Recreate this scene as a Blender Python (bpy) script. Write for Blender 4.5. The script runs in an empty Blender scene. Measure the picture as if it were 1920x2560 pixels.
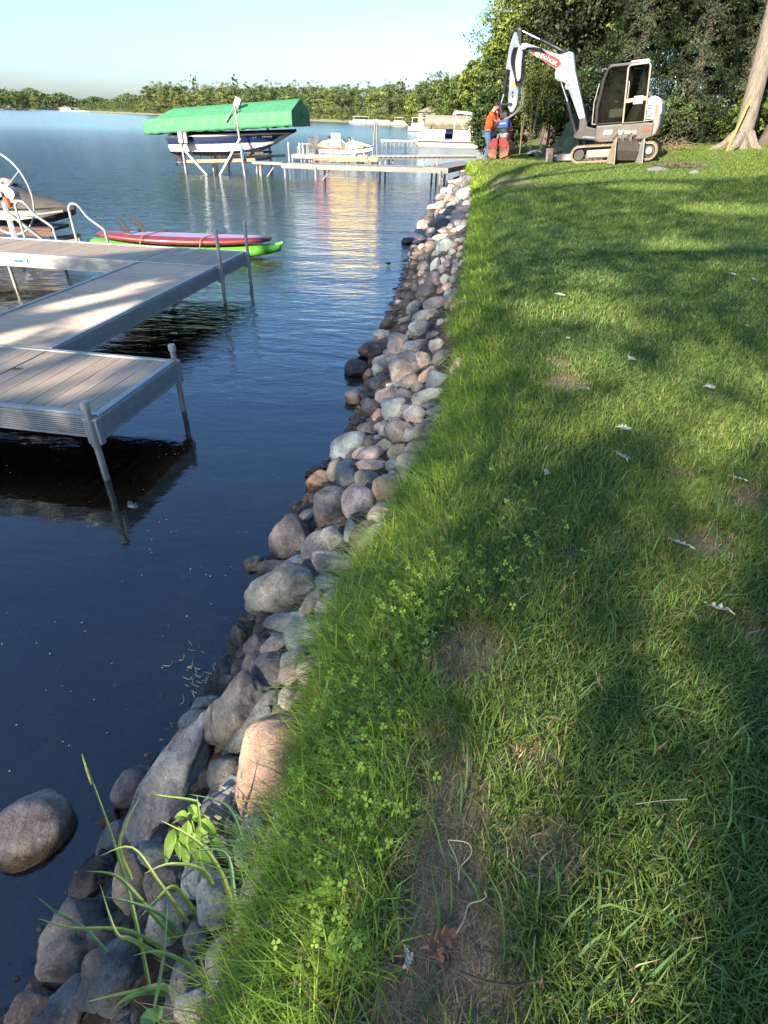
import bpy, bmesh, math, random
import numpy as np
from mathutils import Vector, Matrix
R = math.radians
S = bpy.context.scene
COL = S.collection
random.seed(7)
RNG = np.random.default_rng(11)

# ------------------------------------------------------------------ camera
H = 2.3                      # eye above the lake
FPX, PITCH, ROLL = 1432.0, R(34.57), R(1.43)
_fw = np.array([0, math.cos(PITCH), -math.sin(PITCH)])
_up0 = np.array([0, math.sin(PITCH), math.cos(PITCH)])
_c, _s = math.cos(ROLL), math.sin(ROLL)
_rt = _c * np.array([1., 0, 0]) + _s * _up0
_up = -_s * np.array([1., 0, 0]) + _c * _up0
camd = bpy.data.cameras.new('camera')
cam = bpy.data.objects.new('camera', camd)
COL.objects.link(cam)
camd.sensor_fit = 'VERTICAL'
camd.sensor_height = 36.0
camd.lens = 36.0 * FPX / 2560.0
camd.clip_start = 0.05
camd.clip_end = 6000
cam.matrix_world = Matrix(((_rt[0], _up[0], -_fw[0], 0), (_rt[1], _up[1], -_fw[1], 0), (_rt[2], _up[2], -_fw[2], H), (0, 0, 0, 1)))
S.camera = cam

# ------------------------------------------------------------------ sky, sun, exposure
SUN_EL, SUN_AZ = R(27.0), R(32.0)     # azimuth: left of straight behind the camera
SUNV = np.array([-math.sin(SUN_AZ) * math.cos(SUN_EL), -math.cos(SUN_AZ) * math.cos(SUN_EL), math.sin(SUN_EL)])
W = bpy.data.worlds.new('World')
S.world = W
W.use_nodes = True
nt = W.node_tree
sky = nt.nodes.new('ShaderNodeTexSky')
sky.sky_type = 'NISHITA'
sky.sun_disc = False
sky.sun_elevation = SUN_EL
sky.sun_rotation = math.atan2(SUNV[0], SUNV[1])
sky.air_density = 1.15
sky.dust_density = 1.5
sky.ozone_density = 7.0
bg = nt.nodes['Background']
nt.links.new(sky.outputs[0], bg.inputs[0])
bg.inputs[1].default_value = 0.071
sl = bpy.data.lights.new('sun', 'SUN')
sl.energy = 3.9
sl.angle = R(0.53)
sl.color = (1.0, 0.86, 0.66)
so = bpy.data.objects.new('sun', sl)
COL.objects.link(so)
so.rotation_euler = Vector(SUNV).to_track_quat('Z', 'Y').to_euler()
S.view_settings.view_transform = 'Standard'
S.view_settings.look = 'None'
S.view_settings.gamma = 1.0
S.view_settings.use_curve_mapping = False
S.view_settings.exposure = 2.3
S.render.engine = 'CYCLES'
S.cycles.max_bounces = 6
S.cycles.transparent_max_bounces = 10
S.cycles.caustics_reflective = False
S.cycles.caustics_refractive = False
S.cycles.use_denoising = True

# ------------------------------------------------------------------ measuring helpers (photo point -> place)
def ray(x, y):
    return _fw + (x - 960) / FPX * _rt - (y - 1280) / FPX * _up
def atz(x, y, z):
    d = ray(x, y); t = (z - H) / d[2]
    return np.array([0, 0, H]) + t * d
def aty(x, y, Y):
    d = ray(x, y); return np.array([0, 0, H]) + d * (Y / d[1])
def depth_of(p):
    return float((np.asarray(p, float) - [0, 0, H]) @ _fw)

# ------------------------------------------------------------------ tagging
def prop(o, label=None, cat=None, group=None, kind=None):
    if label: o['label'] = label
    if cat: o['category'] = cat
    if group: o['group'] = group
    if kind: o['kind'] = kind
    return o
def thing(name, label, cat, loc=(0, 0, 0), rotz=0.0, group=None, mat=None):
    o = bpy.data.objects.new(name, None)
    o.empty_display_size = .2
    COL.objects.link(o)
    if mat is not None: o.matrix_world = mat
    else:
        o.location = loc; o.rotation_euler = (0, 0, rotz)
    return prop(o, label, cat, group)
def copy_tree(o, parent=None):
    c = o.copy(); COL.objects.link(c)
    if parent is not None: c.parent = parent
    for ch in list(o.children): copy_tree(ch, c)
    return c

# ------------------------------------------------------------------ mesh helpers
class MB:
    def __init__(s): s.v = []; s.f = []
    def add(s, vs, fs, M=None):
        n = len(s.v)
        if M is not None: vs = [tuple(M @ Vector(v)) for v in vs]
        s.v += [tuple(v) for v in vs]; s.f += [tuple(i + n for i in f) for f in fs]
        return s
    def box(s, c, d, rz=0, M=None):
        x, y, z = d[0] / 2, d[1] / 2, d[2] / 2
        vs = [(-x, -y, -z), (x, -y, -z), (x, y, -z), (-x, y, -z), (-x, -y, z), (x, -y, z), (x, y, z), (-x, y, z)]
        T = Matrix.Translation(c) @ (M if M is not None else Matrix.Rotation(rz, 4, 'Z'))
        return s.add(vs, [(0, 3, 2, 1), (4, 5, 6, 7), (0, 1, 5, 4), (1, 2, 6, 5), (2, 3, 7, 6), (3, 0, 4, 7)], T)
    def bar(s, a, b, w, h=None, up=(0, 0, 1)):
        a = Vector(a); b = Vector(b); d = b - a; L = d.length
        if L < 1e-6: return s
        X = d / L; U = Vector(up)
        if abs(X.dot(U)) > .98: U = Vector((0, 1, 0))
        Y = U.cross(X).normalized(); Z = X.cross(Y)
        M = Matrix((( X.x, Y.x, Z.x), (X.y, Y.y, Z.y), (X.z, Y.z, Z.z))).to_4x4()
        return s.box((a + b) / 2, (L, w, h or w), M=M)
    def tube(s, pts, r, n=8, cap=True, closed=False):
        pts = [Vector(p) for p in pts]; m = len(pts)
        rs = r if isinstance(r, (list, tuple)) else [r] * m
        base = len(s.v); prevN = None
        for i, p in enumerate(pts):
            if closed: t = (pts[(i + 1) % m] - pts[i - 1])
            else: t = (pts[min(i + 1, m - 1)] - pts[max(i - 1, 0)])
            t = t.normalized() if t.length > 1e-9 else Vector((0, 0, 1))
            if prevN is None:
                a = Vector((0, 0, 1)) if abs(t.z) < .9 else Vector((1, 0, 0))
                N = t.cross(a).normalized()
            else:
                N = prevN - t * prevN.dot(t)
                N = N.normalized() if N.length > 1e-6 else t.orthogonal().normalized()
            prevN = N; B = t.cross(N)
            for k in range(n):
                a = 2 * math.pi * k / n
                s.v.append(tuple(p + (N * math.cos(a) + B * math.sin(a)) * rs[i]))
        for i in range(m if closed else m - 1):
            j = (i + 1) % m
            for k in range(n):
                k2 = (k + 1) % n
                s.f.append((base + i * n + k, base + i * n + k2, base + j * n + k2, base + j * n + k))
        if cap and not closed:
            s.f.append(tuple(base + k for k in range(n))[::-1])
            s.f.append(tuple(base + (m - 1) * n + k for k in range(n)))
        return s
    def prism(s, poly, a, b, ax='xz'):
        # poly in local x,z; extruded along y from a to b
        n = len(poly)
        if ax == 'xz': vs = [(p[0], a, p[1]) for p in poly] + [(p[0], b, p[1]) for p in poly]
        elif ax == 'xy': vs = [(p[0], p[1], a) for p in poly] + [(p[0], p[1], b) for p in poly]
        else: vs = [(a, p[0], p[1]) for p in poly] + [(b, p[0], p[1]) for p in poly]
        fs = [tuple(range(n)), tuple(range(2 * n - 1, n - 1, -1))] + [(i, i + n, (i + 1) % n + n, (i + 1) % n)[::-1] for i in range(n)]
        return s.add(vs, fs)
    def loft(s, secs, closed=True, caps=True):
        n = len(secs[0]); base = len(s.v)
        for q in secs: s.v += [tuple(p) for p in q]
        for i in range(len(secs) - 1):
            for k in range(n if closed else n - 1):
                k2 = (k + 1) % n
                s.f.append((base + i * n + k, base + i * n + k2, base + (i + 1) * n + k2, base + (i + 1) * n + k))
        if caps and closed:
            s.f.append(tuple(base + k for k in range(n))[::-1])
            s.f.append(tuple(base + (len(secs) - 1) * n + k for k in range(n)))
        return s
    def mesh(s, name):
        me = bpy.data.meshes.new(name)
        me.from_pydata(s.v, [], s.f)
        bm = bmesh.new(); bm.from_mesh(me)
        bmesh.ops.recalc_face_normals(bm, faces=bm.faces)
        bm.to_mesh(me); bm.free()
        return me
    def build(s, name, mat, parent=None, smooth=False, bevel=0.0, label=None, angle=40):
        me = s.mesh(name)
        me.materials.append(mat)
        if smooth:
            me.shade_smooth()
            try: me.set_sharp_from_angle(angle=R(angle))
            except Exception: pass
        o = bpy.data.objects.new(name, me); COL.objects.link(o)
        if parent is not None: o.parent = parent
        if bevel:
            m = o.modifiers.new('bevel', 'BEVEL'); m.width = bevel; m.segments = 2; m.limit_method = 'ANGLE'; m.angle_limit = R(35)
        if label: o['label'] = label
        return o

def np_mesh(name, V, F, mat, color=None, smooth=False, parent=None):
    """V (n,3), F (m,k) constant k"""
    me = bpy.data.meshes.new(name)
    V = np.ascontiguousarray(V, np.float32); F = np.ascontiguousarray(F, np.int32)
    m, k = F.shape
    me.vertices.add(len(V)); me.vertices.foreach_set('co', V.ravel())
    me.loops.add(m * k); me.loops.foreach_set('vertex_index', F.ravel())
    me.polygons.add(m)
    me.polygons.foreach_set('loop_start', np.arange(0, m * k, k, dtype=np.int32))
    if smooth: me.polygons.foreach_set('use_smooth', np.ones(m, bool))
    me.update(calc_edges=True)
    if color is not None:
        at = me.color_attributes.new('Col', 'FLOAT_COLOR', 'POINT')
        c = np.ones((len(V), 4), np.float32); c[:, :3] = color
        at.data.foreach_set('color', c.ravel())
    me.materials.append(mat)
    o = bpy.data.objects.new(name, me); COL.objects.link(o)
    if parent is not None: o.parent = parent
    return o

def sstep(a, b, x):
    t = np.clip((np.asarray(x, float) - a) / (b - a), 0, 1); return t * t * (3 - 2 * t)
class Wob:
    """cheap smooth 3D noise out of sines, -1..1"""
    def __init__(s, seed, n=10, f=1.0, oct=3):
        r = np.random.default_rng(seed); s.k = []; amp = 1.0
        for o in range(oct):
            k = r.normal(size=(n, 3)); k /= np.linalg.norm(k, axis=1)[:, None]
            s.k.append((k * f * (2 ** o) * r.uniform(.7, 1.3, (n, 1)), r.uniform(0, 6.28, n), amp)); amp *= .5
    def __call__(s, P):
        P = np.asarray(P, float); out = 0
        for k, ph, a in s.k: out = out + a * np.sin(P @ k.T + ph).sum(-1) / math.sqrt(len(ph))
        return out * .6

# ------------------------------------------------------------------ materials
def newmat(name):
    m = bpy.data.materials.new(name); m.use_nodes = True
    return m, m.node_tree, m.node_tree.nodes['Principled BSDF']
def N(t, typ, **kw):
    n = t.nodes.new(typ)
    for k, v in kw.items(): setattr(n, k, v)
    return n
def ramp(t, fac, stops):
    n = t.nodes.new('ShaderNodeValToRGB'); e = n.color_ramp.elements
    while len(e) > 1: e.remove(e[-1])
    e[0].position = stops[0][0]; e[0].color = (*stops[0][1], 1)
    for p, c in stops[1:]:
        x = e.new(p); x.color = (*c, 1)
    t.links.new(fac, n.inputs[0]); return n.outputs[0]
def mixc(t, fac, a, b, mode='MIX'):
    n = t.nodes.new('ShaderNodeMix'); n.data_type = 'RGBA'; n.blend_type = mode
    for sock, v in ((n.inputs[0], fac), (n.inputs[6], a), (n.inputs[7], b)):
        if hasattr(v, 'is_linked') or hasattr(v, 'links'): t.links.new(v, sock)
        elif isinstance(v, (int, float)): sock.default_value = v
        else: sock.default_value = (*v, 1) if len(v) == 3 else v
    return n.outputs[2]
def noise(t, vec, scale, detail=4, rough=.6, dist=0):
    n = N(t, 'ShaderNodeTexNoise'); n.inputs['Scale'].default_value = scale; n.inputs['Detail'].default_value = detail
    n.inputs['Roughness'].default_value = rough; n.inputs['Distortion'].default_value = dist
    if vec is not None: t.links.new(vec, n.inputs['Vector'])
    return n.outputs['Fac']
def obj_vec(t, world=False, scale=None):
    if world: v = N(t, 'ShaderNodeNewGeometry').outputs['Position']
    else: v = N(t, 'ShaderNodeTexCoord').outputs['Object']
    if scale is not None:
        mp = N(t, 'ShaderNodeMapping'); mp.inputs['Scale'].default_value = scale
        t.links.new(v, mp.inputs[0]); v = mp.outputs[0]
    return v
def bump(t, p, h, strength=.3, dist=.01):
    b = N(t, 'ShaderNodeBump'); b.inputs['Strength'].default_value = strength; b.inputs['Distance'].default_value = dist
    t.links.new(h, b.inputs['Height']); t.links.new(b.outputs[0], p.inputs['Normal']); return b
def pm(name, col, rough=.5, metal=0.0, var=.2, vscale=6, bs=0.0, bscale=60, world=False, dirt=None, dirtamt=.5, spec=None, coat=0, vscl=None):
    m, t, p = newmat(name)
    v = obj_vec(t, world, vscl)
    c = tuple(col)
    lo = tuple(max(0, x * (1 - var)) for x in c); hi = tuple(min(1, x * (1 + var)) for x in c)
    f = noise(t, v, vscale, 5, .65)
    out = ramp(t, f, [(.3, lo), (.7, hi)])
    if dirt:
        f2 = noise(t, v, vscale * .45 + .7, 6, .7)
        fr = ramp(t, f2, [(.5 - .1 * dirtamt, (0, 0, 0)), (.5 + .25, (dirtamt,) * 3)])
        out = mixc(t, fr, out, dirt)
    t.links.new(out, p.inputs['Base Color'])
    p.inputs['Roughness'].default_value = rough; p.inputs['Metallic'].default_value = metal
    if spec is not None: p.inputs['Specular IOR Level'].default_value = spec
    if coat: p.inputs['Coat Weight'].default_value = coat; p.inputs['Coat Roughness'].default_value = .08
    if bs: bump(t, p, noise(t, v, bscale, 4), bs, .01)
    return m
def leafmat(name, rough=.55, trans=.3):
    m, t, p = newmat(name)
    a = N(t, 'ShaderNodeAttribute', attribute_name='Col').outputs['Color']
    t.links.new(a, p.inputs['Base Color']); p.inputs['Roughness'].default_value = rough
    p.inputs['Specular IOR Level'].default_value = .3
    tr = N(t, 'ShaderNodeBsdfTranslucent'); t.links.new(mixc(t, .6, a, (.9, 1.0, .25), 'MULTIPLY'), tr.inputs[0])
    mx = N(t, 'ShaderNodeMixShader'); mx.inputs[0].default_value = trans
    t.links.new(p.outputs[0], mx.inputs[1]); t.links.new(tr.outputs[0], mx.inputs[2])
    t.links.new(mx.outputs[0], t.nodes['Material Output'].inputs[0])
    return m
M_leaf = leafmat('leaves'); M_grass = leafmat('grass_blades', .5, .42); M_oakleaf = leafmat('oak_leaves', .5, .5)
M_alu = pm('aluminium', (.34, .35, .36), .45, .45, .12, 9, .08, 90, dirt=(.30, .28, .24), dirtamt=.35)
M_alud = pm('weathered_aluminium', (.17, .175, .175), .55, .3, .2, 9, .08, 90, dirt=(.16, .14, .11), dirtamt=.5)
M_galv = pm('galvanised_pipe', (.42, .41, .38), .45, .55, .25, 14, .1, 80, dirt=(.20, .15, .10), dirtamt=.7)
M_plas = pm('pale_plastic', (.34, .34, .32), .45, 0, .08, 20)
M_white = pm('white_paint', (.44, .47, .51), .38, 0, .05, 3, .03, 30, dirt=(.42, .40, .36), dirtamt=.35, coat=.3)
M_dgrey = pm('dark_grey_paint', (.11, .105, .10), .45, 0, .15, 4, .05, 40, dirt=(.30, .26, .20), dirtamt=.45)
M_black = pm('black_rubber', (.009, .009, .01), .5, 0, .3, 20)
M_blackm = pm('black_steel', (.03, .03, .033), .4, .2, .3, 10)
M_track = pm('dusty_track_rubber', (.16, .125, .09), .85, 0, .35, 12, .4, 60, dirt=(.26, .20, .13), dirtamt=.8)
M_tan = pm('tan_trim', (.24, .215, .175), .5, 0, .15, 8)
M_rust = pm('rusty_steel', (.23, .10, .055), .8, .1, .4, 10, .4, 60, dirt=(.10, .06, .05), dirtamt=.6)
M_mud = pm('muddy_steel', (.15, .125, .095), .75, .2, .35, 8, .3, 50, dirt=(.10, .09, .08), dirtamt=.7)
M_redp = pm('red_paint', (.62, .03, .02), .4, 0, .1, 6)
M_bluep = pm('blue_paint', (.02, .10, .38), .4, 0, .15, 10)
M_orange = pm('orange_decal', (.75, .10, .02), .4, 0, .05, 6)
M_yellow = pm('yellow_label', (.75, .50, .05), .5, 0, .05, 6)
M_lett = pm('white_lettering', (.6, .6, .6), .5, 0, .03, 6)
M_dlett = pm('dark_lettering', (.05, .03, .03), .5, 0, .03, 6)
M_seat = pm('seat_fabric', (.012, .012, .014), .8, 0, .2, 8)
M_mint = pm('pale_panel', (.36, .46, .40), .4, 0, .1, 5)
M_chrome = pm('chrome_rod', (.75, .76, .80), .2, .9, .04, 5)
def glassmat():
    m, t, p = newmat('cab_glass')
    tr = N(t, 'ShaderNodeBsdfTransparent'); tr.inputs[0].default_value = (.30, .36, .32, 1)
    gl = N(t, 'ShaderNodeBsdfGlossy'); gl.inputs['Roughness'].default_value = .03
    fr = N(t, 'ShaderNodeFresnel'); fr.inputs[0].default_value = 1.22
    mx = N(t, 'ShaderNodeMixShader'); t.links.new(fr.outputs[0], mx.inputs[0]); t.links.new(tr.outputs[0], mx.inputs[1]); t.links.new(gl.outputs[0], mx.inputs[2])
    t.links.new(mx.outputs[0], t.nodes['Material Output'].inputs[0]); return m
M_glass = glassmat()
def boardmat():
    m, t, p = newmat('composite_deck_board')
    v = obj_vec(t)
    oi = N(t, 'ShaderNodeObjectInfo')
    st = N(t, 'ShaderNodeMapping'); st.inputs['Scale'].default_value = (1.2, 40, 1)
    t.links.new(v, st.inputs[0])
    f = noise(t, st.outputs[0], 2.2, 4, .6)
    c = ramp(t, f, [(.3, (.33, .27, .21)), (.7, (.50, .415, .32))])
    c2 = ramp(t, oi.outputs['Random'], [(0, (.86, .86, .86)), (1, (1.08, 1.06, 1.04))])
    c = mixc(t, 1.0, c, c2, 'MULTIPLY')
    d = ramp(t, noise(t, obj_vec(t, True), 2.6, 6, .7), [(.52, (0, 0, 0)), (.75, (.6, .6, .6))])
    c = mixc(t, d, c, (.27, .25, .22))
    t.links.new(c, p.inputs['Base Color']); p.inputs['Roughness'].default_value = .62
    return m
M_board = boardmat()
def rockmat():
    m, t, p = newmat('field_stone')
    oi = N(t, 'ShaderNodeObjectInfo')
    tc = N(t, 'ShaderNodeTexCoord')
    ad = N(t, 'ShaderNodeVectorMath', operation='MULTIPLY_ADD')
    ad.inputs[1].default_value = (1, 1, 1)
    cx = N(t, 'ShaderNodeCombineXYZ')
    ml = N(t, 'ShaderNodeMath', operation='MULTIPLY'); ml.inputs[1].default_value = 37.0
    t.links.new(oi.outputs['Random'], ml.inputs[0]); t.links.new(ml.outputs[0], cx.inputs[0]); t.links.new(ml.outputs[0], cx.inputs[2])
    t.links.new(tc.outputs['Object'], ad.inputs[0]); t.links.new(cx.outputs[0], ad.inputs[2])
    v = ad.outputs[0]
    big = noise(t, v, 7, 6, .68, .6)
    c = mixc(t, ramp(t, big, [(.33, (0, 0, 0)), (.68, (1, 1, 1))]), oi.outputs['Color'], mixc(t, 1.0, oi.outputs['Color'], (.36, .33, .32), 'MULTIPLY'))
    # crystals: dark and pale specks
    vo = N(t, 'ShaderNodeTexVoronoi'); vo.inputs['Scale'].default_value = 130; t.links.new(v, vo.inputs['Vector'])
    sp = ramp(t, vo.outputs['Color'], [(.0, (.45, .45, .45)), (.35, (.95, .95, .95)), (.75, (1.0, 1.0, 1.0)), (.95, (1.55, 1.5, 1.45))])
    c = mixc(t, .85, c, mixc(t, 1.0, c, sp, 'MULTIPLY'))
    # lichen and mineral patches
    li = ramp(t, noise(t, v, 15, 7, .75, .3), [(.56, (0, 0, 0)), (.68, (.65, .65, .65))])
    c = mixc(t, li, c, mixc(t, .6, oi.outputs['Color'], (.36, .38, .33)))
    dk = ramp(t, noise(t, v, 24, 5, .6), [(.62, (0, 0, 0)), (.72, (.6, .6, .6))])
    c = mixc(t, dk, c, (.06, .055, .05))
    # wet and algae-dark band at the waterline (world height)
    sx = N(t, 'ShaderNodeSeparateXYZ'); g = N(t, 'ShaderNodeNewGeometry'); t.links.new(g.outputs['Position'], sx.inputs[0])
    jit = noise(t, g.outputs['Position'], 9, 3)
    hh = N(t, 'ShaderNodeMath', operation='MULTIPLY_ADD'); hh.inputs[1].default_value = -.09; t.links.new(jit, hh.inputs[0]); t.links.new(sx.outputs[2], hh.inputs[2])
    wet = ramp(t, hh.outputs[0], [(.0, (1, 1, 1)), (.035, (0, 0, 0))])
    c = mixc(t, wet, c, mixc(t, 1.0, c, (.30, .25, .20), 'MULTIPLY'))
    t.links.new(c, p.inputs['Base Color'])
    t.links.new(ramp(t, hh.outputs[0], [(.0, (.22,) * 3), (.04, (.78,) * 3)]), p.inputs['Roughness'])
    b1 = N(t, 'ShaderNodeBump'); b1.inputs['Strength'].default_value = .8; b1.inputs['Distance'].default_value = .02
    t.links.new(noise(t, v, 26, 8, .72), b1.inputs['Height'])
    b2 = N(t, 'ShaderNodeBump'); b2.inputs['Strength'].default_value = .35; b2.inputs['Distance'].default_value = .004
    t.links.new(noise(t, v, 140, 3, .7), b2.inputs['Height']); t.links.new(b1.outputs[0], b2.inputs['Normal'])
    t.links.new(b2.outputs[0], p.inputs['Normal'])
    return m
M_rock = rockmat()
def barkmat(name, a, b):
    m, t, p = newmat(name)
    v = obj_vec(t, False, (9, 9, 1.3))
    f = noise(t, v, 2.2, 7, .7, .4)
    t.links.new(ramp(t, f, [(.3, a), (.65, b)]), p.inputs['Base Color']); p.inputs['Roughness'].default_value = .9
    bump(t, p, f, .9, .04); return m
M_bark = barkmat('grey_brown_bark', (.055, .046, .038), (.22, .19, .155))
M_barkd = barkmat('dark_bark', (.035, .027, .02), (.12, .095, .07))

# ------------------------------------------------------------------ the ground: lake bed, bank, lawn as one sheet
_YW = [(-60, -60), (-8, -60), (-5, -38), (-4, -18), (-3, -8.5), (-2, -4.2), (-1, -2.3), (0, -1.4), (.54, -1.15), (.94, -1.09), (1.34, -1.03), (1.61, -.92), (2.11, -.80), (2.6, -.77), (3.2, -.72),
       (3.74, -.58), (4.42, -.42), (5.27, -.30), (6.66, -.26), (8, -.06), (12.5, .36), (16.75, .85), (21, 1.4), (25, 2.1), (30, 3.2), (40, 6), (55, 9.5), (70, 12), (100, 16), (140, 21), (180, 27)]
_YG = [(-60, -60), (-8, -58), (-5, -36), (-4, -16.5), (-3, -7), (-2, -2.9), (-1, -1.15), (0, -.40), (.41, -.33), (.81, -.28), (1.13, -.23), (1.68, -.2), (2.29, 0), (2.66, .09), (3.12, .27), (3.7, .42), (4.87, .59), (5.63, .62),
       (7.76, .95), (10.4, 1.28), (15.5, 1.96), (20, 2.35), (23, 2.54), (25.5, 2.9), (30, 4.2), (40, 7.2), (55, 11), (70, 13.5), (100, 17.5), (140, 22.5), (180, 28.5)]
def xw(y): return np.interp(y, [a for a, b in _YW], [b for a, b in _YW])
def xg(y): return np.interp(y, [a for a, b in _YG], [b for a, b in _YG])
def zg(y): return np.interp(y, [-60, .4, 1.1, 2.3, 4, 6, 8, 10.4, 15.5, 23, 25.5, 60], [.6, .58, .58, .55, .55, .57, .60, .65, .70, .8, .9, .9])
W1 = Wob(3, 12, .55, 3); W2 = Wob(5, 10, 2.2, 3)
def lawn(x, y):
    z = .82 + .30 * sstep(5, 19, y) + .07 * np.clip(np.asarray(x) - 4, -3, 12) * sstep(9, 19, y)
    z = z + .16 * np.exp(-((np.asarray(x) - 3.5) / 1.3) ** 2 - ((np.asarray(y) - 21.0) / 2.4) ** 2)
    return z
def zt(x, y):
    x = np.asarray(x, float); y = np.asarray(y, float)
    a, b, g = xw(y), xg(y), zg(y)
    P = np.stack([x, y, 0 * x], -1)
    w = W1(P)
    dd_ = a - x; bed = -.02 - .075 * dd_ - .10 * np.clip(dd_, 0, 1) - .10 * np.clip(dd_ - 6, 0, 60); bed = np.maximum(bed, -2.2) + .03 * w
    bank = -.02 + (g - .04) * np.clip((x - a) / (b - a), 0, 1) ** 1.1
    t = sstep(0, .75, x - b)
    lw = g + (lawn(x, y) - g) * t + .012 * w + .006 * W2(P)
    return np.where(x < a, bed, np.where(x < b, bank, lw))
ys = np.concatenate([np.arange(-40, -6, 2.), np.arange(-6, 0, .4), np.arange(0, 8, .08), np.arange(8, 28, .2), np.arange(28, 60, 1.), np.arange(60, 181, 6.)])
loff = -np.concatenate([[0, .05, .12, .2, .3, .45, .6, .8, 1.1, 1.5, 2, 2.7, 3.5, 4.5, 6, 8, 11, 15, 20, 30, 45, 70, 120]])[::-1]
boff = np.linspace(0, 1, 8)[1:]
goff = np.concatenate([np.arange(.06, 1.2, .07), np.arange(1.2, 4, .14), np.arange(4, 12, .35), np.arange(12, 30, 1.), [34, 40, 50, 70, 100]])
rows = []
for y in ys:
    a, b = xw(y), xg(y)
    rows.append(np.concatenate([a + loff, a + (b - a) * boff, b + goff]))
X = np.array(rows); Y = np.repeat(ys[:, None], X.shape[1], 1)
Z = zt(X, Y)
nr, nc = X.shape
V = np.stack([X, Y, Z], -1).reshape(-1, 3)
ii, jj = np.meshgrid(np.arange(nr - 1), np.arange(nc - 1), indexing='ij')
a0 = (ii * nc + jj).ravel(); F = np.stack([a0, a0 + 1, a0 + nc + 1, a0 + nc], -1)

def groundmat():
    m, t, p = newmat('lawn_soil_and_lake_bed')
    pos = N(t, 'ShaderNodeNewGeometry').outputs['Position']
    sx = N(t, 'ShaderNodeSeparateXYZ'); t.links.new(pos, sx.inputs[0])
    # lawn: thatch between blades; grass colour
    g = ramp(t, noise(t, pos, 1.3, 8, .7), [(.3, (.07, .10, .022)), (.55, (.10, .145, .03)), (.75, (.13, .16, .04))])
    th = ramp(t, noise(t, pos, 60, 4, .8), [(.3, (.55, .5, .45)), (.7, (1.35, 1.3, 1.2))])
    g = mixc(t, 1, g, th, 'MULTIPLY')
    a = N(t, 'ShaderNodeAttribute', attribute_name='Col'); ax = N(t, 'ShaderNodeSeparateColor'); t.links.new(a.outputs['Color'], ax.inputs[0])
    soil = ramp(t, noise(t, pos, 22, 7, .75), [(.3, (.09, .068, .05)), (.55, (.20, .16, .115)), (.75, (.32, .26, .19))])
    g = mixc(t, ax.outputs[0], g, soil)          # bare, dry patches
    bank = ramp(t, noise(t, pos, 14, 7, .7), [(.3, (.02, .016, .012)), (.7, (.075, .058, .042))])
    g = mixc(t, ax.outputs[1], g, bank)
    bed = ramp(t, noise(t, pos, 1.6, 9, .72, .8), [(.28, (.12, .072, .036)), (.5, (.28, .175, .085)), (.72, (.46, .31, .16))])
    pc = ramp(t, noise(t, pos, 38, 4, .8), [(.36, (.55, .55, .55)), (.5, (1, 1, 1)), (.66, (1.0, 1.0, 1.0)), (.74, (1.9, 1.8, 1.6))])
    bed = mixc(t, 1, bed, pc, 'MULTIPLY')
    deep = ramp(t, sx.outputs[2], [(0, (1, 1, 1)), (1, (0, 0, 0))])
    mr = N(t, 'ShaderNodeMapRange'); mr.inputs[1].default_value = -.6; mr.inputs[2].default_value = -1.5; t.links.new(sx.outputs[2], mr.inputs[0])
    bed = mixc(t, mr.outputs[0], bed, (.05, .09, .12))     # blue scatter of the deepening water, put into the bed colour
    ub = N(t, 'ShaderNodeMapRange'); ub.inputs[1].default_value = .03; ub.inputs[2].default_value = -.03; t.links.new(sx.outputs[2], ub.inputs[0])
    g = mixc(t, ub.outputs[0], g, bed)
    t.links.new(g, p.inputs['Base Color']); p.inputs['Roughness'].default_value = .92; p.inputs['Specular IOR Level'].default_value = .2
    bump(t, p, noise(t, pos, 45, 6, .8), .6, .02)
    return m
M_ground = groundmat()
# bare / dry patches of the lawn: (x, y, rx, ry, strength), found from the photo
_PP = [(1120, 2330, 150, 190, 1.0), (1090, 2130, 110, 160, .95), (1130, 1960, 110, 140, .75), (1170, 1600, 90, 70, .75), (1110, 1830, 90, 70, .5), (1330, 1900, 80, 50, .6), (1000, 2500, 170, 120, 1.0), (1180, 2480, 160, 90, .8),
       (1770, 1365, 85, 48, .95), (1880, 1250, 60, 40, .7), (1420, 960, 45, 18, .8), (1400, 905, 30, 14, .8), (1420, 935, 30, 12, .5), (1900, 1600, 70, 90, .6), (1360, 2130, 90, 80, .55), (1270, 480, 60, 12, .5), (1690, 1190, 60, 20, .4), (1250, 430, 90, 12, .5)]
PATCH = []
for px, py, rx, ry, s_ in _PP:
    c_ = atz(px, py, .83); e1 = atz(px + rx, py, .83); e2 = atz(px, py - ry, .83)
    PATCH.append((c_[0], c_[1], max(.05, abs(e1[0] - c_[0])), max(.05, abs(e2[1] - c_[1])), s_))
W3 = Wob(9, 12, 3.2, 3)
def bare(x, y):
    x = np.asarray(x, float); y = np.asarray(y, float); o = np.zeros_like(x)
    w = W3(np.stack([x, y, 0 * x], -1)) * .55
    for cx_, cy_, rx, ry, s_ in PATCH:
        d = np.sqrt(((x - cx_) / rx) ** 2 + ((y - cy_) / ry) ** 2) + w
        o = np.maximum(o, s_ * (1 - sstep(.55, 1.25, d)))
    return o
colr = np.zeros((len(V), 3), np.float32)
colr[:, 0] = bare(V[:, 0], V[:, 1])
colr[:, 1] = 1 - sstep(-.02, .07, V[:, 0] - xg(V[:, 1]))
terrain = np_mesh('lawn_ground', V, F, M_ground, colr, smooth=True)
prop(terrain, 'mown lawn running down to the stone bank and lake bed', kind='structure')

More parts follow.
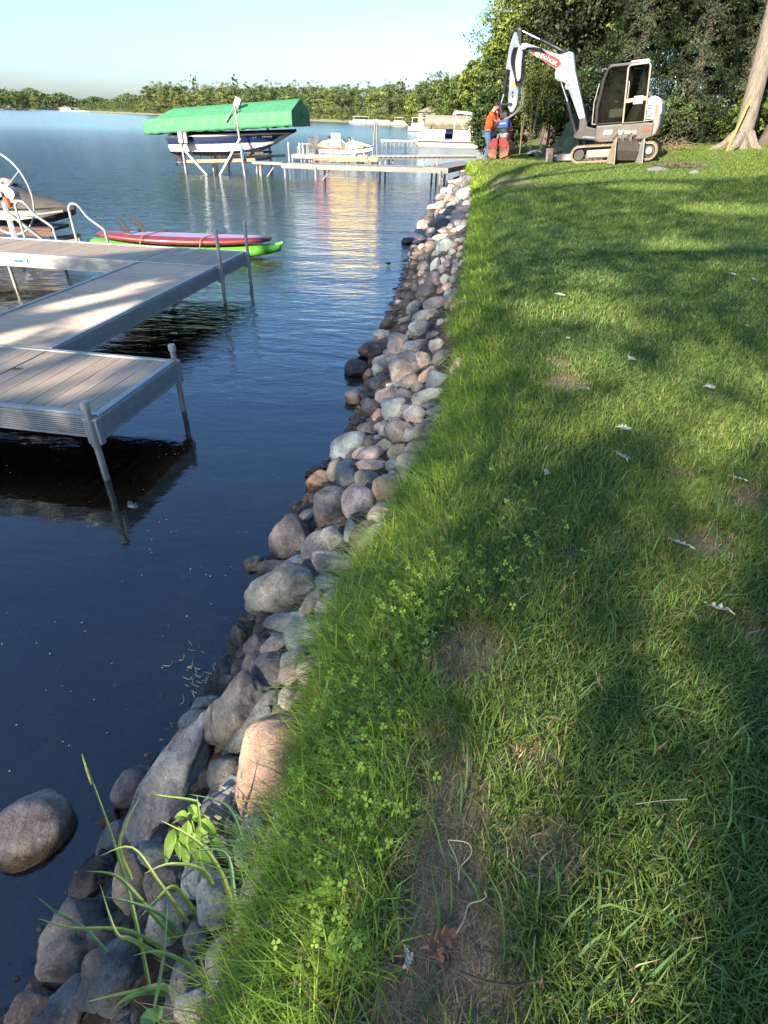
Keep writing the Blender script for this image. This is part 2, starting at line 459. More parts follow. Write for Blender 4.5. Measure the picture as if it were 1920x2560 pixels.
# ------------------------------------------------------------------ water
def watermat():
    m, t, p = newmat('lake_water')
    pos = N(t, 'ShaderNodeNewGeometry').outputs['Position']
    sx = N(t, 'ShaderNodeSeparateXYZ'); t.links.new(pos, sx.inputs[0])
    mp = N(t, 'ShaderNodeMapping'); mp.inputs['Scale'].default_value = (.55, 1.35, 1); mp.inputs['Rotation'].default_value = (0, 0, R(12)); t.links.new(pos, mp.inputs[0])
    n1 = noise(t, mp.outputs[0], 2.6, 3, .55, .5)
    n2 = noise(t, mp.outputs[0], 9.0, 3, .6, .8)
    n3 = noise(t, mp.outputs[0], .55, 3, .5, .3)
    # the cove by the bank is calmer than the open lake
    d = N(t, 'ShaderNodeMapRange'); d.inputs[1].default_value = 4.5; d.inputs[2].default_value = 21.0; d.inputs[3].default_value = .05; d.inputs[4].default_value = 1.15
    t.links.new(sx.outputs[1], d.inputs[0])
    a = N(t, 'ShaderNodeMath', operation='MULTIPLY'); a.inputs[1].default_value = .34; t.links.new(n2, a.inputs[0])
    b = N(t, 'ShaderNodeMath', operation='ADD'); t.links.new(n1, b.inputs[0]); t.links.new(a.outputs[0], b.inputs[1])
    c0 = N(t, 'ShaderNodeMath', operation='MULTIPLY'); c0.inputs[1].default_value = 1.8; t.links.new(n3, c0.inputs[0])
    c = N(t, 'ShaderNodeMath', operation='ADD'); t.links.new(b.outputs[0], c.inputs[0]); t.links.new(c0.outputs[0], c.inputs[1])
    d2 = N(t, 'ShaderNodeMapRange'); d2.inputs[1].default_value = 18.0; d2.inputs[2].default_value = 110.0; d2.inputs[3].default_value = 1.0; d2.inputs[4].default_value = .16
    t.links.new(sx.outputs[1], d2.inputs[0])
    dd = N(t, 'ShaderNodeMath', operation='MULTIPLY'); t.links.new(d.outputs[0], dd.inputs[0]); t.links.new(d2.outputs[0], dd.inputs[1])
    h = N(t, 'ShaderNodeMath', operation='MULTIPLY'); t.links.new(c.outputs[0], h.inputs[0]); t.links.new(dd.outputs[0], h.inputs[1])
    bp = N(t, 'ShaderNodeBump'); bp.inputs['Strength'].default_value = 1.0; bp.inputs['Distance'].default_value = .085
    t.links.new(h.outputs[0], bp.inputs['Height'])
    gl = N(t, 'ShaderNodeBsdfGlossy'); gr_ = N(t, 'ShaderNodeMapRange'); gr_.inputs[1].default_value = 5.0; gr_.inputs[2].default_value = 120.0; gr_.inputs[3].default_value = .015; gr_.inputs[4].default_value = .13; t.links.new(sx.outputs[1], gr_.inputs[0]); t.links.new(gr_.outputs[0], gl.inputs['Roughness']); gl.inputs[0].default_value = (.88, .96, 1, 1); t.links.new(bp.outputs[0], gl.inputs['Normal'])
    tr = N(t, 'ShaderNodeBsdfTransparent'); tr.inputs[0].default_value = (.85, .76, .62, 1)
    fr = N(t, 'ShaderNodeFresnel'); fr.inputs[0].default_value = 1.88; t.links.new(bp.outputs[0], fr.inputs['Normal'])
    mx = N(t, 'ShaderNodeMixShader'); t.links.new(fr.outputs[0], mx.inputs[0]); t.links.new(tr.outputs[0], mx.inputs[1]); t.links.new(gl.outputs[0], mx.inputs[2])
    t.links.new(mx.outputs[0], t.nodes['Material Output'].inputs[0])
    return m
wm = MB(); wm.add([(-1800, -60, 0), (400, -60, 0), (400, 2600, 0), (-1800, 2600, 0)], [(0, 1, 2, 3)])
wo = wm.build('lake_water', watermat()); prop(wo, 'blue rippled lake water', kind='structure')
M_bed = pm('bed_with_water_scatter', (.07, .135, .185), .95, 0, .3, .2, world=True)  # bed colour carries the blue light scattered by the deep water
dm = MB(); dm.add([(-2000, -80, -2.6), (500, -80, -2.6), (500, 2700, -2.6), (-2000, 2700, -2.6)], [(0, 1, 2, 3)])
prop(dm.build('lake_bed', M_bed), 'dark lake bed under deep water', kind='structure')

# ------------------------------------------------------------------ far shore land
def far_land(name, px, ds, back, hgt, label):
    pts = []
    for x_, d_ in zip(px, ds):
        v = ray(x_, 290); v = v[:2] / np.linalg.norm(v[:2]); pts.append(v * d_)
    pts = np.array(pts); n = len(pts)
    rows = []
    for k, (f_, h_) in enumerate([(0, -1.0), (.001, .25), (.012, 1.0), (.10, 1.5), (.4, hgt), (1, hgt)]):
        rows.append(np.column_stack([pts * (1 + f_ * back / np.linalg.norm(pts, axis=1)[:, None]), np.full(n, h_)]))
    b = MB(); b.loft([[tuple(p) for p in r] for r in rows], closed=False)
    prop(b.build(name, M_fland, smooth=True), label, kind='structure')
    return pts
M_fland = pm('far_bank', (.10, .11, .05), .95, 0, .4, .08, world=True, dirt=(.20, .17, .13), dirtamt=.6)
SHORE_PX = [150, 210, 290, 345, 420, 520, 640, 781, 860, 940, 1030, 1110, 1180, 1300]
SHORE_D = [1150, 1080, 820, 650, 560, 500, 420, 350, 320, 295, 235, 175, 130, 110]
far_land('far_shore', SHORE_PX, SHORE_D, 260, 5, 'wooded far shore of the lake')
far_land('far_point', [-160, -60, 30, 96], [1250, 1200, 1150, 1120], 120, 3, 'wooded point across the lake')
far_land('distant_shore', [-300, 0, 120, 240, 400, 520], [2100, 2000, 1950, 1900, 1800, 1700], 300, 14, 'low distant shore behind the wooded point')

# ------------------------------------------------------------------ the stone bank
def ico(level):
    bm = bmesh.new(); bmesh.ops.create_icosphere(bm, subdivisions=level, radius=1.0)
    bm.verts.ensure_lookup_table()
    v = np.array([q.co[:] for q in bm.verts]); f = np.array([[l.index for l in q.verts] for q in bm.faces]); bm.free()
    return v / np.linalg.norm(v, axis=1)[:, None], f
ICO = {k: ico(k) for k in (2, 3, 4, 5)}
def rock_dirs(level, seed, ang):
    """unit rock: water-worn boulder (ang 0) to broken block (ang 1)"""
    D, F_ = ICO[level]
    r = np.random.default_rng(seed)
    K = 11 + int(6 * r.random())
    n = r.normal(size=(K, 3)) * [1, 1, .9]; n /= np.linalg.norm(n, axis=1)[:, None]
    d = r.uniform(.60 if ang > .5 else .66, .95, K)
    pw = 7 + 34 * ang
    C = np.clip(D @ n.T, 1e-4, None) / (d + (1 - ang) * .10)
    acc = (.98 ** pw if ang > .5 else 1.0) + (C ** pw).sum(1)
    rad = acc ** (-1 / pw)
    w1 = Wob(seed + 1, 8, 1.5, 2)(D); w2 = Wob(seed + 2, 12, 6, 3)(D); w3 = Wob(seed + 3, 12, 17, 2)(D)
    rad = rad * (1 + .09 * w1 + (.028 + .03 * ang) * w2 + (.008 + .012 * ang) * w3)
    # a chipped corner or ledge
    m = D @ n[0]; rad = rad * (1 - .07 * ang * sstep(.15, .22, np.sin(m * 7 + w1)) )
    P = D * rad[:, None]
    return P / np.abs(P).max(0), F_
COLR = dict(gr=(.30, .31, .31), lg=(.42, .42, .40), bg=(.20, .25, .28), te=(.27, .36, .37), gg=(.25, .27, .25), dg=(.125, .125, .135), dk=(.055, .05, .05), br=(.19, .16, .14), tb=(.34, .30, .25), ta=(.43, .38, .32),
            po=(.52, .335, .235), pk=(.40, .30, .245), mv=(.25, .225, .225), pu=(.145, .132, .145), rd=(.17, .11, .09), og=(.44, .27, .15), wh=(.50, .50, .46), ol=(.22, .21, .16))
CNAME = dict(po='pink-orange', gr='grey', lg='light grey', bg='blue-grey', te='pale teal', gg='green-grey', dg='dark grey', dk='blackish', br='brown', tb='tan-brown', ta='tan', pk='pinkish', mv='mauve', pu='purple-grey', rd='reddish brown',
             og='orange', wh='whitish', ol='olive grey')
ROCKS = []
def make_rock(px, py, w, h, rot, col, ang=.25, label=None, lift=.35, thick=.8, name='bank_rock', zc=None, sub=None, group='stones of the lake bank'):
    """w, h: size seen in the photo, rot: tilt of the long axis; the stone is a solid with its own depth resting on the bank"""
    if zc is not None: p = atz(px, py, zc)
    else:
        z = .2
        for _ in range(14):
            p = atz(px, py, z); zz = float(zt(p[0], p[1])); zz = max(min(zz, float(zg(p[1]))), -.12)
            sz = min(w, h) * depth_of(p) / FPX * .5
            z = .5 * z + .5 * (zz + sz * lift)
    dep = depth_of(p)
    a = w * .585 * dep / FPX; b = h * .585 * dep / FPX; c = thick * min(a, b) * 1.0 + .25 * abs(a - b) * .3
    seed = int(px * 31 + py * 17) % 99991
    big = max(w, h)
    lev = sub or (5 if big > 100 else 4 if big > 45 else 3 if big > 16 else 2)
    P, F_ = rock_dirs(lev, seed, min(1, ang * 1.2 + .12))
    d = ray(px, py); d = d / np.linalg.norm(d)
    rt = _rt - d * (_rt @ d); rt /= np.linalg.norm(rt); up = np.cross(rt, d)
    if up @ _up < 0: up = -up
    cr, sr = math.cos(R(rot)), math.sin(R(rot))
    e1 = cr * rt + sr * up; e2 = -sr * rt + cr * up
    V_ = P[:, :1] * a * e1 + P[:, 1:2] * b * e2 + P[:, 2:] * c * d
    me = bpy.data.meshes.new(name)
    me.from_pydata(V_.tolist(), [], F_.tolist()); me.shade_smooth(); me.materials.append(M_rock)
    o = bpy.data.objects.new(name, me); COL.objects.link(o); o.location = tuple(p)
    r = random.Random(seed); cc = COLR[col]; k = r.uniform(.82, 1.18)
    l_ = .3 * cc[0] + .55 * cc[1] + .15 * cc[2]; cc = cc if col == 'po' else [l_ * .38 + .62 * q_ for q_ in cc]; k = .95 if col == 'po' else k * 1.2; o.color = (min(.56, cc[0] * k * r.uniform(.95, 1.05)), min(.46, cc[1] * k), min(.45, cc[2] * k * r.uniform(.95, 1.05)), 1)
    prop(o, label, 'rock', group)
    ROCKS.append([o, px, py, w, h, col, ang, label, p, max(a, b)])
    return o
# px, py, w, h, tilt, colour, angularity, own label for the ones anybody would point at
RK = [
 (445,1950,300,128,64,'gg',.75,'long flat grey-green slab spotted with dark lichen at the water'),
 (606,1790,150,175,-20,'br',.35,'round brown-grey boulder partly behind a pale split wedge'),
 (640,1812,175,80,52,'dg',.9,'broken wedge-shaped stone with a pale knife-like edge'),
 (690,1916,182,258,-12,'po',.06,'largest pink-orange granite boulder with a sunlit face'),
 (86,2078,178,172,28,'pk',.05,'big pink boulder alone in the shallow water'),
 (714,1480,178,128,12,'gg',.65,'huge grey-brown block above the small blue-grey stones'),
 (850,1412,128,68,-8,'gg',.7,'flat-topped grey block with a lilac chipped face'),
 (726,1351,96,112,18,'br',.15,'smooth brown-grey egg-shaped boulder standing in the water edge'),
 (830,1271,106,100,-15,'pu',.4,'broad dark purple boulder with white scratches'),
 (897,1264,74,98,12,'ta',.12,'tan speckled egg-shaped stone leaning on the purple boulder'),
 (973,1221,74,68,0,'pk',.15,'rounded pale pink stone near the grass'),
 (869,1119,98,66,28,'te',.12,'smooth pale teal boulder dipping into the lake'),
 (1011,925,92,78,48,'tb',.3,'big grey-tan leaning slab beside the pink block'),
 (1057,907,42,56,10,'pk',.6,'angular pink granite block resting on the tan slab'),
 (940,877,86,42,8,'rd',.6,'long dark red-brown slab jutting into the water'),
 (195,2355,170,200,40,'pu',.6,'dark slate boulder sloping into the lake by the tall weeds'),
 (298,2437,198,165,10,'dg',.6,'big charcoal boulder under the drooping grass blades'),
 (537,2260,104,122,10,'ta',.12,'round pinkish-tan boulder below the weed clump'),
 (244,2192,96,112,-25,'dk',.8,'blackish hollow stone with a pale blue rim'),
 (765,1593,98,88,-10,'te',.25,'smooth pale teal wedge stone touching the grass'),
 (789,1680,82,76,0,'wh',.2,'whitish rounded granite stone half under the grass'),
 (1029,694,42,42,0,'dk',.8,'dark triangular stone standing in the water'),
 (1114,620,38,44,-42,'te',.15,'long grey-teal egg stone in the middle of the bank'),
 (1061,730,50,42,15,'dg',.4,'big dark grey boulder at the water below the brown one'),
 (1086,704,48,44,-20,'br',.5,'brown boulder behind the big dark grey one'),
 (890,925,54,48,10,'dk',.3,'dark wet boulder alone in the water beside the red slab'),
 (884,996,46,42,0,'br',.4,'small brown wet stone alone in the water'),
 (798,1206,60,54,10,'og',.3,'rusty brown wet stone washed by ripples'),
 (1020,604,42,17,-3,'dk',.4,'flat black stone awash off the bank'),
 # the rest, nearest first
 (130,2555,110,50,0,'br',.3),(87,2520,112,84,20,'rd',.4),(179,2512,124,120,30,'pu',.6),(260,2340,84,66,-15,'br',.5),(334,2206,86,150,12,'br',.4),(415,2216,112,98,-10,'pu',.5),(510,2200,94,84,5,'te',.2),
 (434,2306,112,112,0,'tb',.4),(494,2352,62,92,10,'br',.4),(548,2393,56,92,-10,'tb',.3),(472,2464,80,116,15,'tb',.35),(488,2520,92,86,-25,'ta',.4),(552,2447,52,110,-10,'bg',.3),(440,2512,54,102,5,'pu',.3),
 (641,2257,84,182,-18,'tb',.35),(705,2115,88,90,0,'mv',.1),(725,2044,72,64,10,'te',.2),(716,2193,62,72,0,'te',.15),(634,2098,84,112,-15,'gg',.3),(385,2135,112,82,15,'bg',.5),(324,2102,40,66,-30,'pu',.3),
 (482,2027,96,62,10,'dg',.4),(550,2024,90,76,20,'mv',.2),(584,1977,62,82,-20,'bg',.3),(560,1943,78,92,-15,'br',.4),(337,1970,98,98,25,'dg',.4),(277,2051,46,52,0,'br',.5),(282,2110,62,92,0,'br',.4),
 (505,1775,95,62,40,'lg',.5),(719,1750,42,60,-5,'mv',.1),(738,1677,76,92,-10,'tb',.55),(680,1692,102,112,10,'pu',.25),(637,1662,54,58,0,'pu',.3),(608,1598,54,76,15,'dk',.8),(642,1618,56,58,-25,'dg',.8),
 (695,1617,76,74,0,'mv',.4),(717,1556,108,62,5,'bg',.5),(777,1520,54,84,5,'mv',.6),(815,1520,50,88,-12,'tb',.9),(851,1508,68,78,-10,'bg',.6),(832,1460,78,52,-5,'bg',.4),(856,1571,64,76,-20,'gg',.15),
 (893,1455,56,52,10,'dg',.4),(905,1488,30,48,-15,'wh',.4),(690,1420,114,44,14,'pu',.5),(634,1410,48,52,0,'bg',.4),(791,1377,66,88,-20,'gg',.35),(835,1351,70,62,-20,'gg',.3),(878,1332,40,66,0,'bg',.15),
 (908,1336,52,92,-25,'rd',.5),(934,1401,48,70,-5,'wh',.15),(921,1371,62,52,15,'gg',.25),(948,1330,52,44,15,'gg',.2),(952,1288,62,56,20,'lg',.15),(988,1250,30,30,0,'te',.3),(930,1440,40,36,20,'ta',.3),
 (928,1225,32,46,-20,'pu',.2),(919,1201,60,52,-15,'ol',.35),(873,1188,62,76,15,'bg',.3),(840,1184,42,76,-10,'ol',.3),(787,1177,48,30,10,'dk',.7),(770,1290,40,30,20,'gr',.4),(932,1138,76,42,5,'lg',.45),
 (932,1168,76,36,0,'ta',.6),(982,1164,36,32,0,'te',.1),(984,1186,28,18,0,'te',.1),(1018,1160,56,62,-15,'gg',.3),(1014,1202,26,46,10,'ta',.3),(904,1132,48,26,30,'pk',.2),(926,1106,26,30,0,'br',.3),
 (945,1098,22,20,0,'bg',.3),(963,1117,50,36,-10,'ol',.35),(994,1132,50,40,30,'ol',.2),(1040,1122,52,34,10,'ol',.3),(999,1086,72,64,-15,'br',.2),(962,1082,30,56,10,'gg',.3),(1028,1088,46,34,35,'bg',.3),
 (1064,1078,58,50,15,'ol',.2),(924,1078,56,40,5,'pu',.5),(957,1068,42,24,10,'gg',.4),(896,1058,38,20,10,'dk',.5),(928,1022,52,48,0,'pu',.5),(945,1040,26,36,-10,'og',.3),(989,1026,78,68,-15,'bg',.6),
 (1015,1030,30,34,0,'br',.3),(1040,1038,56,44,-15,'lg',.4),(1100,1028,62,32,10,'lg',.5),(1092,1050,58,26,5,'wh',.4),(1075,1016,36,20,15,'bg',.3),(1051,1012,44,22,0,'mv',.3),(1118,1006,34,24,25,'te',.2),
 (1050,1054,28,22,0,'pk',.3),(989,1050,30,16,0,'te',.4),(971,992,62,50,30,'pk',.35),(1013,990,48,38,-5,'mv',.2),(1076,992,82,42,8,'gr',.15),(948,984,20,24,0,'dg',.3),(918,1000,26,22,0,'dk',.4),
 (1095,953,58,48,-12,'bg',.6),(1048,971,36,28,0,'pk',.2),(1027,955,50,36,25,'pk',.3),(1072,939,54,32,38,'og',.15),(951,958,60,42,-5,'dg',.4),(945,927,30,34,-15,'te',.8),(922,940,26,36,-20,'rd',.3),
 (969,909,66,40,10,'gr',.5),(1000,864,54,62,-15,'tb',.25),(972,885,26,24,0,'mv',.3),(1040,868,64,38,12,'lg',.4),(1090,867,42,38,0,'gg',.4),(1105,897,52,44,-10,'ol',.4),(1138,925,28,54,-15,'pk',.15),
 (1125,890,34,30,0,'ol',.3),(953,843,44,36,-10,'bg',.7),(973,818,46,34,0,'dk',.3),(976,797,26,12,0,'dg',.4),(986,846,32,28,20,'bg',.4),(1012,825,30,22,10,'rd',.4),(1025,840,20,24,0,'pk',.3),
 (1050,826,50,44,10,'bg',.4),(1020,812,30,16,0,'dk',.3),(1068,790,70,36,10,'gg',.35),(1035,772,36,38,-30,'gg',.3),(1023,762,26,28,-15,'dk',.3),(1016,800,38,20,15,'dg',.4),(1093,762,62,34,5,'gr',.2),
 (1132,756,42,40,0,'ol',.4),(1158,770,34,36,0,'ol',.4),(1028,745,22,12,0,'dk',.4),(1005,870,20,14,0,'dg',.4),
 (1034,621,22,15,10,'og',.2),(1055,619,19,17,0,'og',.15),(1046,634,29,15,0,'rd',.2),(1024,636,12,14,0,'og',.3),(1075,621,24,30,-10,'br',.35),(1096,612,32,18,30,'dg',.3),(1106,595,44,17,5,'gg',.2),
 (1135,614,20,16,10,'mv',.1),(1112,580,36,10,-12,'og',.5),(1138,577,20,11,0,'og',.2),(1090,579,20,14,0,'br',.3),(1078,590,20,14,0,'mv',.3),(1094,562,44,29,0,'br',.6),(1121,554,18,28,-10,'te',.3),
 (1135,539,14,25,5,'rd',.4),(1114,540,30,12,15,'bg',.3),(1125,525,18,18,-20,'gr',.3),(1167,517,25,26,0,'wh',.2),(1154,514,17,26,10,'gr',.3),(1121,513,23,16,-10,'dk',.2),(1105,518,18,16,0,'tb',.3),
 (1154,543,19,18,0,'mv',.2),(1169,542,20,14,-10,'gr',.3),(1146,561,19,18,0,'gr',.2),(1164,558,26,19,15,'mv',.3),(1137,557,16,15,0,'br',.3),(1126,568,17,18,0,'mv',.4),(1091,536,10,20,-10,'og',.3),
 (1061,647,34,20,0,'pu',.5),(1034,646,28,13,5,'rd',.5),(1034,660,21,14,-10,'mv',.5),(1061,667,33,29,0,'br',.6),(1088,666,22,38,-15,'te',.3),(1106,676,22,28,0,'mv',.1),(1105,655,16,18,0,'gr',.3),
 (1089,638,18,22,-20,'gr',.3),(1120,661,20,24,0,'mv',.4),(1131,631,18,17,0,'te',.3),(1121,645,18,14,0,'pu',.3),(1055,684,19,17,10,'wh',.3),(1069,691,27,20,20,'pu',.5),(1114,700,27,24,-20,'lg',.4),
 (1117,718,26,20,20,'pk',.3),(1122,735,22,26,0,'te',.3),(1102,728,20,16,0,'rd',.4),(1145,738,28,28,0,'ol',.4),(1040,722,18,20,0,'dg',.3),(1035,681,12,8,0,'dk',.3),(1075,601,16,12,0,'mv',.3),
 (1098,636,16,14,0,'mv',.2),(1072,577,14,10,0,'dk',.3),(1068,584,14,10,0,'dk',.4),(1150,572,18,14,0,'gg',.3),(1099,524,14,12,0,'og',.2),(1103,539,14,10,0,'dg',.3),(1142,524,14,18,-20,'pu',.4),
 (971,658,12,6,0,'dk',.3),(1047,586,12,5,0,'dk',.3),(1012,652,10,5,0,'dk',.3),(1157,602,20,16,0,'gr',.3),(1150,640,18,18,0,'gg',.3),(1142,668,20,22,0,'gg',.4),(1135,700,22,22,0,'gg',.4)]
for q in RK:
    lab = q[7] if len(q) > 7 else None
    zc = None
    inwater = (q[0], q[1]) in ((92, 2078), (890, 925), (884, 996), (1020, 604), (971, 658), (1047, 586), (1012, 652), (798, 1206), (787, 1177), (1029, 694), (973, 818), (976, 797), (953, 843))
    if inwater: zc = .04 if q[2] < 100 else .12
    make_rock(*q[:6], ang=q[6], label=lab, zc=zc)
# more stones between and beyond, where single ones blur together
def covered(px, py):
    for r_ in ROCKS:
        if abs(r_[1] - px) < r_[3] * .42 and abs(r_[2] - py) < r_[4] * .42: return True
    return False
rr = random.Random(4)
def projp(p):
    q = np.asarray(p, float) - [0, 0, H]; k = q @ _fw
    return 960 + FPX * (q @ _rt) / k, 1280 - FPX * (q @ _up) / k
cnt = 0
for _ in range(1500):
    y = 13.5 + 14 * rr.random() ** 1.3 if _ < 900 else rr.uniform(.6, 13.5)
    f = rr.uniform(.06, 1.0); x = float(xw(y) + f * (xg(y) - xw(y)))
    z = float(zt(x, y)); sz = rr.uniform(.09, .2) if y > 13 else rr.uniform(.05, .085)
    px, py = projp((x, y, z + sz * .3))
    if not (0 < px < 1200 and 380 < py < 2560) or covered(px, py): continue
    dpt = depth_of((x, y, z)); s_ = 2 * sz / dpt * FPX
    far = y > 13.5
    if s_ < 4: continue
    c = rr.choice(['gr', 'gr', 'br', 'tb', 'mv', 'dg', 'lg', 'ta', 'pk', 'gg', 'bg', 'og' if far else 'dg', 'dk'])
    make_rock(px, py, s_ * rr.uniform(.9, 1.2), s_ * rr.uniform(.6, .95), rr.uniform(-20, 20), c, ang=rr.choice([.15, .3, .5]), lift=.1 if not far else .3)
    cnt += 1
    if len(ROCKS) >= 292: break
# rubble filling the gaps underneath, too small and hidden to tell apart
Vs, Fs, off = [], [], 0
for _ in range(2600):
    y = float(rr.uniform(.2, 30)) if _ > 1300 else float(rr.uniform(.2, 6)); f = rr.uniform(.0, 1.05); x = float(xw(y) + f * (xg(y) - xw(y))); z = float(zt(x, y)) - .015
    P, F_ = rock_dirs(2, _ % 60, .4); s_ = rr.uniform(.025, .06) if y < 8 else rr.uniform(.05, .10)
    a_ = rr.uniform(0, 6.28); ca, sa = math.cos(a_), math.sin(a_)
    Q = P * np.array([s_, s_ * rr.uniform(.6, 1), s_ * rr.uniform(.5, .8)]); Q = np.stack([Q[:, 0] * ca - Q[:, 1] * sa, Q[:, 0] * sa + Q[:, 1] * ca, Q[:, 2]], -1) + [x, y, z]
    Vs.append(Q); Fs.append(F_ + off); off += len(Q)
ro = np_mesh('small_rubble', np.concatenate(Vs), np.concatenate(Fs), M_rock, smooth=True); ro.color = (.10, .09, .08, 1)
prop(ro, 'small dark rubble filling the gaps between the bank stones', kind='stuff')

# labels that single out each stone by its neighbours
LM = [r_ for r_ in ROCKS if r_[7]]
def short(l):
    l = l.split(' with ')[0].split(' beside ')[0].split(' under ')[0].split(' behind ')[0].split(' partly ')[0].split(' above ')[0].split(' alone ')[0]
    return ' '.join(l.split()[:7])
SHORT = {'long flat grey-green slab spotted with dark lichen at the water': 'the spotted long slab', 'round brown-grey boulder partly behind a pale split wedge': 'the round split boulder', 'broken wedge-shaped stone with a pale knife-like edge': 'the knife-edged wedge',
 'largest pink-orange granite boulder with a sunlit face': 'the largest pink-orange boulder', 'big pink boulder alone in the shallow water': 'the lone pink boulder', 'huge grey-brown block above the small blue-grey stones': 'the huge grey-brown block',
 'flat-topped grey block with a lilac chipped face': 'the lilac-chipped block', 'smooth brown-grey egg-shaped boulder standing in the water edge': 'the brown egg boulder', 'broad dark purple boulder with white scratches': 'the scratched purple boulder',
 'tan speckled egg-shaped stone leaning on the purple boulder': 'the tan egg stone', 'rounded pale pink stone near the grass': 'the pale pink stone', 'smooth pale teal boulder dipping into the lake': 'the teal dipping boulder',
 'big grey-tan leaning slab beside the pink block': 'the grey-tan leaning slab', 'angular pink granite block resting on the tan slab': 'the pink granite block', 'long dark red-brown slab jutting into the water': 'the jutting red-brown slab',
 'dark slate boulder sloping into the lake by the tall weeds': 'the sloping slate boulder', 'big charcoal boulder under the drooping grass blades': 'the charcoal boulder', 'round pinkish-tan boulder below the weed clump': 'the round pinkish-tan boulder',
 'blackish hollow stone with a pale blue rim': 'the hollow rimmed stone', 'smooth pale teal wedge stone touching the grass': 'the pale teal wedge', 'whitish rounded granite stone half under the grass': 'the whitish granite stone',
 'dark triangular stone standing in the water': 'the dark triangular stone', 'long grey-teal egg stone in the middle of the bank': 'the grey-teal egg stone', 'big dark grey boulder at the water below the brown one': 'the big dark waterside boulder',
 'brown boulder behind the big dark grey one': 'the brown boulder behind it', 'dark wet boulder alone in the water beside the red slab': 'the lone dark wet boulder', 'small brown wet stone alone in the water': 'the lone brown wet stone',
 'rusty brown wet stone washed by ripples': 'the rusty wet stone', 'flat black stone awash off the bank': 'the flat black awash stone'}
LM = [r_ for r_ in LM if SHORT.get(r_[7]) not in ('the brown boulder behind it',)]
used = {}
ORD = ['', 'second ', 'third ', 'fourth ', 'fifth ', 'sixth ', 'seventh ', 'eighth ', 'ninth ']
rest = [r_ for r_ in ROCKS if not r_[7]]
def lmdist(r_, l_): return math.hypot(r_[8][0] - l_[8][0], r_[8][1] - l_[8][1])
for r_ in sorted(rest, key=lambda q: min(lmdist(q, l) for l in LM)):
    o = r_[0]; l_ = min(LM, key=lambda l: lmdist(r_, l)); dx = r_[8][0] - l_[8][0]; dy = r_[8][1] - l_[8][1]
    size = 'big' if r_[9] > .17 else 'mid-sized' if r_[9] > .10 else 'small' if r_[9] > .055 else 'tiny'
    shp = 'angular' if r_[6] > .55 else 'rough' if r_[6] >= .35 else 'rounded'
    if l_[8][1] > 18 or r_[8][1] > 19.5:
        lm = 'the grass mound'; side = 'on the far bank below'
    else:
        lm = SHORT[l_[7]]
        side = ('beyond' if dy > 0 else 'on the near side of') if abs(dy) > abs(dx) * 1.0 else ('on the lawn side of' if dx > 0 else 'on the lake side of')
    key = (size, CNAME[r_[5]], shp, side, lm); n_ = used.get(key, 0); used[key] = n_ + 1
    if n_ < 9 : o['label'] = f"{ORD[n_]}{size} {shp} {CNAME[r_[5]]} stone {side} {lm}"
    else: o['label'] = f"{size} {shp} {CNAME[r_[5]]} stone {side} {lm}"

# a scrap of red plastic among the far stones
b = MB(); p = atz(1112, 499, .06)
b.loft([[(-.22, -.05, 0), (-.2, .06, .02), (-.2, 0, .07)], [(-.02, -.1, .01), (0, .07, .04), (0, 0, .13)], [(.18, -.06, 0), (.2, .05, .03), (.2, 0, .10)], [(.3, -.02, .0), (.3, .02, .02), (.3, 0, .03)]])
o = b.build('plastic_scrap', pm('red_plastic', (.75, .05, .06), .4), smooth=True); o.location = tuple(p)
prop(o, 'scrap of red plastic lying at the foot of the far stones', 'plastic scrap')

# ------------------------------------------------------------------ leaves
def leaf_arrays(P, size, nrm, aspect=.55, rng=RNG):
    """one rhombus leaf (or leaf spray) per point"""
    n = len(P); nrm = nrm / np.maximum(1e-6, np.linalg.norm(nrm, axis=1))[:, None]
    a = rng.normal(size=(n, 3)); u = np.cross(nrm, a); u /= np.maximum(1e-6, np.linalg.norm(u, axis=1))[:, None]
    v = np.cross(nrm, u); s = np.asarray(size).reshape(-1, 1)
    k = s * rng.uniform(.08, .25, (n, 1)) * nrm
    V_ = np.stack([P - u * s * .5, P - v * s * .5 * aspect + k, P + u * s * .5, P + v * s * .5 * aspect + k], 1).reshape(-1, 3)
    F_ = np.arange(4 * n).reshape(-1, 4)
    return V_, F_
def leaf_cloud(name, P, size, col, mat=None, parent=None, nrm=None, aspect=.55, colvar=.25, rng=RNG):
    n = len(P)
    if nrm is None: nrm = rng.normal(size=(n, 3)) + [0, 0, .6]
    V_, F_ = leaf_arrays(P, size, nrm, aspect, rng)
    c = np.asarray(col, float)
    if c.ndim == 1: c = np.repeat(c[None], n, 0)
    c = c * rng.uniform(1 - colvar, 1 + colvar, (n, 1)) * rng.uniform(.92, 1.08, (n, 3))
    return np_mesh(name, V_, F_, mat or M_leaf, np.repeat(c, 4, 0), parent=parent)
def crown_points(n, lobes, rng, shell=.75):
    """lobes: list of (cx,cy,cz,rx,ry,rz); leaves mostly near the lobes' surfaces, in clumps"""
    L = np.array(lobes, float); wgt = (L[:, 3] * L[:, 4] + L[:, 3] * L[:, 5]); wgt /= wgt.sum()
    nc = max(12, n // 26)
    idx = rng.choice(len(L), nc, p=wgt)
    d = rng.normal(size=(nc, 3)); d /= np.linalg.norm(d, axis=1)[:, None]
    r = shell + (1 - shell) * rng.random((nc, 1)) ** .5 + .07 * rng.normal(size=(nc, 1))
    C = L[idx, :3] + d * r * L[idx, 3:]
    ci = rng.integers(0, nc, n); sc = L[idx[ci], 3:].mean(1)[:, None] * .13
    P = C[ci] + rng.normal(size=(n, 3)) * sc * [1.2, 1.2, .75]
    nr_ = d[ci] + rng.normal(size=(n, 3)) * .55 + [0, 0, .35]
    tint = rng.normal(size=(nc, 1))[ci]
    return P, nr_, tint
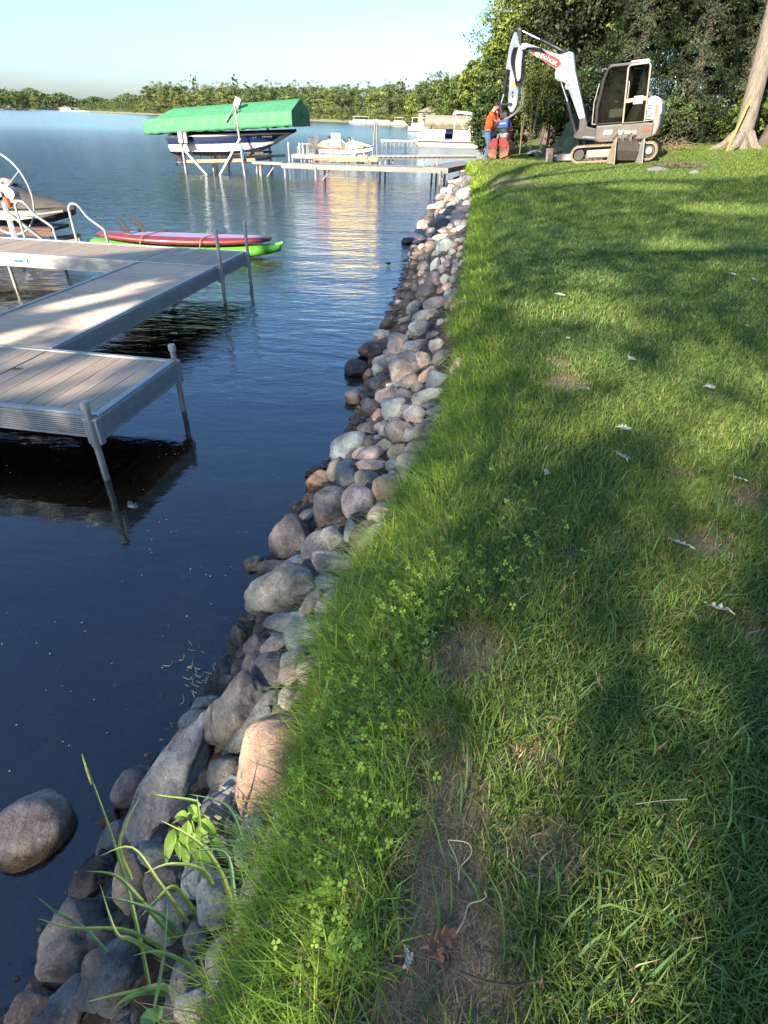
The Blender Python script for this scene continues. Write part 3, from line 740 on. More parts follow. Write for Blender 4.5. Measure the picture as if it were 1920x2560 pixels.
def limb_mesh(b, base, top, r0, r1, rng, bend=.15, seg=7, n=10):
    base = np.array(base, float); top = np.array(top, float); pts = []
    off = rng.normal(size=3) * bend * np.linalg.norm(top - base) * .3; off[2] = 0
    for i in range(seg + 1):
        f = i / seg; pts.append(tuple(base + (top - base) * f + off * math.sin(math.pi * f)))
    flare = [r0 * 1.35] + [r0 + (r1 - r0) * (i / seg) for i in range(1, seg + 1)]
    b.tube(pts, flare, n); return pts
def lobes_for(kind, h, w, rng, c=(0, 0)):
    out = []
    if kind == 'round':
        for k in range(13):
            a = rng.uniform(0, 6.28); zz = rng.uniform(.34, .90); rr_ = w * .33 * math.sqrt(max(0, 1 - ((zz - .58) / .48) ** 2)) * rng.uniform(.6, 1.15)
            q = w * rng.uniform(.20, .30); out.append((c[0] + math.cos(a) * rr_, c[1] + math.sin(a) * rr_, h * zz, q, q, q * .8))
    elif kind == 'pine':
        for k in range(15):
            zz = .30 + .68 * k / 14; a = rng.uniform(0, 6.28); q = w * .5 * (1.1 - zz) ** .7
            out.append((c[0] + math.cos(a) * q * .55, c[1] + math.sin(a) * q * .55, h * zz, q * .75, q * .75, h * .045))
    elif kind == 'spruce':
        for k in range(12):
            zz = .12 + .86 * k / 11; q = w * .5 * (1.03 - zz) + .1; out.append((c[0], c[1], h * zz, q, q, h * .05))
    elif kind == 'low':
        for k in range(9):
            a = rng.uniform(0, 6.28); q = w * rng.uniform(.2, .3); out.append((c[0] + math.cos(a) * w * .28, c[1] + math.sin(a) * w * .28, h * rng.uniform(.25, .75), q, q, h * .26))
    return out
def tree(name, kind, x, y, z, h, w, n, leaf, col, label, group, cat='tree', trunk=.2, bark=None, seed=0, shell=.75, tintc=(.35, .25, .1), aspect=.55, low=None):
    rng = np.random.default_rng(seed)
    root = thing(name, label, cat, (x, y, z), rng.uniform(0, 6.28), group)
    lb = lobes_for(kind, h, w, rng)
    P, nr_, tint = crown_points(n, lb, rng, shell)
    if low is not None: P = P[P[:, 2] > low]; nr_ = nr_[:len(P)]; tint = tint[:len(P)]
    c = np.array(col) * (1 + .22 * tint * np.array(tintc) / .35 * .8)
    c = np.clip(c, .004, 1)
    leaf_cloud('crown', P, leaf * rng.uniform(.6, 1.3, len(P)), c, parent=root, nrm=nr_, aspect=aspect, rng=rng)
    b = MB(); pts = limb_mesh(b, (0, 0, -.3), (0, 0, h * .8), trunk, trunk * .25, rng, .06)
    for k in range(6 if n > 900 else 3):
        q = pts[2 + k % 5]; e = lb[rng.integers(0, len(lb))]; b.tube([q, (np.array(q) * .4 + np.array(e[:3]) * .6 + [0, 0, .1]).tolist(), e[:3]], [trunk * .4, trunk * .22, trunk * .06], 6)
    b.build('trunk', bark or M_barkd, root, smooth=True)
    return root

# ------------------------------------------------------------------ the tall oaks behind the viewer whose crowns shade the lawn and the dock
SPOTS = []
def spot(px, py, rx, ry, z=.83, infl=.12):
    c_ = atz(px, py, z); e1 = atz(px + rx, py, z); e2 = atz(px, py - ry, z); SPOTS.append((c_[0], c_[1], max(.04, abs(e1[0] - c_[0])) + infl, max(.05, np.linalg.norm((e2 - c_)[:2])) + infl * 1.2, z))
for q in [(1378, 778, 55, 16), (1492, 770, 40, 34), (1455, 892, 66, 24), (1420, 930, 30, 16), (1552, 800, 34, 12), (1790, 915, 56, 15), (1880, 955, 40, 18), (1565, 1022, 52, 18), (1712, 1008, 40, 22), (1890, 1062, 40, 18), (1745, 1090, 46, 12),
          (1640, 960, 30, 10), (1500, 700, 50, 12), (1180, 1560, 60, 34), (1190, 1650, 34, 20), (1350, 1760, 46, 46), (1385, 1880, 34, 40), (1610, 2140, 90, 60), (1400, 2490, 110, 46), (1560, 2520, 60, 30), (1390, 2190, 30, 40), (1015, 1930, 30, 20),
          (1700, 620, 70, 8), (1820, 545, 90, 8), (1630, 500, 90, 6), (1420, 478, 60, 4), (1720, 1480, 26, 16), (1850, 1850, 24, 30)]: spot(*q, infl=.12 if q[1] < 1400 else .03)
for q in [(705, 1930, 44, 52, .42), (1034, 621, 12, 9, .12), (1055, 619, 12, 10, .2), (1046, 634, 10, 6, .1), (1112, 580, 20, 6, .35), (1138, 577, 12, 6, .45), (1095, 600, 30, 4, .3)]: spot(*q, infl=.22)
_r = random.Random(21)
for q in [(26,834,34,26),(262,778,80,18),(243,808,40,12),(338,709,26,9),(174,740,42,9),(168,761,40,10),(284,740,32,9),(234,704,44,7),(356,666,22,5),(460,630,22,5),(120,700,30,7),
          (26,947,46,28),(95,956,36,20),(256,938,60,22),(213,973,50,20),(272,904,60,14),(74,899,62,12),(325,925,24,14),(150,930,34,14)]: spot(*q, z=.5, infl=.10)
for px, py, rx, ry in [(60, 1600, 60, 20), (508, 1482, 26, 14), (20, 1990, 50, 40), (40, 1450, 60, 26)]: spot(px, py, rx, ry, -.05)
def shaded(x, y):
    """where the big crowns' shade falls"""
    w = 1.1 * Wob(31, 8, .9, 2)(np.stack([x, y, 0 * x], -1))
    left = np.interp(y, [-3, 5, 7, 8.6, 9.4, 10.6, 11.4, 14, 18], [-9, -8, -6.8, -5.2, -3.9, -2.6, -.8, -.2, 1.0])
    far = np.interp(x, [-2, 2, 3, 6, 9, 14, 22], [13, 15, 16.3, 17.3, 17.6, 18.5, 19.5])
    s1 = (x - 5.0) * .53 + (y - 23.5) * .85; t1 = (x - 5.0) * .85 - (y - 23.5) * .53     # shade that falls on the raised boom
    return ((x > left + w * .35) & (y < far + w * .8) & (x < 22) & (y > -6)) | ((s1 > -.3) & (s1 < 9) & (t1 > -1.6) & (t1 < 1.5))
OAKS = [(-23, -11, 17, 6.2), (-14.5, -11.5, 19, 6.4), (-6.0, -11, 20, 6.2), (2.5, -11.8, 19, 6.4), (11, -11, 20, 6.4), (-18.0, -22.0, 25, 7.4), (-7.0, -22.5, 26, 7.6), (4, -22, 25, 7.4), (15, -20.5, 24, 7), (-11.2, -5.2, 25, 5.2)]
g_ = .13
gx, gy = np.meshgrid(np.arange(-9, 22, g_), np.arange(-6, 32, g_)); gx = gx.ravel(); gy = gy.ravel()
rep = 2
gx = np.repeat(gx, rep) + RNG.uniform(-g_, g_, len(gx) * rep) ; gy = np.repeat(gy, rep) + RNG.uniform(-g_, g_, len(gy) * rep)
k_ = shaded(gx, gy) & ((gx < -1.2) | (RNG.random(len(gx)) < np.where(gy > 6.5, .70, .80))); gx, gy = gx[k_], gy[k_]; dk_ = (gx < -1.8) & (gy > 3); gx = np.concatenate([gx, gx[dk_] + RNG.uniform(-.06, .06, dk_.sum())]); gy = np.concatenate([gy, gy[dk_] + RNG.uniform(-.06, .06, dk_.sum())])
LP = [[] for _ in OAKS]
G0 = np.stack([gx, gy, np.full_like(gx, .65)], -1)
# intervals along the sun ray inside each crown
best = np.full((len(gx), len(OAKS), 2), np.nan)
for j, (ox, oy, oh, orr) in enumerate(OAKS):
    C = np.array([ox, oy, oh * .58]); Rr = np.array([orr, orr, oh * .42])
    o_ = (G0 - C) / Rr; d_ = SUNV / Rr
    A_ = (d_ ** 2).sum(); B_ = 2 * (o_ @ d_); C_ = (o_ ** 2).sum(1) - 1; D_ = B_ ** 2 - 4 * A_ * C_
    ok = D_ > 0; sq = np.sqrt(np.where(ok, D_, 0))
    best[ok, j, 0] = ((-B_ - sq) / (2 * A_))[ok]; best[ok, j, 1] = ((-B_ + sq) / (2 * A_))[ok]
has = ~np.isnan(best[:, :, 0])
pick = RNG.random(has.shape) * has
j_ = pick.argmax(1); ok = has.any(1)
t0 = best[np.arange(len(gx)), j_, 0]; t1 = best[np.arange(len(gx)), j_, 1]
t_ = t0 + (t1 - t0) * RNG.beta(.7, .7, len(gx))
PT = G0 + SUNV * t_[:, None]
# keep the gaps the sun comes through
for cx_, cy_, rx, ry, z_ in SPOTS:
    tt = (PT[:, 2] - z_) / SUNV[2]; hx = PT[:, 0] - SUNV[0] * tt; hy = PT[:, 1] - SUNV[1] * tt
    ok &= ((hx - cx_) / rx) ** 2 + ((hy - cy_) / ry) ** 2 > 1
OAKC = (.22, .34, .09)
for j, (ox, oy, oh, orr) in enumerate(OAKS):
    m_ = ok & (j_ == j); P = PT[m_] - [ox, oy, .8]
    rt_ = thing('oak_tree', ['tall oak behind the lawn, first from the water', 'tall oak on the shore close behind the viewer', 'tall oak behind the middle of the lawn', 'tall oak behind the open lawn', 'tall oak at the inland end of the front row',
                             'older oak in the back row nearest the water', 'older oak in the middle of the back row', 'older oak in the back row behind the lawn', 'older oak at the inland end of the back row', 'tallest oak standing by the water behind the viewer'][j], 'tree', (ox, oy, .8), 0, 'shade oaks behind the lawn')
    if len(P): leaf_cloud('crown', P, RNG.uniform(.11, .175, len(P)), OAKC, mat=M_oakleaf, parent=rt_, nrm=np.repeat(SUNV[None], len(P), 0) + RNG.normal(size=(len(P), 3)) * .45, aspect=.85)
    b = MB(); rng = np.random.default_rng(j + 50); pts = limb_mesh(b, (0, 0, -.4), (0, 0, oh * .7), .42, .12, rng, .05)
    for k in range(7):
        q = pts[2 + k % 5]; a = rng.uniform(0, 6.28); e = (math.cos(a) * orr * .6, math.sin(a) * orr * .6, oh * rng.uniform(.5, .85))
        b.tube([q, (np.array(q) * .45 + np.array(e) * .55 + [0, 0, .2]).tolist(), e], [.18, .1, .03], 6)
    b.build('trunk', M_bark, rt_, smooth=True)

# ------------------------------------------------------------------ grass
def blades(name, x, y, h, w, lean, col, seed, label, z=None, droop=None, mat=None, rows=2, parent=None):
    rng = np.random.default_rng(seed); n = len(x)
    if z is None: z = zt(x, y)
    B = np.stack([x, y, z - .008], -1)
    az = rng.uniform(0, 2 * math.pi, n) if droop is None else droop + rng.normal(0, .8, n)
    dirv = np.stack([np.cos(az), np.sin(az), 0 * az], -1)
    # blades turn their flat side any way
    az2 = az + math.pi / 2 + rng.normal(0, .5, n); sd = np.stack([np.cos(az2), np.sin(az2), 0 * az], -1)
    h = h[:, None]; w = w[:, None]; lean = lean[:, None]
    up = np.array([0, 0, 1.])
    M1 = B + up * h * .55 + dirv * h * lean * .28
    T = B + up * h * (1 - .35 * lean) + dirv * h * lean * .95
    if rows == 2:
        V_ = np.stack([B - sd * w * .5, B + sd * w * .5, M1 - sd * w * .42, M1 + sd * w * .42, T], 1)
        F_ = np.array([[0, 1, 3], [0, 3, 2], [2, 3, 4]]); k = 5
    else:
        V_ = np.stack([B - sd * w * .5, B + sd * w * .5, T], 1); F_ = np.array([[0, 1, 2]]); k = 3
    Fq = (np.arange(n)[:, None, None] * k + F_[None]).reshape(-1, 3)
    c = np.repeat(col[:, None, :], k, 1)
    c[:, -1] = c[:, -1] * 1.12
    o = np_mesh(name, V_.reshape(-1, 3), Fq, mat or M_grass, c.reshape(-1, 3), parent=parent)
    if label: prop(o, label, kind='stuff')
    return o
WG = Wob(77, 10, 1.1, 3); WG2 = Wob(78, 10, 5.0, 2)
def grass_zone(y0, y1, x1f, dens, wpx, seed, name, label, rows=2, hs=1.0):
    rng = np.random.default_rng(seed)
    x0 = float(min(xg(y0), xg(y1))) - .15; area = (y1 - y0) * (x1f - x0); n = int(area * dens)
    x = rng.uniform(x0, x1f, n); y = rng.uniform(y0, y1, n)
    # keep only what the lens, or a step to the side, can see
    px = np.abs(x) < (y * _fw[1] + 1.4) * .76 + .55
    e = x - xg(y)
    br = bare(x, y); P = np.stack([x, y, 0 * x], -1); wv = WG(P); w2 = WG2(P)
    clump = .5 + .5 * np.clip(w2, -1, 1)
    keep = px & (e > -.01 + .04 * w2) & (rng.random(n) > br * .90) & (rng.random(n) < .62 + .5 * clump)
    x, y, e, br, wv, w2 = x[keep], y[keep], e[keep], br[keep], wv[keep], w2[keep]; n = len(x)
    edge = 1 - sstep(.10, .60 + .12 * wv, e)
    h = (.052 + .016 * wv + .02 * rng.random(n)) * hs; h = h * (1 - edge) + edge * rng.uniform(.08, .18, n) * (1 - .12 * w2)
    h = h * (1 - .55 * br) * rng.uniform(.6, 1.25, n)
    d = np.hypot(x, y)
    w = np.maximum(.0032 * rng.uniform(.7, 1.5, n), wpx * (d * .85 + .9) / 573.0 * rng.uniform(.7, 1.3, n))
    lean = rng.uniform(.3, 1.25, n)
    lean = lean * (1 + .35 * edge)
    lushA = np.array([.145, .22, .05]); dark = np.array([.095, .175, .052]); edgeC = np.array([.31, .45, .065]); dry = np.array([.36, .29, .17])
    f = sstep(-.6, .7, wv)[:, None]
    c = dark * (1 - f) + lushA * f
    c = c * (1 - edge[:, None]) + edgeC * edge[:, None]
    dr = (rng.random(n) < (.05 + .62 * br + .10 * edge))[:, None]
    c = np.where(dr, dry * rng.uniform(.6, 1.1, (n, 1)), c)
    c = c * rng.uniform(.68, 1.35, (n, 1)) * rng.uniform(.93, 1.07, (n, 3))
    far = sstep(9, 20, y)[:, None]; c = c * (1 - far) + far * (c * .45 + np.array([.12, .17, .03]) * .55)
    droop = None
    az = rng.uniform(0, 2 * math.pi, n); az = np.where((rng.random(n) < edge * .75), math.pi + rng.normal(0, .7, n), az)
    return blades(name, x, y, h, w, lean, c, seed + 1, label, droop=az, rows=rows)
grass_zone(.25, 2.2, 2.6, 19000, .75, 101, 'grass', 'tall soft grass and short lawn blades nearest the viewer')
grass_zone(2.2, 4.5, 4.2, 10500, .75, 102, 'grass', 'lawn grass blades in the middle of the yard')
grass_zone(4.5, 8.5, 7.4, 4600, .8, 103, 'grass', 'lawn grass blades beyond the leaf litter')
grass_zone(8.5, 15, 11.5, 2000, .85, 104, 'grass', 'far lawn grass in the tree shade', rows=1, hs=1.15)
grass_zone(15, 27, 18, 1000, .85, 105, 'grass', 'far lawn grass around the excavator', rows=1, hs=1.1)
# dry straw in the bare strip
rng = np.random.default_rng(5); n = 130000; x = rng.uniform(-.4, 2.4, n); y = rng.uniform(.3, 3.4, n)
k = (rng.random(n) < bare(x, y) * .75 + .03) & (x > xg(y)); x, y = x[k], y[k]; n = len(x)
blades('dry_straw', x, y, rng.uniform(.02, .05, n), np.full(n, .0022), rng.uniform(1.6, 3.0, n), np.array([.36, .30, .21]) * rng.uniform(.5, 1.2, (n, 1)), 6, 'pale dry straw lying in the worn strip of lawn')
# coarser single blades standing out of the sward
n = 900; rng = np.random.default_rng(8); y = .4 + 4.2 * rng.random(n) ** 1.3; x = xg(y) + rng.random(n) * (1.1 + .5 * y)
blades('coarse_grass', x, y, rng.uniform(.07, .16, n), rng.uniform(.004, .0075, n), rng.uniform(.6, 1.5, n), np.array([.11, .21, .065]) * rng.uniform(.7, 1.4, (n, 1)), 9, 'broad coarse grass blades standing out of the lawn')
# long edge grass hanging over the stones
n = 5200; y = .3 + 25 * rng.random(n) ** 1.7; x = xg(y) + np.abs(rng.normal(.08, .08, n)) * (1 + .03 * y)
blades('bank_grass', x, y, rng.uniform(.09, .21, n), np.maximum(.0034, .0013 * (y + 1)), rng.uniform(.5, 1.2, n), np.array([.31, .45, .07]) * rng.uniform(.7, 1.3, (n, 1)), 10, 'long bright grass hanging over the stone bank', droop=np.full(n, math.pi * 1.02))

# ------------------------------------------------------------------ trees and bushes on the right and beyond
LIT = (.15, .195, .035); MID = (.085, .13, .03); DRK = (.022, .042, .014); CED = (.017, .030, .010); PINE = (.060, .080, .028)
def gz(x, y): return float(zt(x, y))
for i, (x, y) in enumerate([(8.5, 31.5), (12.2, 31), (16.2, 31), (20.5, 31), (24.5, 30), (10.3, 36), (15, 36), (19.5, 36), (25, 36)]):
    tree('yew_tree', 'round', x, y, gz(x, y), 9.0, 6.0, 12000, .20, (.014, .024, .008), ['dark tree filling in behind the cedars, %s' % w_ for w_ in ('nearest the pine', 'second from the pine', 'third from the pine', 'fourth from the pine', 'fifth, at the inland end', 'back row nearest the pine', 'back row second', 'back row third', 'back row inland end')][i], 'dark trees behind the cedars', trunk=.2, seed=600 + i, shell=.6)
# bush at the water behind the two workers
for i, (x, y, h, w, c, n, lab) in enumerate([
    (4.0, 27.2, 2.5, 1.7, (.030, .055, .016), 6000, 'dark leafy bush at the water edge behind the worker'),
    (4.7, 28.4, 3.3, 2.6, (.045, .075, .02), 5200, 'bush behind the excavator arm with pale stems'),
    (6.2, 27.6, 3.2, 2.6, (.040, .07, .02), 5200, 'dense bush behind the green tarp'),
    (8.0, 28.2, 3.4, 2.8, (.030, .055, .018), 4200, 'dark bush behind the excavator cab'),
    (13.4, 26.2, 1.9, 2.6, (.085, .13, .03), 3400, 'low sunlit shrub beside the leaning trunk'),
    (15.6, 25.6, 2.4, 2.8, (.05, .08, .022), 3000, 'low shrub beyond the leaning trunk'),
    (11.0, 27.0, 1.6, 2.4, (.065, .10, .025), 3000, 'low scrub under the cedars')]):
    tree('bush', 'low', x, y, gz(x, y), h, w, int(n * 1.7), .115, c, lab, 'bushes along the back of the lawn', cat='bush', trunk=.05, seed=200 + i, shell=.6)
# dark cedars
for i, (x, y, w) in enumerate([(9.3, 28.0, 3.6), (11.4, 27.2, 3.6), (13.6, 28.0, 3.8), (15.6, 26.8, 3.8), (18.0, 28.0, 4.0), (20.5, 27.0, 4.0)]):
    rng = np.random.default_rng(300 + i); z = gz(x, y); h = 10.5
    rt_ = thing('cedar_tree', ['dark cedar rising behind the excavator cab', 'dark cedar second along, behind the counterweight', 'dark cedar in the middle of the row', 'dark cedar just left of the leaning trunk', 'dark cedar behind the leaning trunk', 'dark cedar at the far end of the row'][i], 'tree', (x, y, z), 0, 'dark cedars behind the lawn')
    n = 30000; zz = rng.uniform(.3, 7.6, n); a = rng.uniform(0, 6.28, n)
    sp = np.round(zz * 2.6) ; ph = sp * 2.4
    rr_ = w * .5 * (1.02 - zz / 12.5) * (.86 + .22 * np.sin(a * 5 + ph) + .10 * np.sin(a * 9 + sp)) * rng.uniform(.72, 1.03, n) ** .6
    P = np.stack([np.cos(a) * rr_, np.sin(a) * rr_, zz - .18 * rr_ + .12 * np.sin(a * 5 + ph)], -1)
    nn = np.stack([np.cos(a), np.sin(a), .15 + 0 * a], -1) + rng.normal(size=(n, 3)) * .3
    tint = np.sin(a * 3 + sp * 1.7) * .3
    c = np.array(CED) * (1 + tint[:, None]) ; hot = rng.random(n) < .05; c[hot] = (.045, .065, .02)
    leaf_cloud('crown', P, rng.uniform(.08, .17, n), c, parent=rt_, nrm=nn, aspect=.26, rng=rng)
    b = MB(); limb_mesh(b, (0, 0, -.3), (0, 0, 9), .22, .05, rng, .03)
    for k in range(10):
        a_ = rng.uniform(0, 6.28); z0 = rng.uniform(.3, 2.4); b.tube([(0, 0, z0), (math.cos(a_) * 1.1, math.sin(a_) * 1.1, z0 - .15)], [.035, .012], 5)
    b.build('trunk', M_barkd, rt_, smooth=True)
# tall trees over the boom
for q in [('pine_tree', 'pine', 7.6, 34, 15, 7.6, 20000, .17, PINE, 'tall dark pine with open branches above the excavator boom', .34, 401),
          ('broadleaf_tree', 'round', 10.6, 32.5, 12, 7.5, 17000, .16, LIT, 'sunlit yellow-green tree between the boom and the cab', .28, 402),
          ('broadleaf_tree', 'round', 9.2, 47, 13, 7, 15000, .19, LIT, 'tall bright tree behind the pine', .3, 404),
          ('broadleaf_tree', 'round', 14.5, 33, 13, 8, 15000, .17, MID, 'tall tree behind the cedars', .3, 411),
          ('broadleaf_tree', 'round', 20, 34, 14, 9, 14000, .18, (.06, .09, .025), 'tall tree behind the end of the cedars', .3, 412),
          ('broadleaf_tree', 'round', 12.5, 58, 13, 10, 9000, .26, MID, 'tall tree inland behind the pine', .3, 413)]:
    nm, kd, x, y, h, w, n, lf, c, lab, tr_, sd = q
    tree(nm, kd, x, y, gz(x, y) if y < 178 else .5, h, w, n, lf, c, lab, 'trees along the near shore', trunk=tr_, seed=sd, shell=.72)
# the near shore stepping down towards the lake: (photo x, distance, photo y of its top, photo width)
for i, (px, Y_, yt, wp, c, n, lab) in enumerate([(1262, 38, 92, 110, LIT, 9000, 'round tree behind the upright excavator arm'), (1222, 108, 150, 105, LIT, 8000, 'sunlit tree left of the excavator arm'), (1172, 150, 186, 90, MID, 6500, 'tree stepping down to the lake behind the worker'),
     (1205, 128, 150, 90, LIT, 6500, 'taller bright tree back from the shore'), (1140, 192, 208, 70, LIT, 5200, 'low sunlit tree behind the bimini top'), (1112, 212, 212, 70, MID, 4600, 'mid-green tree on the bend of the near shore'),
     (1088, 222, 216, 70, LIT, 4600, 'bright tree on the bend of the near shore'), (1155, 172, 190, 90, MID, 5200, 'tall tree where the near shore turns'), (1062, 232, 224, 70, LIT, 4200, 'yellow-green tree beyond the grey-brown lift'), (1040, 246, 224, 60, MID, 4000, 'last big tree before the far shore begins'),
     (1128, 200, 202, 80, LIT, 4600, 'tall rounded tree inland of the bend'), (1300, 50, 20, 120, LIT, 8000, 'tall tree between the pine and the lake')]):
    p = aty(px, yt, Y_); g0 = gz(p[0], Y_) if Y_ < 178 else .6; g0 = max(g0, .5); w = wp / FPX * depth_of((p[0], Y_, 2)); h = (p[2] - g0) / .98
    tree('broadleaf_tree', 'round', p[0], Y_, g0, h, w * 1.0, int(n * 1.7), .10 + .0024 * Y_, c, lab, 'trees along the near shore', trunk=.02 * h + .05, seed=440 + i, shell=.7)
# saplings with bare pale stems behind the boom
for i, (x, y) in enumerate([(5.3, 26.3), (5.75, 26.6), (5.0, 26.7)]):
    rng = np.random.default_rng(500 + i); z = gz(x, y); t_ = thing('sapling', ['thin pale-stemmed sapling behind the boom', 'second thin sapling beside it, nearer the tarp', 'third thin sapling, nearer the arm'][i], 'sapling', (x, y, z), 0, 'thin saplings behind the boom')
    b = MB(); st = []
    for k in range(4):
        e = (rng.normal(0, .35), rng.normal(0, .2), rng.uniform(2.2, 3.2)); b.tube([(0, 0, -.1), (e[0] * .3, e[1] * .3, e[2] * .5), e], [.015, .011, .005], 5); st.append(e)
    b.build('stem', pm('pale_stem%d' % i, (.17, .14, .09), .8), t_, smooth=True)
    P = np.array([st[k] for k in rng.integers(0, 4, 700)]) * rng.uniform(.45, 1.05, (700, 1)) + rng.normal(size=(700, 3)) * .18
    leaf_cloud('foliage', P, rng.uniform(.06, .12, 700), (.13, .17, .035), parent=t_, rng=rng)
# the leaning oak trunk on the right
tb = atz(1845, 383, 1.55); tbx, tby = float(tb[0]), float(tb[1]); tz_ = gz(tbx, tby)
t_ = thing('leaning_oak', 'big leaning grey-barked oak trunk standing on the lawn before the dark cedars', 'tree', (tbx, tby, tz_))
b = MB(); rng = np.random.default_rng(3); pts = []; rad = []
for i in range(15):
    f = i / 14; zz = -.3 + 9.5 * f; pts.append((-.55 * f + .05 * math.sin(7 * f), .1 * math.sin(4 * f), zz)); rad.append(.285 * (1 - .30 * f) + .16 * max(0, 1 - (zz + .3) / .7) ** 2)
b.tube(pts, rad, 20); b.build('trunk', M_bark, t_, smooth=True)
b = MB()
for a_ in (.4, 1.7, 2.7, 3.9, 5.2): b.tube([(math.cos(a_) * .2, math.sin(a_) * .2, .45), (math.cos(a_) * .5, math.sin(a_) * .5, .10), (math.cos(a_) * .95, math.sin(a_) * .95, -.08)], [.16, .14, .05], 8)
b.build('root', M_bark, t_, smooth=True)
P, nn, tt = crown_points(7000, [(-.8, 0, 11, 4, 4, 2.6), (1.5, 1, 10.5, 3.5, 3.5, 2.2), (-2.8, -.6, 10, 3, 3, 2)], rng)
leaf_cloud('crown', P, rng.uniform(.2, .4, len(P)), OAKC, parent=t_, nrm=nn, rng=rng)
t_ = thing('dark_oak', 'darker trunk leaning the other way behind the big oak trunk', 'tree', (tbx + 1.7, tby + 1.6, tz_ + .05))
b = MB(); b.tube([(-.1, 0, -.3), (.25, 0, 1.2), (.9, .1, 3.2), (1.9, .2, 6), (2.6, .2, 8)], [.30, .24, .21, .17, .1], 14); b.build('trunk', M_barkd, t_, smooth=True)
P, nn, tt = crown_points(2500, [(2.6, 0, 9, 3, 3, 2)], rng); leaf_cloud('crown', P, rng.uniform(.2, .4, len(P)), OAKC, parent=t_, nrm=nn, rng=rng)
# pole leaning on the trunk
b = MB(); b.bar((tbx - .62, tby - .42, tz_ - .02), (tbx - .36, tby - .44, tz_ + 1.35), .03, .05); o = b.build('yellow_plank', pm('yellow_board', (.55, .33, .04), .6)); prop(o, 'yellow board propped against the side of the leaning oak trunk', 'board')
# brush heap under the cedars: dry twigs
def twig_heap(name, c, r, h, n, mat, seed, lab, cat, rad=.012):
    rng = np.random.default_rng(seed); b = MB()
    for k in range(n):
        a_ = rng.uniform(0, 6.28); d_ = r * math.sqrt(rng.random()); p = np.array([math.cos(a_) * d_, math.sin(a_) * d_ * .5, rng.uniform(0, h) * (1 - d_ / r * .7)])
        dd = rng.normal(size=3) * [1, 1, .35]; dd /= np.linalg.norm(dd); L = rng.uniform(.15, .5) * r
        b.tube([p, p + dd * L * .5 + [0, 0, .02], p + dd * L], [rad, rad * .7, rad * .3], 4)
    o = b.build(name, mat); o.location = c; return prop(o, lab, cat)
twig_heap('brush_pile', (tbx - 1.9, tby + .9, gz(tbx - 1.9, tby + .9)), 1.1, .45, 110, pm('dry_twigs', (.16, .11, .07), .9), 5, 'pile of dry brush between the cedars and the leaning trunk', 'brush pile', .012)
pz = atz(1700, 428, 1.28)
twig_heap('twig_pile', (pz[0], pz[1], gz(pz[0], pz[1])), .75, .16, 110, M_barkd, 6, 'low pile of dark twigs and leaves on the lawn near the loose bucket', 'twig pile', .012)
b = MB(); b.loft([[(-.25, -.1, 0), (-.25, .1, 0), (-.25, 0, .05)], [(0, -.14, 0), (0, .12, .02), (0, 0, .10)], [(.3, -.08, 0), (.3, .1, 0), (.3, .02, .05)]])
q = atz(1640, 432, 1.25); o = b.build('plastic_sheet', M_alud, smooth=True); o.location = (q[0], q[1], gz(q[0], q[1])); prop(o, 'crumpled grey plastic beside the twig pile', 'plastic sheet')
q = atz(1733, 440, 1.25); b = MB(); b.loft([[(-.12, -.05, 0), (-.12, .05, 0), (-.12, 0, .04)], [(0, -.08, 0), (0, .08, .02), (0, 0, .09)], [(.14, -.04, 0), (.14, .05, 0), (.14, .02, .04)]])
o = b.build('paper_scrap', M_alud, smooth=True); o.location = (q[0], q[1], gz(q[0], q[1])); prop(o, 'small grey scrap at the near end of the twig pile', 'scrap')

# ------------------------------------------------------------------ woods across the lake: four kinds of tree, each one placed along the shore
def far_proto(kind, seed, n, leaf, col, h, w):
    rng = np.random.default_rng(seed); lb = lobes_for(kind, h, w, rng)
    if kind == 'round': lb += [(0, 0, h * .35, w * .42, w * .42, h * .3)]
    P, nn, tint = crown_points(n, lb, rng, .8); P[:, 2] = np.maximum(P[:, 2], .2)
    c = np.clip(np.array(col) * (1 + .25 * tint), .01, 1)
    V_, F_ = leaf_arrays(P, leaf * rng.uniform(.6, 1.3, n), nn, .7, rng); c = c * rng.uniform(.75, 1.25, (n, 1))
    o = np_mesh('crown', V_, F_, M_leaf, np.repeat(c, 4, 0)); me = o.data; bpy.data.objects.remove(o)
    b = MB(); b.tube([(0, 0, -1.5), (0, 0, h * .85)], [.35, .1], 5); tm = b.mesh('trunk'); tm.materials.append(M_barkd)
    return me, tm
FT = [far_proto('round', 1, 4200, .62, (.14, .175, .06), 15, 13), far_proto('round', 2, 4200, .62, (.095, .135, .048), 17, 13), far_proto('round', 3, 3600, .6, (.165, .19, .065), 12, 13),
      far_proto('pine', 4, 3000, .6, (.09, .115, .045), 20, 9), far_proto('spruce', 5, 2600, .55, (.08, .105, .04), 18, 6), far_proto('low', 6, 1500, .5, (.15, .18, .05), 5, 9)]
FN = ['rounded yellow-green tree', 'rounded deep green tree', 'low spreading pale green tree', 'open-topped tall pine', 'pointed spruce', 'shoreline bush']
rt = random.Random(12); FAR = []
def far_tree(px, dist, s, k, where):
    v = ray(px, 292); v = v[:2] / np.linalg.norm(v[:2]) * dist
    me, tm = FT[k]
    root = thing('far_tree', f'{FN[k]} {where}', 'tree', (v[0], v[1], .8), rt.uniform(0, 6.28), 'trees along the far shore'); FAR.append((px, dist, k, where, root))
    root.scale = (s * rt.uniform(.85, 1.2), s * rt.uniform(.85, 1.2), s * rt.uniform(.85, 1.1))
    for m_, n_ in ((me, 'crown'), (tm, 'trunk')):
        o = bpy.data.objects.new(n_, m_); COL.objects.link(o); o.parent = root
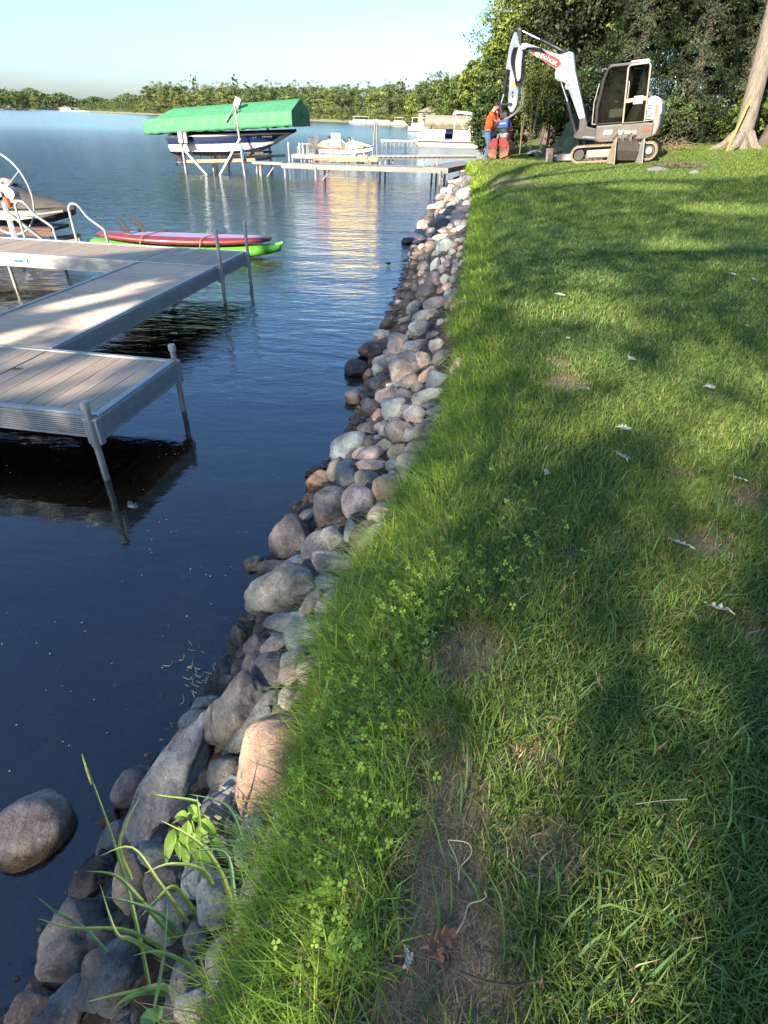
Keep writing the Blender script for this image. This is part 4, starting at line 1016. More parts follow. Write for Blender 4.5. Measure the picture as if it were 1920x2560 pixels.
def where_of(px):
    return ('beyond the grey boat lift canopy' if px > 985 else 'behind the distant white boats' if px > 860 else 'past the bow of the green canopy' if px > 745 else
            'behind the green canopy' if px > 560 else 'on the shore left of the canopy' if px > 400 else 'on the low far headland')
for row in range(3):
    px = 205.0 + row * 7
    while px < 1120:
        d = float(np.interp(px, SHORE_PX, SHORE_D)); dd = d + 6 + row * 34 * (d / 500) + rt.uniform(-4, 10)
        hs = float(np.interp(px, [205, 280, 345, 395, 405, 470, 640, 760, 860, 960, 1040, 1100], [.45, .48, .54, .62, 1.05, .95, .86, .74, .80, .68, .62, .60])) * (1 + .10 * row)
        k = rt.choices([0, 1, 2, 3, 4], [5, 5, 2 if row == 0 else 0, 1 if row else .3, .35])[0]
        far_tree(px, dd, hs * rt.uniform(.82, 1.18), k, where_of(px))
        px += (10.5 * hs / d * 1432 * .82) * rt.uniform(.7, 1.15)
px = 210
while px < 1100:
    d = float(np.interp(px, SHORE_PX, SHORE_D)); far_tree(px, d + 3, rt.uniform(.5, .9), 5, where_of(px)); px += rt.uniform(14, 34)
for px in np.arange(-150, 100, 13.0):
    for row in (0, 1): far_tree(px + rt.uniform(-5, 5), 1125 + rt.uniform(0, 25) + row * 40, rt.uniform(.95, 1.35), rt.choice([0, 1, 1, 3, 2]), 'on the wooded point across the lake')
for px, d_, s_, k_ in [(622, 455, .95, 3), (648, 450, .9, 4), (656, 470, .8, 4), (398, 590, 1.35, 1), (415, 600, 1.3, 0)]: far_tree(px, d_, s_, k_, 'standing up alone above the far tree line')
OW = ['first', 'second', 'third', 'fourth', 'fifth', 'sixth', 'seventh', 'eighth', 'ninth', 'tenth', 'eleventh', 'twelfth', 'thirteenth', 'fourteenth', 'fifteenth', 'sixteenth', 'seventeenth', 'eighteenth', 'nineteenth', 'twentieth', 'twenty-first', 'twenty-second', 'twenty-third', 'twenty-fourth', 'twenty-fifth', 'twenty-sixth', 'twenty-seventh', 'twenty-eighth', 'twenty-ninth', 'thirtieth', 'thirty-first', 'thirty-second', 'thirty-third', 'thirty-fourth', 'thirty-fifth', 'thirty-sixth', 'thirty-seventh', 'thirty-eighth', 'thirty-ninth', 'fortieth', 'forty-first', 'forty-second', 'forty-third', 'forty-fourth']
_g = {}
for px_, d_, k_, w_, o_ in sorted(FAR, key=lambda q: q[0]):
    n_ = _g.get((k_, w_), 0); _g[(k_, w_)] = n_ + 1
    o_['label'] = f"{OW[min(n_, 43)]} {FN[k_].replace('rounded ', '').replace('low spreading ', '').replace('open-topped ', '')} from the left {w_}"
# the most distant shore reads as one mass
P = []; rng = np.random.default_rng(90)
for k in range(16000):
    px = rng.uniform(-250, 520); v = ray(px, 292)[:2]; v = v / np.linalg.norm(v) * (1930 - px * .3 + rng.uniform(0, 220)); P.append((v[0], v[1], 6 + rng.random() ** .7 * (26 + 7 * math.sin(px * .02) + 4 * math.sin(px * .083))))
o = leaf_cloud('distant_woods', np.array(P), rng.uniform(4, 9, len(P)), (.085, .12, .05), rng=rng); prop(o, 'distant wooded hills along the horizon', kind='stuff')

# ================================================================== THE NEAR DOCK
ANG = -math.atan2(.165, .986)            # dock frame: +y runs out along u, +x is -v
DK = thing('dock', 'grey-tan sectional aluminium dock with ribbed boards in the foreground water', 'dock', (-2.05, 3.72, 0), ANG)
TOP = .50
def board_mesh(L, Wd):
    """one extruded deck board with grooves along its length (x)"""
    pr = []; n = 7
    for i in range(n):
        y0 = -Wd / 2 + Wd * i / n; pr += [(y0 + .002, -.004), (y0 + .005, 0), (y0 + Wd / n - .005, 0), (y0 + Wd / n - .002, -.004)]
    pr = [(-Wd / 2 + .002, -.03)] + pr + [(Wd / 2 - .002, -.03)]
    b = MB(); b.prism([(p[0], p[1]) for p in pr][::-1], -L / 2, L / 2, 'yz'); me = b.mesh('deck_board'); me.materials.append(M_board); return me
def lay(me, p, rz):
    o = bpy.data.objects.new('deck_board', me); COL.objects.link(o); o.parent = DK; o.location = p; o.rotation_euler = (0, 0, rz)
bwA = .148; meA = board_mesh(1.10, bwA - .007); meB = board_mesh(1.13, bwA - .007); meC = board_mesh(1.07, bwA - .007)
# section A (near): u 0..1.17, x from 0 to -5 ; boards run along u
def uv(u, v, z): return (-v, u, z)
v = .055 + bwA / 2
while v < 5.9:
    if not (abs(v - 1.23) < .0): lay(meA, uv(.585, v, TOP), R(90))
    v += bwA
u = 1.20 + bwA / 2
while u < 4.72:
    lay(meB, uv(u, 1.83, TOP), 0); u += bwA
v = 1.275 + bwA / 2
while v < 8.6:
    lay(meC, uv(5.345, v, TOP), R(90)); v += bwA
def rail(a, b_, w=.045, zt_=TOP + .012, h=.03, nm='edge_rail'):
    m_ = MB(); A = (a[0], a[1], zt_ - h / 2); B_ = (b_[0], b_[1], zt_ - h / 2); m_.bar(A, B_, w, h); m_.build(nm, M_alu, DK, bevel=.004)
def fascia(a, b_, n, depth=.165, mat=None):
    """ribbed aluminium side channel from a to b facing n"""
    m_ = MB(); a = Vector((*a[:2], 0)); b_ = Vector((*b_[:2], 0)); n = Vector((*n, 0)).normalized()
    prof = [(.012, TOP - .004), (.012, TOP - .022)]; k = 8; z = TOP - .022; st = (depth - .03) / k
    for i in range(k): prof += [(.004, z - st * .18), (.004, z - st * .42), (.013, z - st * .6), (.013, z - st)]; z -= st
    prof += [(.016, z), (.016, z - .012), (-.02, z - .012), (-.02, TOP - .004)]
    vs = [tuple(q + n * p[0] + Vector((0, 0, p[1]))) for q in (a, b_) for p in prof]; N_ = len(prof)
    m_.add(vs, [tuple(range(N_)), tuple(range(2 * N_ - 1, N_ - 1, -1))] + [(i, (i + 1) % N_, (i + 1) % N_ + N_, i + N_) for i in range(N_)])
    return m_.build('side_channel', mat or M_alu, DK)
E_ = .024
# rails and channels, section A
rail(uv(E_, .0, 0), uv(E_, 6, 0)); rail(uv(1.17 - E_, .0, 0), uv(1.17 - E_, 6, 0)); rail(uv(.05, E_, 0), uv(1.12, E_, 0), .05, TOP + .0135)
fascia(uv(0, 0, 0), uv(0, 6, 0), (0, -1)); fascia(uv(0, 0, 0), uv(1.17, 0, 0), (1, 0)); fascia(uv(1.17, 0, 0), uv(1.17, 1.2, 0), (0, 1)); fascia(uv(1.17, 2.44, 0), uv(1.17, 6, 0), (0, 1))
# section B
rail(uv(1.19, 1.22 + E_, 0), uv(4.75, 1.22 + E_, 0)); rail(uv(1.19, 2.44 - E_, 0), uv(4.75, 2.44 - E_, 0))
fascia(uv(1.19, 1.22, 0), uv(4.75, 1.22, 0), (1, 0)); fascia(uv(1.19, 2.44, 0), uv(4.75, 2.44, 0), (-1, 0))
# section C
rail(uv(4.77 + E_, 1.26, 0), uv(4.77 + E_, 8.6, 0)); rail(uv(5.92 - E_, 1.26, 0), uv(5.92 - E_, 8.6, 0)); rail(uv(4.80, 1.22 + E_, 0), uv(5.89, 1.22 + E_, 0), .05, TOP + .0135)
fascia(uv(4.77, 2.46, 0), uv(4.77, 8.6, 0), (0, -1)); fascia(uv(4.77, 1.22, 0), uv(5.92, 1.22, 0), (1, 0)); fascia(uv(5.92, 1.22, 0), uv(5.92, 8.6, 0), (0, 1))
# seams
for (a, b_) in ((uv(.02, 1.23, 0), uv(1.15, 1.23, 0)), (uv(4.8, 2.45, 0), uv(5.9, 2.45, 0)), (uv(4.8, 5.1, 0), uv(5.9, 5.1, 0)), (uv(.02, 3.9, 0), uv(1.15, 3.9, 0))):
    m_ = MB(); m_.bar((a[0], a[1], TOP + .0005), (b_[0], b_[1], TOP + .0005), .012, .004); m_.build('section_seam', M_blackm, DK)
def dock_post(u, v, top, cap=True, side=(1, 0)):
    p = Vector(uv(u, v, 0)) + Vector((side[0] * .042, side[1] * .042, 0))
    b = MB(); b.tube([(p.x, p.y, -.9), (p.x, p.y, top)], .0245, 16); o = b.build('leg', M_galv, DK, smooth=True)
    if cap:
        c_ = MB(); c_.tube([(p.x, p.y, top - .045), (p.x, p.y, top - .004), (p.x, p.y, top + .008), (p.x, p.y, top + .012)], [.032, .032, .028, .015], 16); c_.build('cap', M_plas, o, smooth=True)
    s_ = MB(); s_.tube([(p.x, p.y, TOP - .215), (p.x, p.y, TOP - .01)], .034, 14); s_.build('sleeve', M_alu, o, smooth=True)
    s2 = MB(); s2.box((p.x - side[0] * .02, p.y - side[1] * .02, TOP - .105), (.055 if side[0] else .11, .11 if side[0] else .055, .20)); s2.build('bracket', M_alu, o, bevel=.006)
dock_post(0, .05, .62, side=(0, -1)); dock_post(1.17, .045, .62, side=(0, 1)); dock_post(4.82, 1.22, .97, side=(1, 0)); dock_post(5.86, 1.22, .94, side=(1, 0))
for u, v in ((1.19, 5.2), (5.0, 2.9), (5.86, 2.6), (4.80, 4.6), (4.80, 7), (5.85, 6.5)):
    p = uv(u, v, 0); b = MB(); b.tube([(p[0], p[1], -1.2), (p[0], p[1], TOP - .05)], .0245, 12); b.build('leg', M_galv, DK, smooth=True)
# maker's badge plate on the channel: small raised plate
for (u, v) in ((4.77, 4.35),):
    b = MB(); b.box(uv(u - .0205, v, TOP - .085), (.26, .004, .07)); o = b.build('badge_plate', M_plas, DK)
    b = MB(); b.prism([(-.10, .0), (-.06, .022), (.0, .012), (.05, .024), (.10, .0), (.04, -.018), (-.05, -.02)], -.001, .001); o2 = b.build('emblem', M_bluep, o); o2.location = uv(u - .0235, v, TOP - .085)

# ladder handrails on the far edge of the dock
def dockpt(u, v, z):
    c_, s_ = math.cos(ANG), math.sin(ANG); return Vector((-2.05 + c_ * -v - s_ * u, 3.72 + s_ * -v + c_ * u, z))
def smooth_pts(pts, n=6):
    pts = [Vector(p) for p in pts]; out = []
    for i in range(len(pts) - 1):
        p0 = pts[max(i - 1, 0)]; p1 = pts[i]; p2 = pts[i + 1]; p3 = pts[min(i + 2, len(pts) - 1)]
        for k in range(n):
            t = k / n; out.append(.5 * ((2 * p1) + (-p0 + p2) * t + (2 * p0 - 5 * p1 + 4 * p2 - p3) * t * t + (-p0 + 3 * p1 - 3 * p2 + p3) * t ** 3))
    out.append(pts[-1]); return out
def handrail(v0, v1, name, lab, du=0.0):
    # post up from the dock edge, over the top, down outside to the water
    b = MB(); U = 5.88 + du
    pts = [dockpt(U, v0, TOP), dockpt(U, v0, TOP + .42), dockpt(U, v0 - .015, TOP + .52), dockpt(U + .02, v0 - .07, TOP + .565), dockpt(U + .05, v0 - .15, TOP + .53), dockpt(U + .10, v0 - .24, TOP + .36), dockpt(U + .14, v1 + .02, TOP + .20), dockpt(U + .15, v1, TOP + .10), dockpt(U + .16, v1 - .01, TOP - .5), dockpt(U + .16, v1 - .01, -.4)]
    b.tube(smooth_pts(pts, 4), .0205, 12); o = b.build('handrail', M_alu, LAD, smooth=True); return o
LAD = thing('swim_ladder', 'aluminium swim ladder with two arched handrails at the back edge of the dock', 'ladder', (0, 0, 0))
handrail(4.13, 3.68, 'handrail', ''); handrail(5.08, 4.62, 'handrail', '')
for k in range(3):
    a = dockpt(6.06, 3.64, .18 - .26 * k); c_ = dockpt(6.06, 4.60, .18 - .26 * k); b = MB(); b.bar(a, c_, .09, .03); b.build('rung', M_alud, LAD)
# jet ski on its lift, left
PW = thing('jet_ski_lift', 'aluminium jet ski lift with a large hoop wheel left of the dock', 'boat lift', (0, 0, 0))
def P3(x, y, Y): return Vector(aty(x, y, Y).tolist())
b = MB(); b.bar(P3(10, 505, 10.9), P3(42, 600, 10.75), .06); b.bar(P3(10, 505, 10.9), P3(10, 505, 10.9) - Vector((.03, 0, .9)), .06); b.build('post', M_alu, PW, bevel=.006)
b = MB(); b.bar(P3(18, 530, 10.85), P3(108, 600, 10.85), .045); b.build('brace', M_alud, PW)
b = MB(); b.bar(P3(0, 640, 12.0), P3(200, 600, 12.6), .07); b.bar(P3(0, 610, 13.6), P3(200, 588, 13.6), .07); b.build('bunk_rail', pm('rail_rusty', (.40, .27, .17), .7, .2), PW)
# hoop wheel
hc = P3(4, 485, 11.3); rr_ = .64; b = MB(); ring = []
for k in range(48):
    a = 2 * math.pi * k / 48; ring.append(hc + Vector((.985, -.17, 0)) * math.cos(a) * rr_ * .92 + Vector((0, 0, 1)) * math.sin(a) * rr_)
b.tube(ring, .017, 8, closed=True); b.build('hoop_wheel', M_alu, PW, smooth=True)
b = MB()
for a in (.6, 2.7, 4.8): b.tube([hc, hc + Vector((.985, -.17, 0)) * math.cos(a) * rr_ * .9 + Vector((0, 0, 1)) * math.sin(a) * rr_], .009, 6)
b.tube([hc + Vector((0, .06, 0)), hc - Vector((0, .08, 0))], .04, 10); b.build('spoke', M_alu, PW, smooth=True)
b = MB(); b.box(hc + Vector((.16, .1, -.04)), (.15, .14, .20)); b.build('winch', pm('winch_plate', (.55, .42, .30), .5, .3), PW, bevel=.02)
b = MB(); b.tube([hc + Vector((.17, -.06, .02)), hc + Vector((.17, .1, .02))], .09, 14); b.build('cable_drum', M_galv, PW, smooth=True)
b = MB(); b.box(hc + Vector((.02, .1, -.08)), (.09, .10, .26)); b.build('winch_bracket', M_orange, PW, bevel=.02)
# covered jet ski
jx, jy = -8.0, 13.2
J = thing('covered_jet_ski', 'jet ski under a tan and black cover on the lift left of the dock', 'jet ski', (jx, jy, .04), R(-6)); J.scale = (.93, .93, .93)
def sec(x, hw, zb, zs, zt_, n=9):
    pts = []
    for i in range(n):
        a = math.pi * i / (n - 1); pts.append((x, -hw * math.cos(a) * (1 - .1 * math.sin(a)), zs + (zt_ - zs) * math.sin(a) ** 1.25))
    return pts + [(x, hw * .55, zb), (x, -hw * .55, zb)]
b = MB(); b.loft([sec(-1.5, .42, .42, .58, .66), sec(-1.0, .5, .40, .62, .86), sec(-.35, .5, .40, .64, 1.02), sec(.0, .5, .40, .64, 1.12), sec(.25, .5, .4, .66, 1.16), sec(.5, .48, .42, .66, 1.0), sec(.9, .42, .46, .66, .84), sec(1.3, .26, .52, .68, .76), sec(1.55, .08, .58, .68, .70)])
b.build('cover', pm('black_cover', (.06, .055, .05), .85, 0, .3, 5, .6, 14), J, smooth=True, angle=60)
b = MB(); b.loft([[(-.55, -.50, .70), (-.55, -.44, .90), (-.55, 0, .985 + .02), (-.55, .3, .96)], [(-.1, -.515, .74), (-.1, -.44, .96), (-.1, 0, 1.115), (-.1, .3, 1.06)], [(.22, -.51, .80), (.22, -.40, 1.02), (.22, 0, 1.185), (.22, .3, 1.10)], [(.42, -.46, .92), (.42, -.34, 1.0), (.42, 0, 1.10), (.42, .3, 1.02)]], closed=False)
o = b.build('cover_panel', pm('tan_cover', (.46, .37, .29), .85, 0, .15, 6, .3, 20), J, smooth=True); o.modifiers.new('t', 'SOLIDIFY').thickness = .012
b = MB(); b.loft([[(x, -w, .44 + e), (x, 0, .30 + e * 1.2), (x, w, .44 + e), (x, w * .9, .60 + e * .6), (x, -w * .9, .60 + e * .6)] for x, w, e in ((-1.5, .48, 0), (-.5, .54, 0), (.5, .52, 0), (1.1, .38, .05), (1.5, .16, .14), (1.68, .03, .2))])
b.build('hull', pm('jetski_hull', (.05, .045, .045), .3, 0, .2, 5, coat=.5), J, smooth=True)
b = MB(); b.loft([[(x, -w - .02, .50 + e), (x, -w - .03, .535 + e), (x, -w + .03, .54 + e)] for x, w, e in ((.5, .50, 0), (1.0, .40, .03), (1.5, .17, .09))]); b.build('bumper_strip', M_plas, J)
b = MB(); b.box((-.1, 0, .24), (2.6, .7, .06)); b.box((-.1, -.4, .18), (2.8, .08, .10)); b.build('cradle', pm('cradle_dark', (.09, .05, .035), .8), J)

# ------------------------------------------------------------------ paddle board and green kayak strapped together
def board_shape(L, W_, T, rocker, n=22):
    secs = []
    for i in range(n + 1):
        s_ = i / n; x = (s_ - .5) * L; w = W_ * .5 * (max(0.0, math.sin(math.pi * min(1, max(0, s_ * .96 + .02)))) ** .48); w = max(w, .012)
        z = rocker * (abs(2 * s_ - 1) ** 2.6); t = T * (.45 + .55 * math.sin(math.pi * s_) ** .5)
        secs.append([(x, w * cy_, z + t * cz_) for cy_, cz_ in ((-.55, -.5), (-.93, -.36), (-1, -.02), (-.93, .34), (-.6, .5), (.6, .5), (.93, .34), (1, -.02), (.93, -.36), (.55, -.5))])
    return secs
cK = Vector((-3.88, 12.05, .0))
K = thing('kayak', 'bright green kayak floating under the red paddle board behind the dock', 'kayak', (cK.x - .12, cK.y, .09), R(-2.5))
b = MB(); b.loft(board_shape(3.75, .74, .24, .10)); b.build('hull', pm('green_plastic', (.07, .29, .02), .5, 0, .08, 4, coat=.2), K, smooth=True, angle=70)
b = MB(); b.tube(smooth_pts([(-.72, -.392, .02), (-.68, -.41, .05), (-.50, -.41, .045), (-.44, -.392, .02)], 4), .012, 8); b.build('carry_handle', M_black, K, smooth=True)
b = MB(); b.tube([(.72, -.375, -.02), (.72, -.362, -.02)], .055, 16); b.build('scupper_plug', pm('green_dark', (.06, .24, .02), .4), K, smooth=True)
b = MB(); b.tube([(1.80, 0, .14), (1.86, 0, .16), (1.93, 0, .19)], [.05, .035, .02], 8); b.build('bow_toggle', pm('green_toggle', (.10, .40, .05), .5), K, smooth=True)
Pb = thing('paddle_board', 'dark red paddle board with purple stripes and two black fins strapped upside down', 'paddle board', (cK.x - .1, cK.y, .285), R(-2.5))
M_maroon = pm('maroon_foam', (.15, .016, .018), .42, 0, .12, 4, coat=.2); M_lilac = pm('lilac_deck', (.30, .24, .40), .4, 0, .08, 5)
b = MB(); b.loft(board_shape(3.35, .80, .13, .05)); b.build('board_body', M_maroon, Pb, smooth=True, angle=70)
for k in range(5):
    y0, y1 = -.27 + k * .122, -.27 + k * .122 + .095; secs = []
    for i in range(17):
        s_ = .16 + .80 * i / 16; x = (s_ - .5) * 3.35; w = .4 * math.sin(math.pi * (s_ * .96 + .02)) ** .48; m = min(1, w * .62 / .32)
        z = .05 * (abs(2 * s_ - 1) ** 2.6) + .13 * .5 * (.45 + .55 * math.sin(math.pi * s_) ** .5) + .004
        secs.append([(x, y0 * m, z), (x, y1 * m, z)])
    q = MB(); q.loft(secs, closed=False); o = q.build('deck_stripe', M_lilac, Pb, smooth=True)
for fx, fy in ((-1.08, -.10), (-.90, .17)):
    f = MB(); prof = smooth_pts([(fx + .09, 0, .0), (fx + .045, 0, .13), (fx - .03, 0, .23), (fx - .14, 0, .31), (fx - .155, 0, .29), (fx - .09, 0, .19), (fx - .06, 0, .09), (fx - .05, 0, 0)], 3)
    f.prism([(p.x, p.z + .06) for p in prof], fy - .007, fy + .007); f.build('fin', M_black, Pb, bevel=.003)
for sx_ in (-.72, .42):
    q = MB(); q.tube(smooth_pts([(sx_, -.36, -.27), (sx_, -.415, -.10), (sx_ + .02, -.41, .01), (sx_ + .06, -.30, .082), (sx_ + .24, .30, .084), (sx_ + .26, .41, 0), (sx_ + .26, .40, -.2)], 4), .009, 6); q.build('strap', pm('strap%d' % int(sx_ * 100), (.30, .13, .12), .8), Pb, smooth=True)

# ================================================================== THE BOAT ON ITS LIFT
BL = math.atan2(-.17, .985); OL = (-7.6, 31.2, 0)
M_canopy = pm('green_canvas', (.042, .20, .088), .7, 0, .12, .9, .6, 5)
BLIFT = thing('boat_lift', 'boat lift with a long green canvas canopy standing in the lake', 'boat lift', OL, BL)
# frame: e along +x, y>0 is away from us
def lb(pts, w, nm, m=None, h=None):
    for a, c_ in pts:
        b = MB(); b.bar(a, c_, w, h or w); b.build(nm, m or M_alu, BLIFT, bevel=.008)
lb([((-1.62, -1.3, -.8), (-1.62, -1.3, 1.62)), ((1.25, -1.3, -.8), (1.06, -1.3, 2.6)), ((-1.3, 1.3, -.8), (-1.3, 1.3, 2.1)), ((1.56, 1.3, -.8), (1.49, 1.3, 2.3))], .08, 'post', M_alud)
lb([((-.65, 1.3, -.8), (-.65, 1.3, .45)), ((1.18, .3, -.8), (1.18, .3, .45)), ((-1.05, .4, -.8), (-1.05, .4, .3))], .08, 'post', M_alud)
lb([((-1.68, -1.36, 1.08), (-.51, -1.36, -.1)), ((1.19, -1.36, 1.42), (-.04, -1.36, -.1)), ((.0, 1.2, .42), (.45, 1.2, -.1)), ((1.2, 1.2, .42), (.75, 1.2, -.1))], .085, 'brace')
M_beam = pm('orange_tan_beam', (.26, .17, .085), .65, .1, .2, 5)
lb([((-1.6, -1.2, .46), (1.75, -1.2, .62))], .13, 'beam', M_beam); lb([((-1.3, 1.2, .46), (2.3, 1.2, .70)), ((-1.55, -1.2, .42), (-1.3, 1.2, .42)), ((1.25, -1.2, .55), (1.5, 1.2, .58))], .11, 'beam', M_alud)
for k in range(7):
    x = -1.2 + k * .5; b = MB(); b.bar((x, -.55, .5 + .04 * k), (x, -.55, .72 + .03 * k), .05); b.bar((x, .55, .5 + .04 * k), (x, .55, .72 + .03 * k), .05); b.build('bunk_bracket', M_blackm, BLIFT)
b = MB(); b.bar((-1.5, -.55, .74), (1.9, -.55, .86), .09); b.bar((-1.5, .55, .74), (1.9, .55, .86), .09); b.build('bunk', M_barkd, BLIFT)
b = MB(); b.box((-1.56, -1.42, 1.38), (.20, .16, .44)); b.box((-1.36, -1.36, 1.36), (.16, .14, .40)); b.build('winch_box', M_plas, BLIFT, bevel=.03)
b = MB(); b.tube([(1.25, -1.37, .62), (1.25, -1.37, 1.05)], .055, 10); b.build('blue_sleeve', M_bluep, BLIFT)
# canopy: ridge and wavy skirt
def can_sec(x, zr, ze, zs, w, wav):
    def side(sg):
        out = []
        for k in range(6):
            t = 1 - k / 5; ph = x * 9.5 + 1.6 * math.sin(x * 2.3) + (0 if sg < 0 else 1.3)
            fold = wav * (t ** 1.3) * math.sin(ph) + wav * .55 * (1 - abs(((x * 1.9 + t * .55 * (1 if int(x * 1.9 + 9) % 2 else -1)) % 1) * 2 - 1)) * math.sin(math.pi * min(1, t + .15))
            out.append((x, sg * (w + fold), zs + (ze - zs) * (1 - t) + .018 * math.sin(ph) * t))
        return out
    L_ = side(-1); R_ = side(1)[::-1]; sag = .022 * math.sin(x * 2.4) ** 2
    return L_ + [(x, -w * .68, ze + (zr - ze) * .34 - sag), (x, -w * .34, ze + (zr - ze) * .68 - sag), (x, 0, zr), (x, w * .34, ze + (zr - ze) * .68 - sag), (x, w * .68, ze + (zr - ze) * .34 - sag)] + R_
secs = []
for i in range(281):
    f = i / 280; x = -3.38 + 6.95 * f; e = min(1, (x + 3.38) / .95); ridge = 2.37 + .075 * (x + 3.1); eave = 1.97 + .068 * (x + 3.4)
    zr = eave + .02 + (ridge - eave) * min(1, e ** .8); sk = 1.44 + .066 * (x + 3.4); w = 1.32 * (.90 + .10 * min(1, e * 1.5))
    secs.append(can_sec(x, zr, eave + .012 * math.sin(x * 9.5 + .6) ** 2, sk, w, .028))
b = MB(); b.loft(secs, closed=False); can = b.build('canopy', M_canopy, BLIFT, smooth=True, angle=50)
m_ = can.modifiers.new('t', 'SOLIDIFY'); m_.thickness = .01
# gable end (bow end) and stern skirt
for xs, dx, nm in ((3.57, .07, 'canopy_end'), (-3.38, -.05, 'canopy_end')):
    s_ = can_sec(xs, *( (2.37 + .075 * 6.67, 1.97 + .068 * 6.97, 1.90) if xs > 0 else (1.99, 1.97, 1.44)), 1.32 if xs > 0 else 1.19, .015)
    b = MB(); n_ = len(s_); rings = []
    for r in (0, .35, .7, 1):
        rings.append([(xs + dx * (1 - r) + (.02 * math.sin(k * 2.2 + r * 5)), p[1] * r, (p[2] * r + (1 - r) * (s_[8][2] * .45 + s_[0][2] * .55))) for k, p in enumerate(s_ + [((xs), .7, s_[0][2] + .0), (xs, 0, s_[0][2] - .02), (xs, -.7, s_[0][2])])])
    b.loft(rings, closed=True, caps=False); b.build(nm, M_canopy, BLIFT, smooth=True)
b = MB(); b.box((.98, -.72, 2.70), (.26, .20, .34), M=Matrix.Rotation(R(28), 4, 'Y')); b.build('solar_panel', pm('solar_frame', (.40, .38, .33), .4, .3), BLIFT, bevel=.01)
lb([((1.03, -1.42, 1.8), (1.0, -.9, 2.62)), ((1.02, -1.42, 2.45), (.62, -1.37, 1.98))], .045, 'canopy_arm', M_alud)
for x in (-2.6, -1.3, 0, 1.3, 2.6):
    lb([((x, -1.26, 1.96 + .07 * (x + 3.4)), (x, 0, 2.33 + .075 * (x + 3.1))), ((x, 1.26, 1.96 + .07 * (x + 3.4)), (x, 0, 2.33 + .075 * (x + 3.1)))], .03, 'canopy_bow')
# the boat itself
BT = thing('motorboat', 'navy blue and white open motorboat resting on the lift under the green canopy', 'boat', OL, BL)
M_navy = pm('navy_gelcoat', (.008, .014, .055), .18, 0, .08, 2, coat=.6); M_hullw = pm('silver_gelcoat', (.60, .58, .56), .22, .1, .06, 2, coat=.5)
def hull_w(x):
    f = np.clip((x + 2.4) / 5.75, 0, 1); return 1.05 * (1 - f ** 3.1) * (.92 + .08 * min(1, f * 5)) + .012
st = [-2.42, -2.3, -1.8, -1.2, -.5, .2, .9, 1.5, 2.0, 2.4, 2.75, 3.05, 3.32]
def hz(x):
    f = (x + 2.42) / 5.74; gun = 1.44 + .20 * f + .05 * f * f; keel = .62 + .05 * f + 1.02 * max(0, f - .42) ** 2.1 / .58 ** 2.1; band = 1.08 + .24 * f; return gun, min(keel, gun - .06), band
up_, lo_ = [], []
for x in st:
    g_, k_2, bd = hz(x); w = hull_w(x); bd = max(bd, k_2 + .3 * (g_ - k_2)) if x < 2.6 else k_2 + .55 * (g_ - k_2); xs = x - .06 * 0
    up_.append([(x, -w, g_), (x - .03, -w * 1.01 - .015, (g_ + bd) / 2), (x - .06, -w * .975, bd)] + [(x - .06, w * .975, bd), (x - .03, w * 1.01 + .015, (g_ + bd) / 2), (x, w, g_)])
    ch = k_2 + (bd - k_2) * .42; lo_.append([(x - .06, -w * .97, bd + .002), (x - .10, -w * .86, ch), (x - .12, 0, k_2), (x - .10, w * .86, ch), (x - .06, w * .97, bd + .002)])
b = MB(); b.loft([q[:3] for q in up_], closed=False); b.loft([q[3:] for q in up_], closed=False); b.build('hull_side', M_navy, BT, smooth=True)
b = MB(); b.loft(lo_, closed=False); b.build('hull_bottom', M_hullw, BT, smooth=True, angle=30)
b = MB(); g_, k_2, bd = hz(-2.42); w = hull_w(-2.42); b.add([(-2.42, -w, g_), (-2.42, w, g_), (-2.5, w * .9, k_2 + .15), (-2.54, 0, k_2), (-2.5, -w * .9, k_2 + .15)], [(0, 1, 2, 3, 4)]); b.build('transom', M_navy, BT)
b = MB(); b.loft([[(x, -hull_w(x) * .99, hz(x)[0] - .01), (x, 0, hz(x)[0] + .10), (x, hull_w(x) * .99, hz(x)[0] - .01)] for x in st], closed=False); b.build('deck_cover', pm('navy_cover', (.015, .018, .03), .8), BT, smooth=True)
b = MB(); b.loft([[(x, -hull_w(x) - .022, hz(x)[0] - .075), (x, -hull_w(x) - .03, hz(x)[0] - .055), (x, -hull_w(x) - .022, hz(x)[0] - .04)] for x in st[1:-1]], closed=False); b.build('rub_rail', M_hullw, BT)
b = MB(); b.loft([[(x, -hull_w(x) - .020, hz(x)[2] + .02), (x, -hull_w(x) - .026, hz(x)[2] + .11 - .10 * max(0, (x + 1.8) / 2.6))] for x in (-1.8, -1.2, -.5, .2, .8)], closed=False); b.build('hull_flash', M_navy, BT)
OBM = MB(); OBM.loft([[(-2.52, -.12, .78), (-2.85, -.12, .80), (-2.85, .12, .80), (-2.52, .12, .78)], [(-2.45, -.07, .62), (-2.78, -.07, .60), (-2.78, .07, .60), (-2.45, .07, .62)], [(-2.36, -.04, .36), (-2.60, -.04, .34), (-2.60, .04, .34), (-2.36, .04, .36)], [(-2.48, -.02, .18), (-2.56, -.02, .17), (-2.56, .02, .17), (-2.48, .02, .18)]])
OBM.tube([(-2.25, 0, .36), (-2.62, 0, .33)], [.03, .05], 10); out = OBM.build('outdrive', M_blackm, BT, smooth=True, angle=30)
b = MB()
for k in range(3):
    a = k * 2.1; b.add([(-2.66, .0, .33), (-2.64, math.cos(a) * .13 - .03 * math.sin(a), .33 + math.sin(a) * .13 + .03 * math.cos(a)), (-2.68, math.cos(a) * .15, .33 + math.sin(a) * .15), (-2.69, math.cos(a) * .12 + .05 * math.sin(a), .33 + math.sin(a) * .12 - .05 * math.cos(a))], [(0, 1, 2, 3)])
b.build('propeller', M_blackm, out)
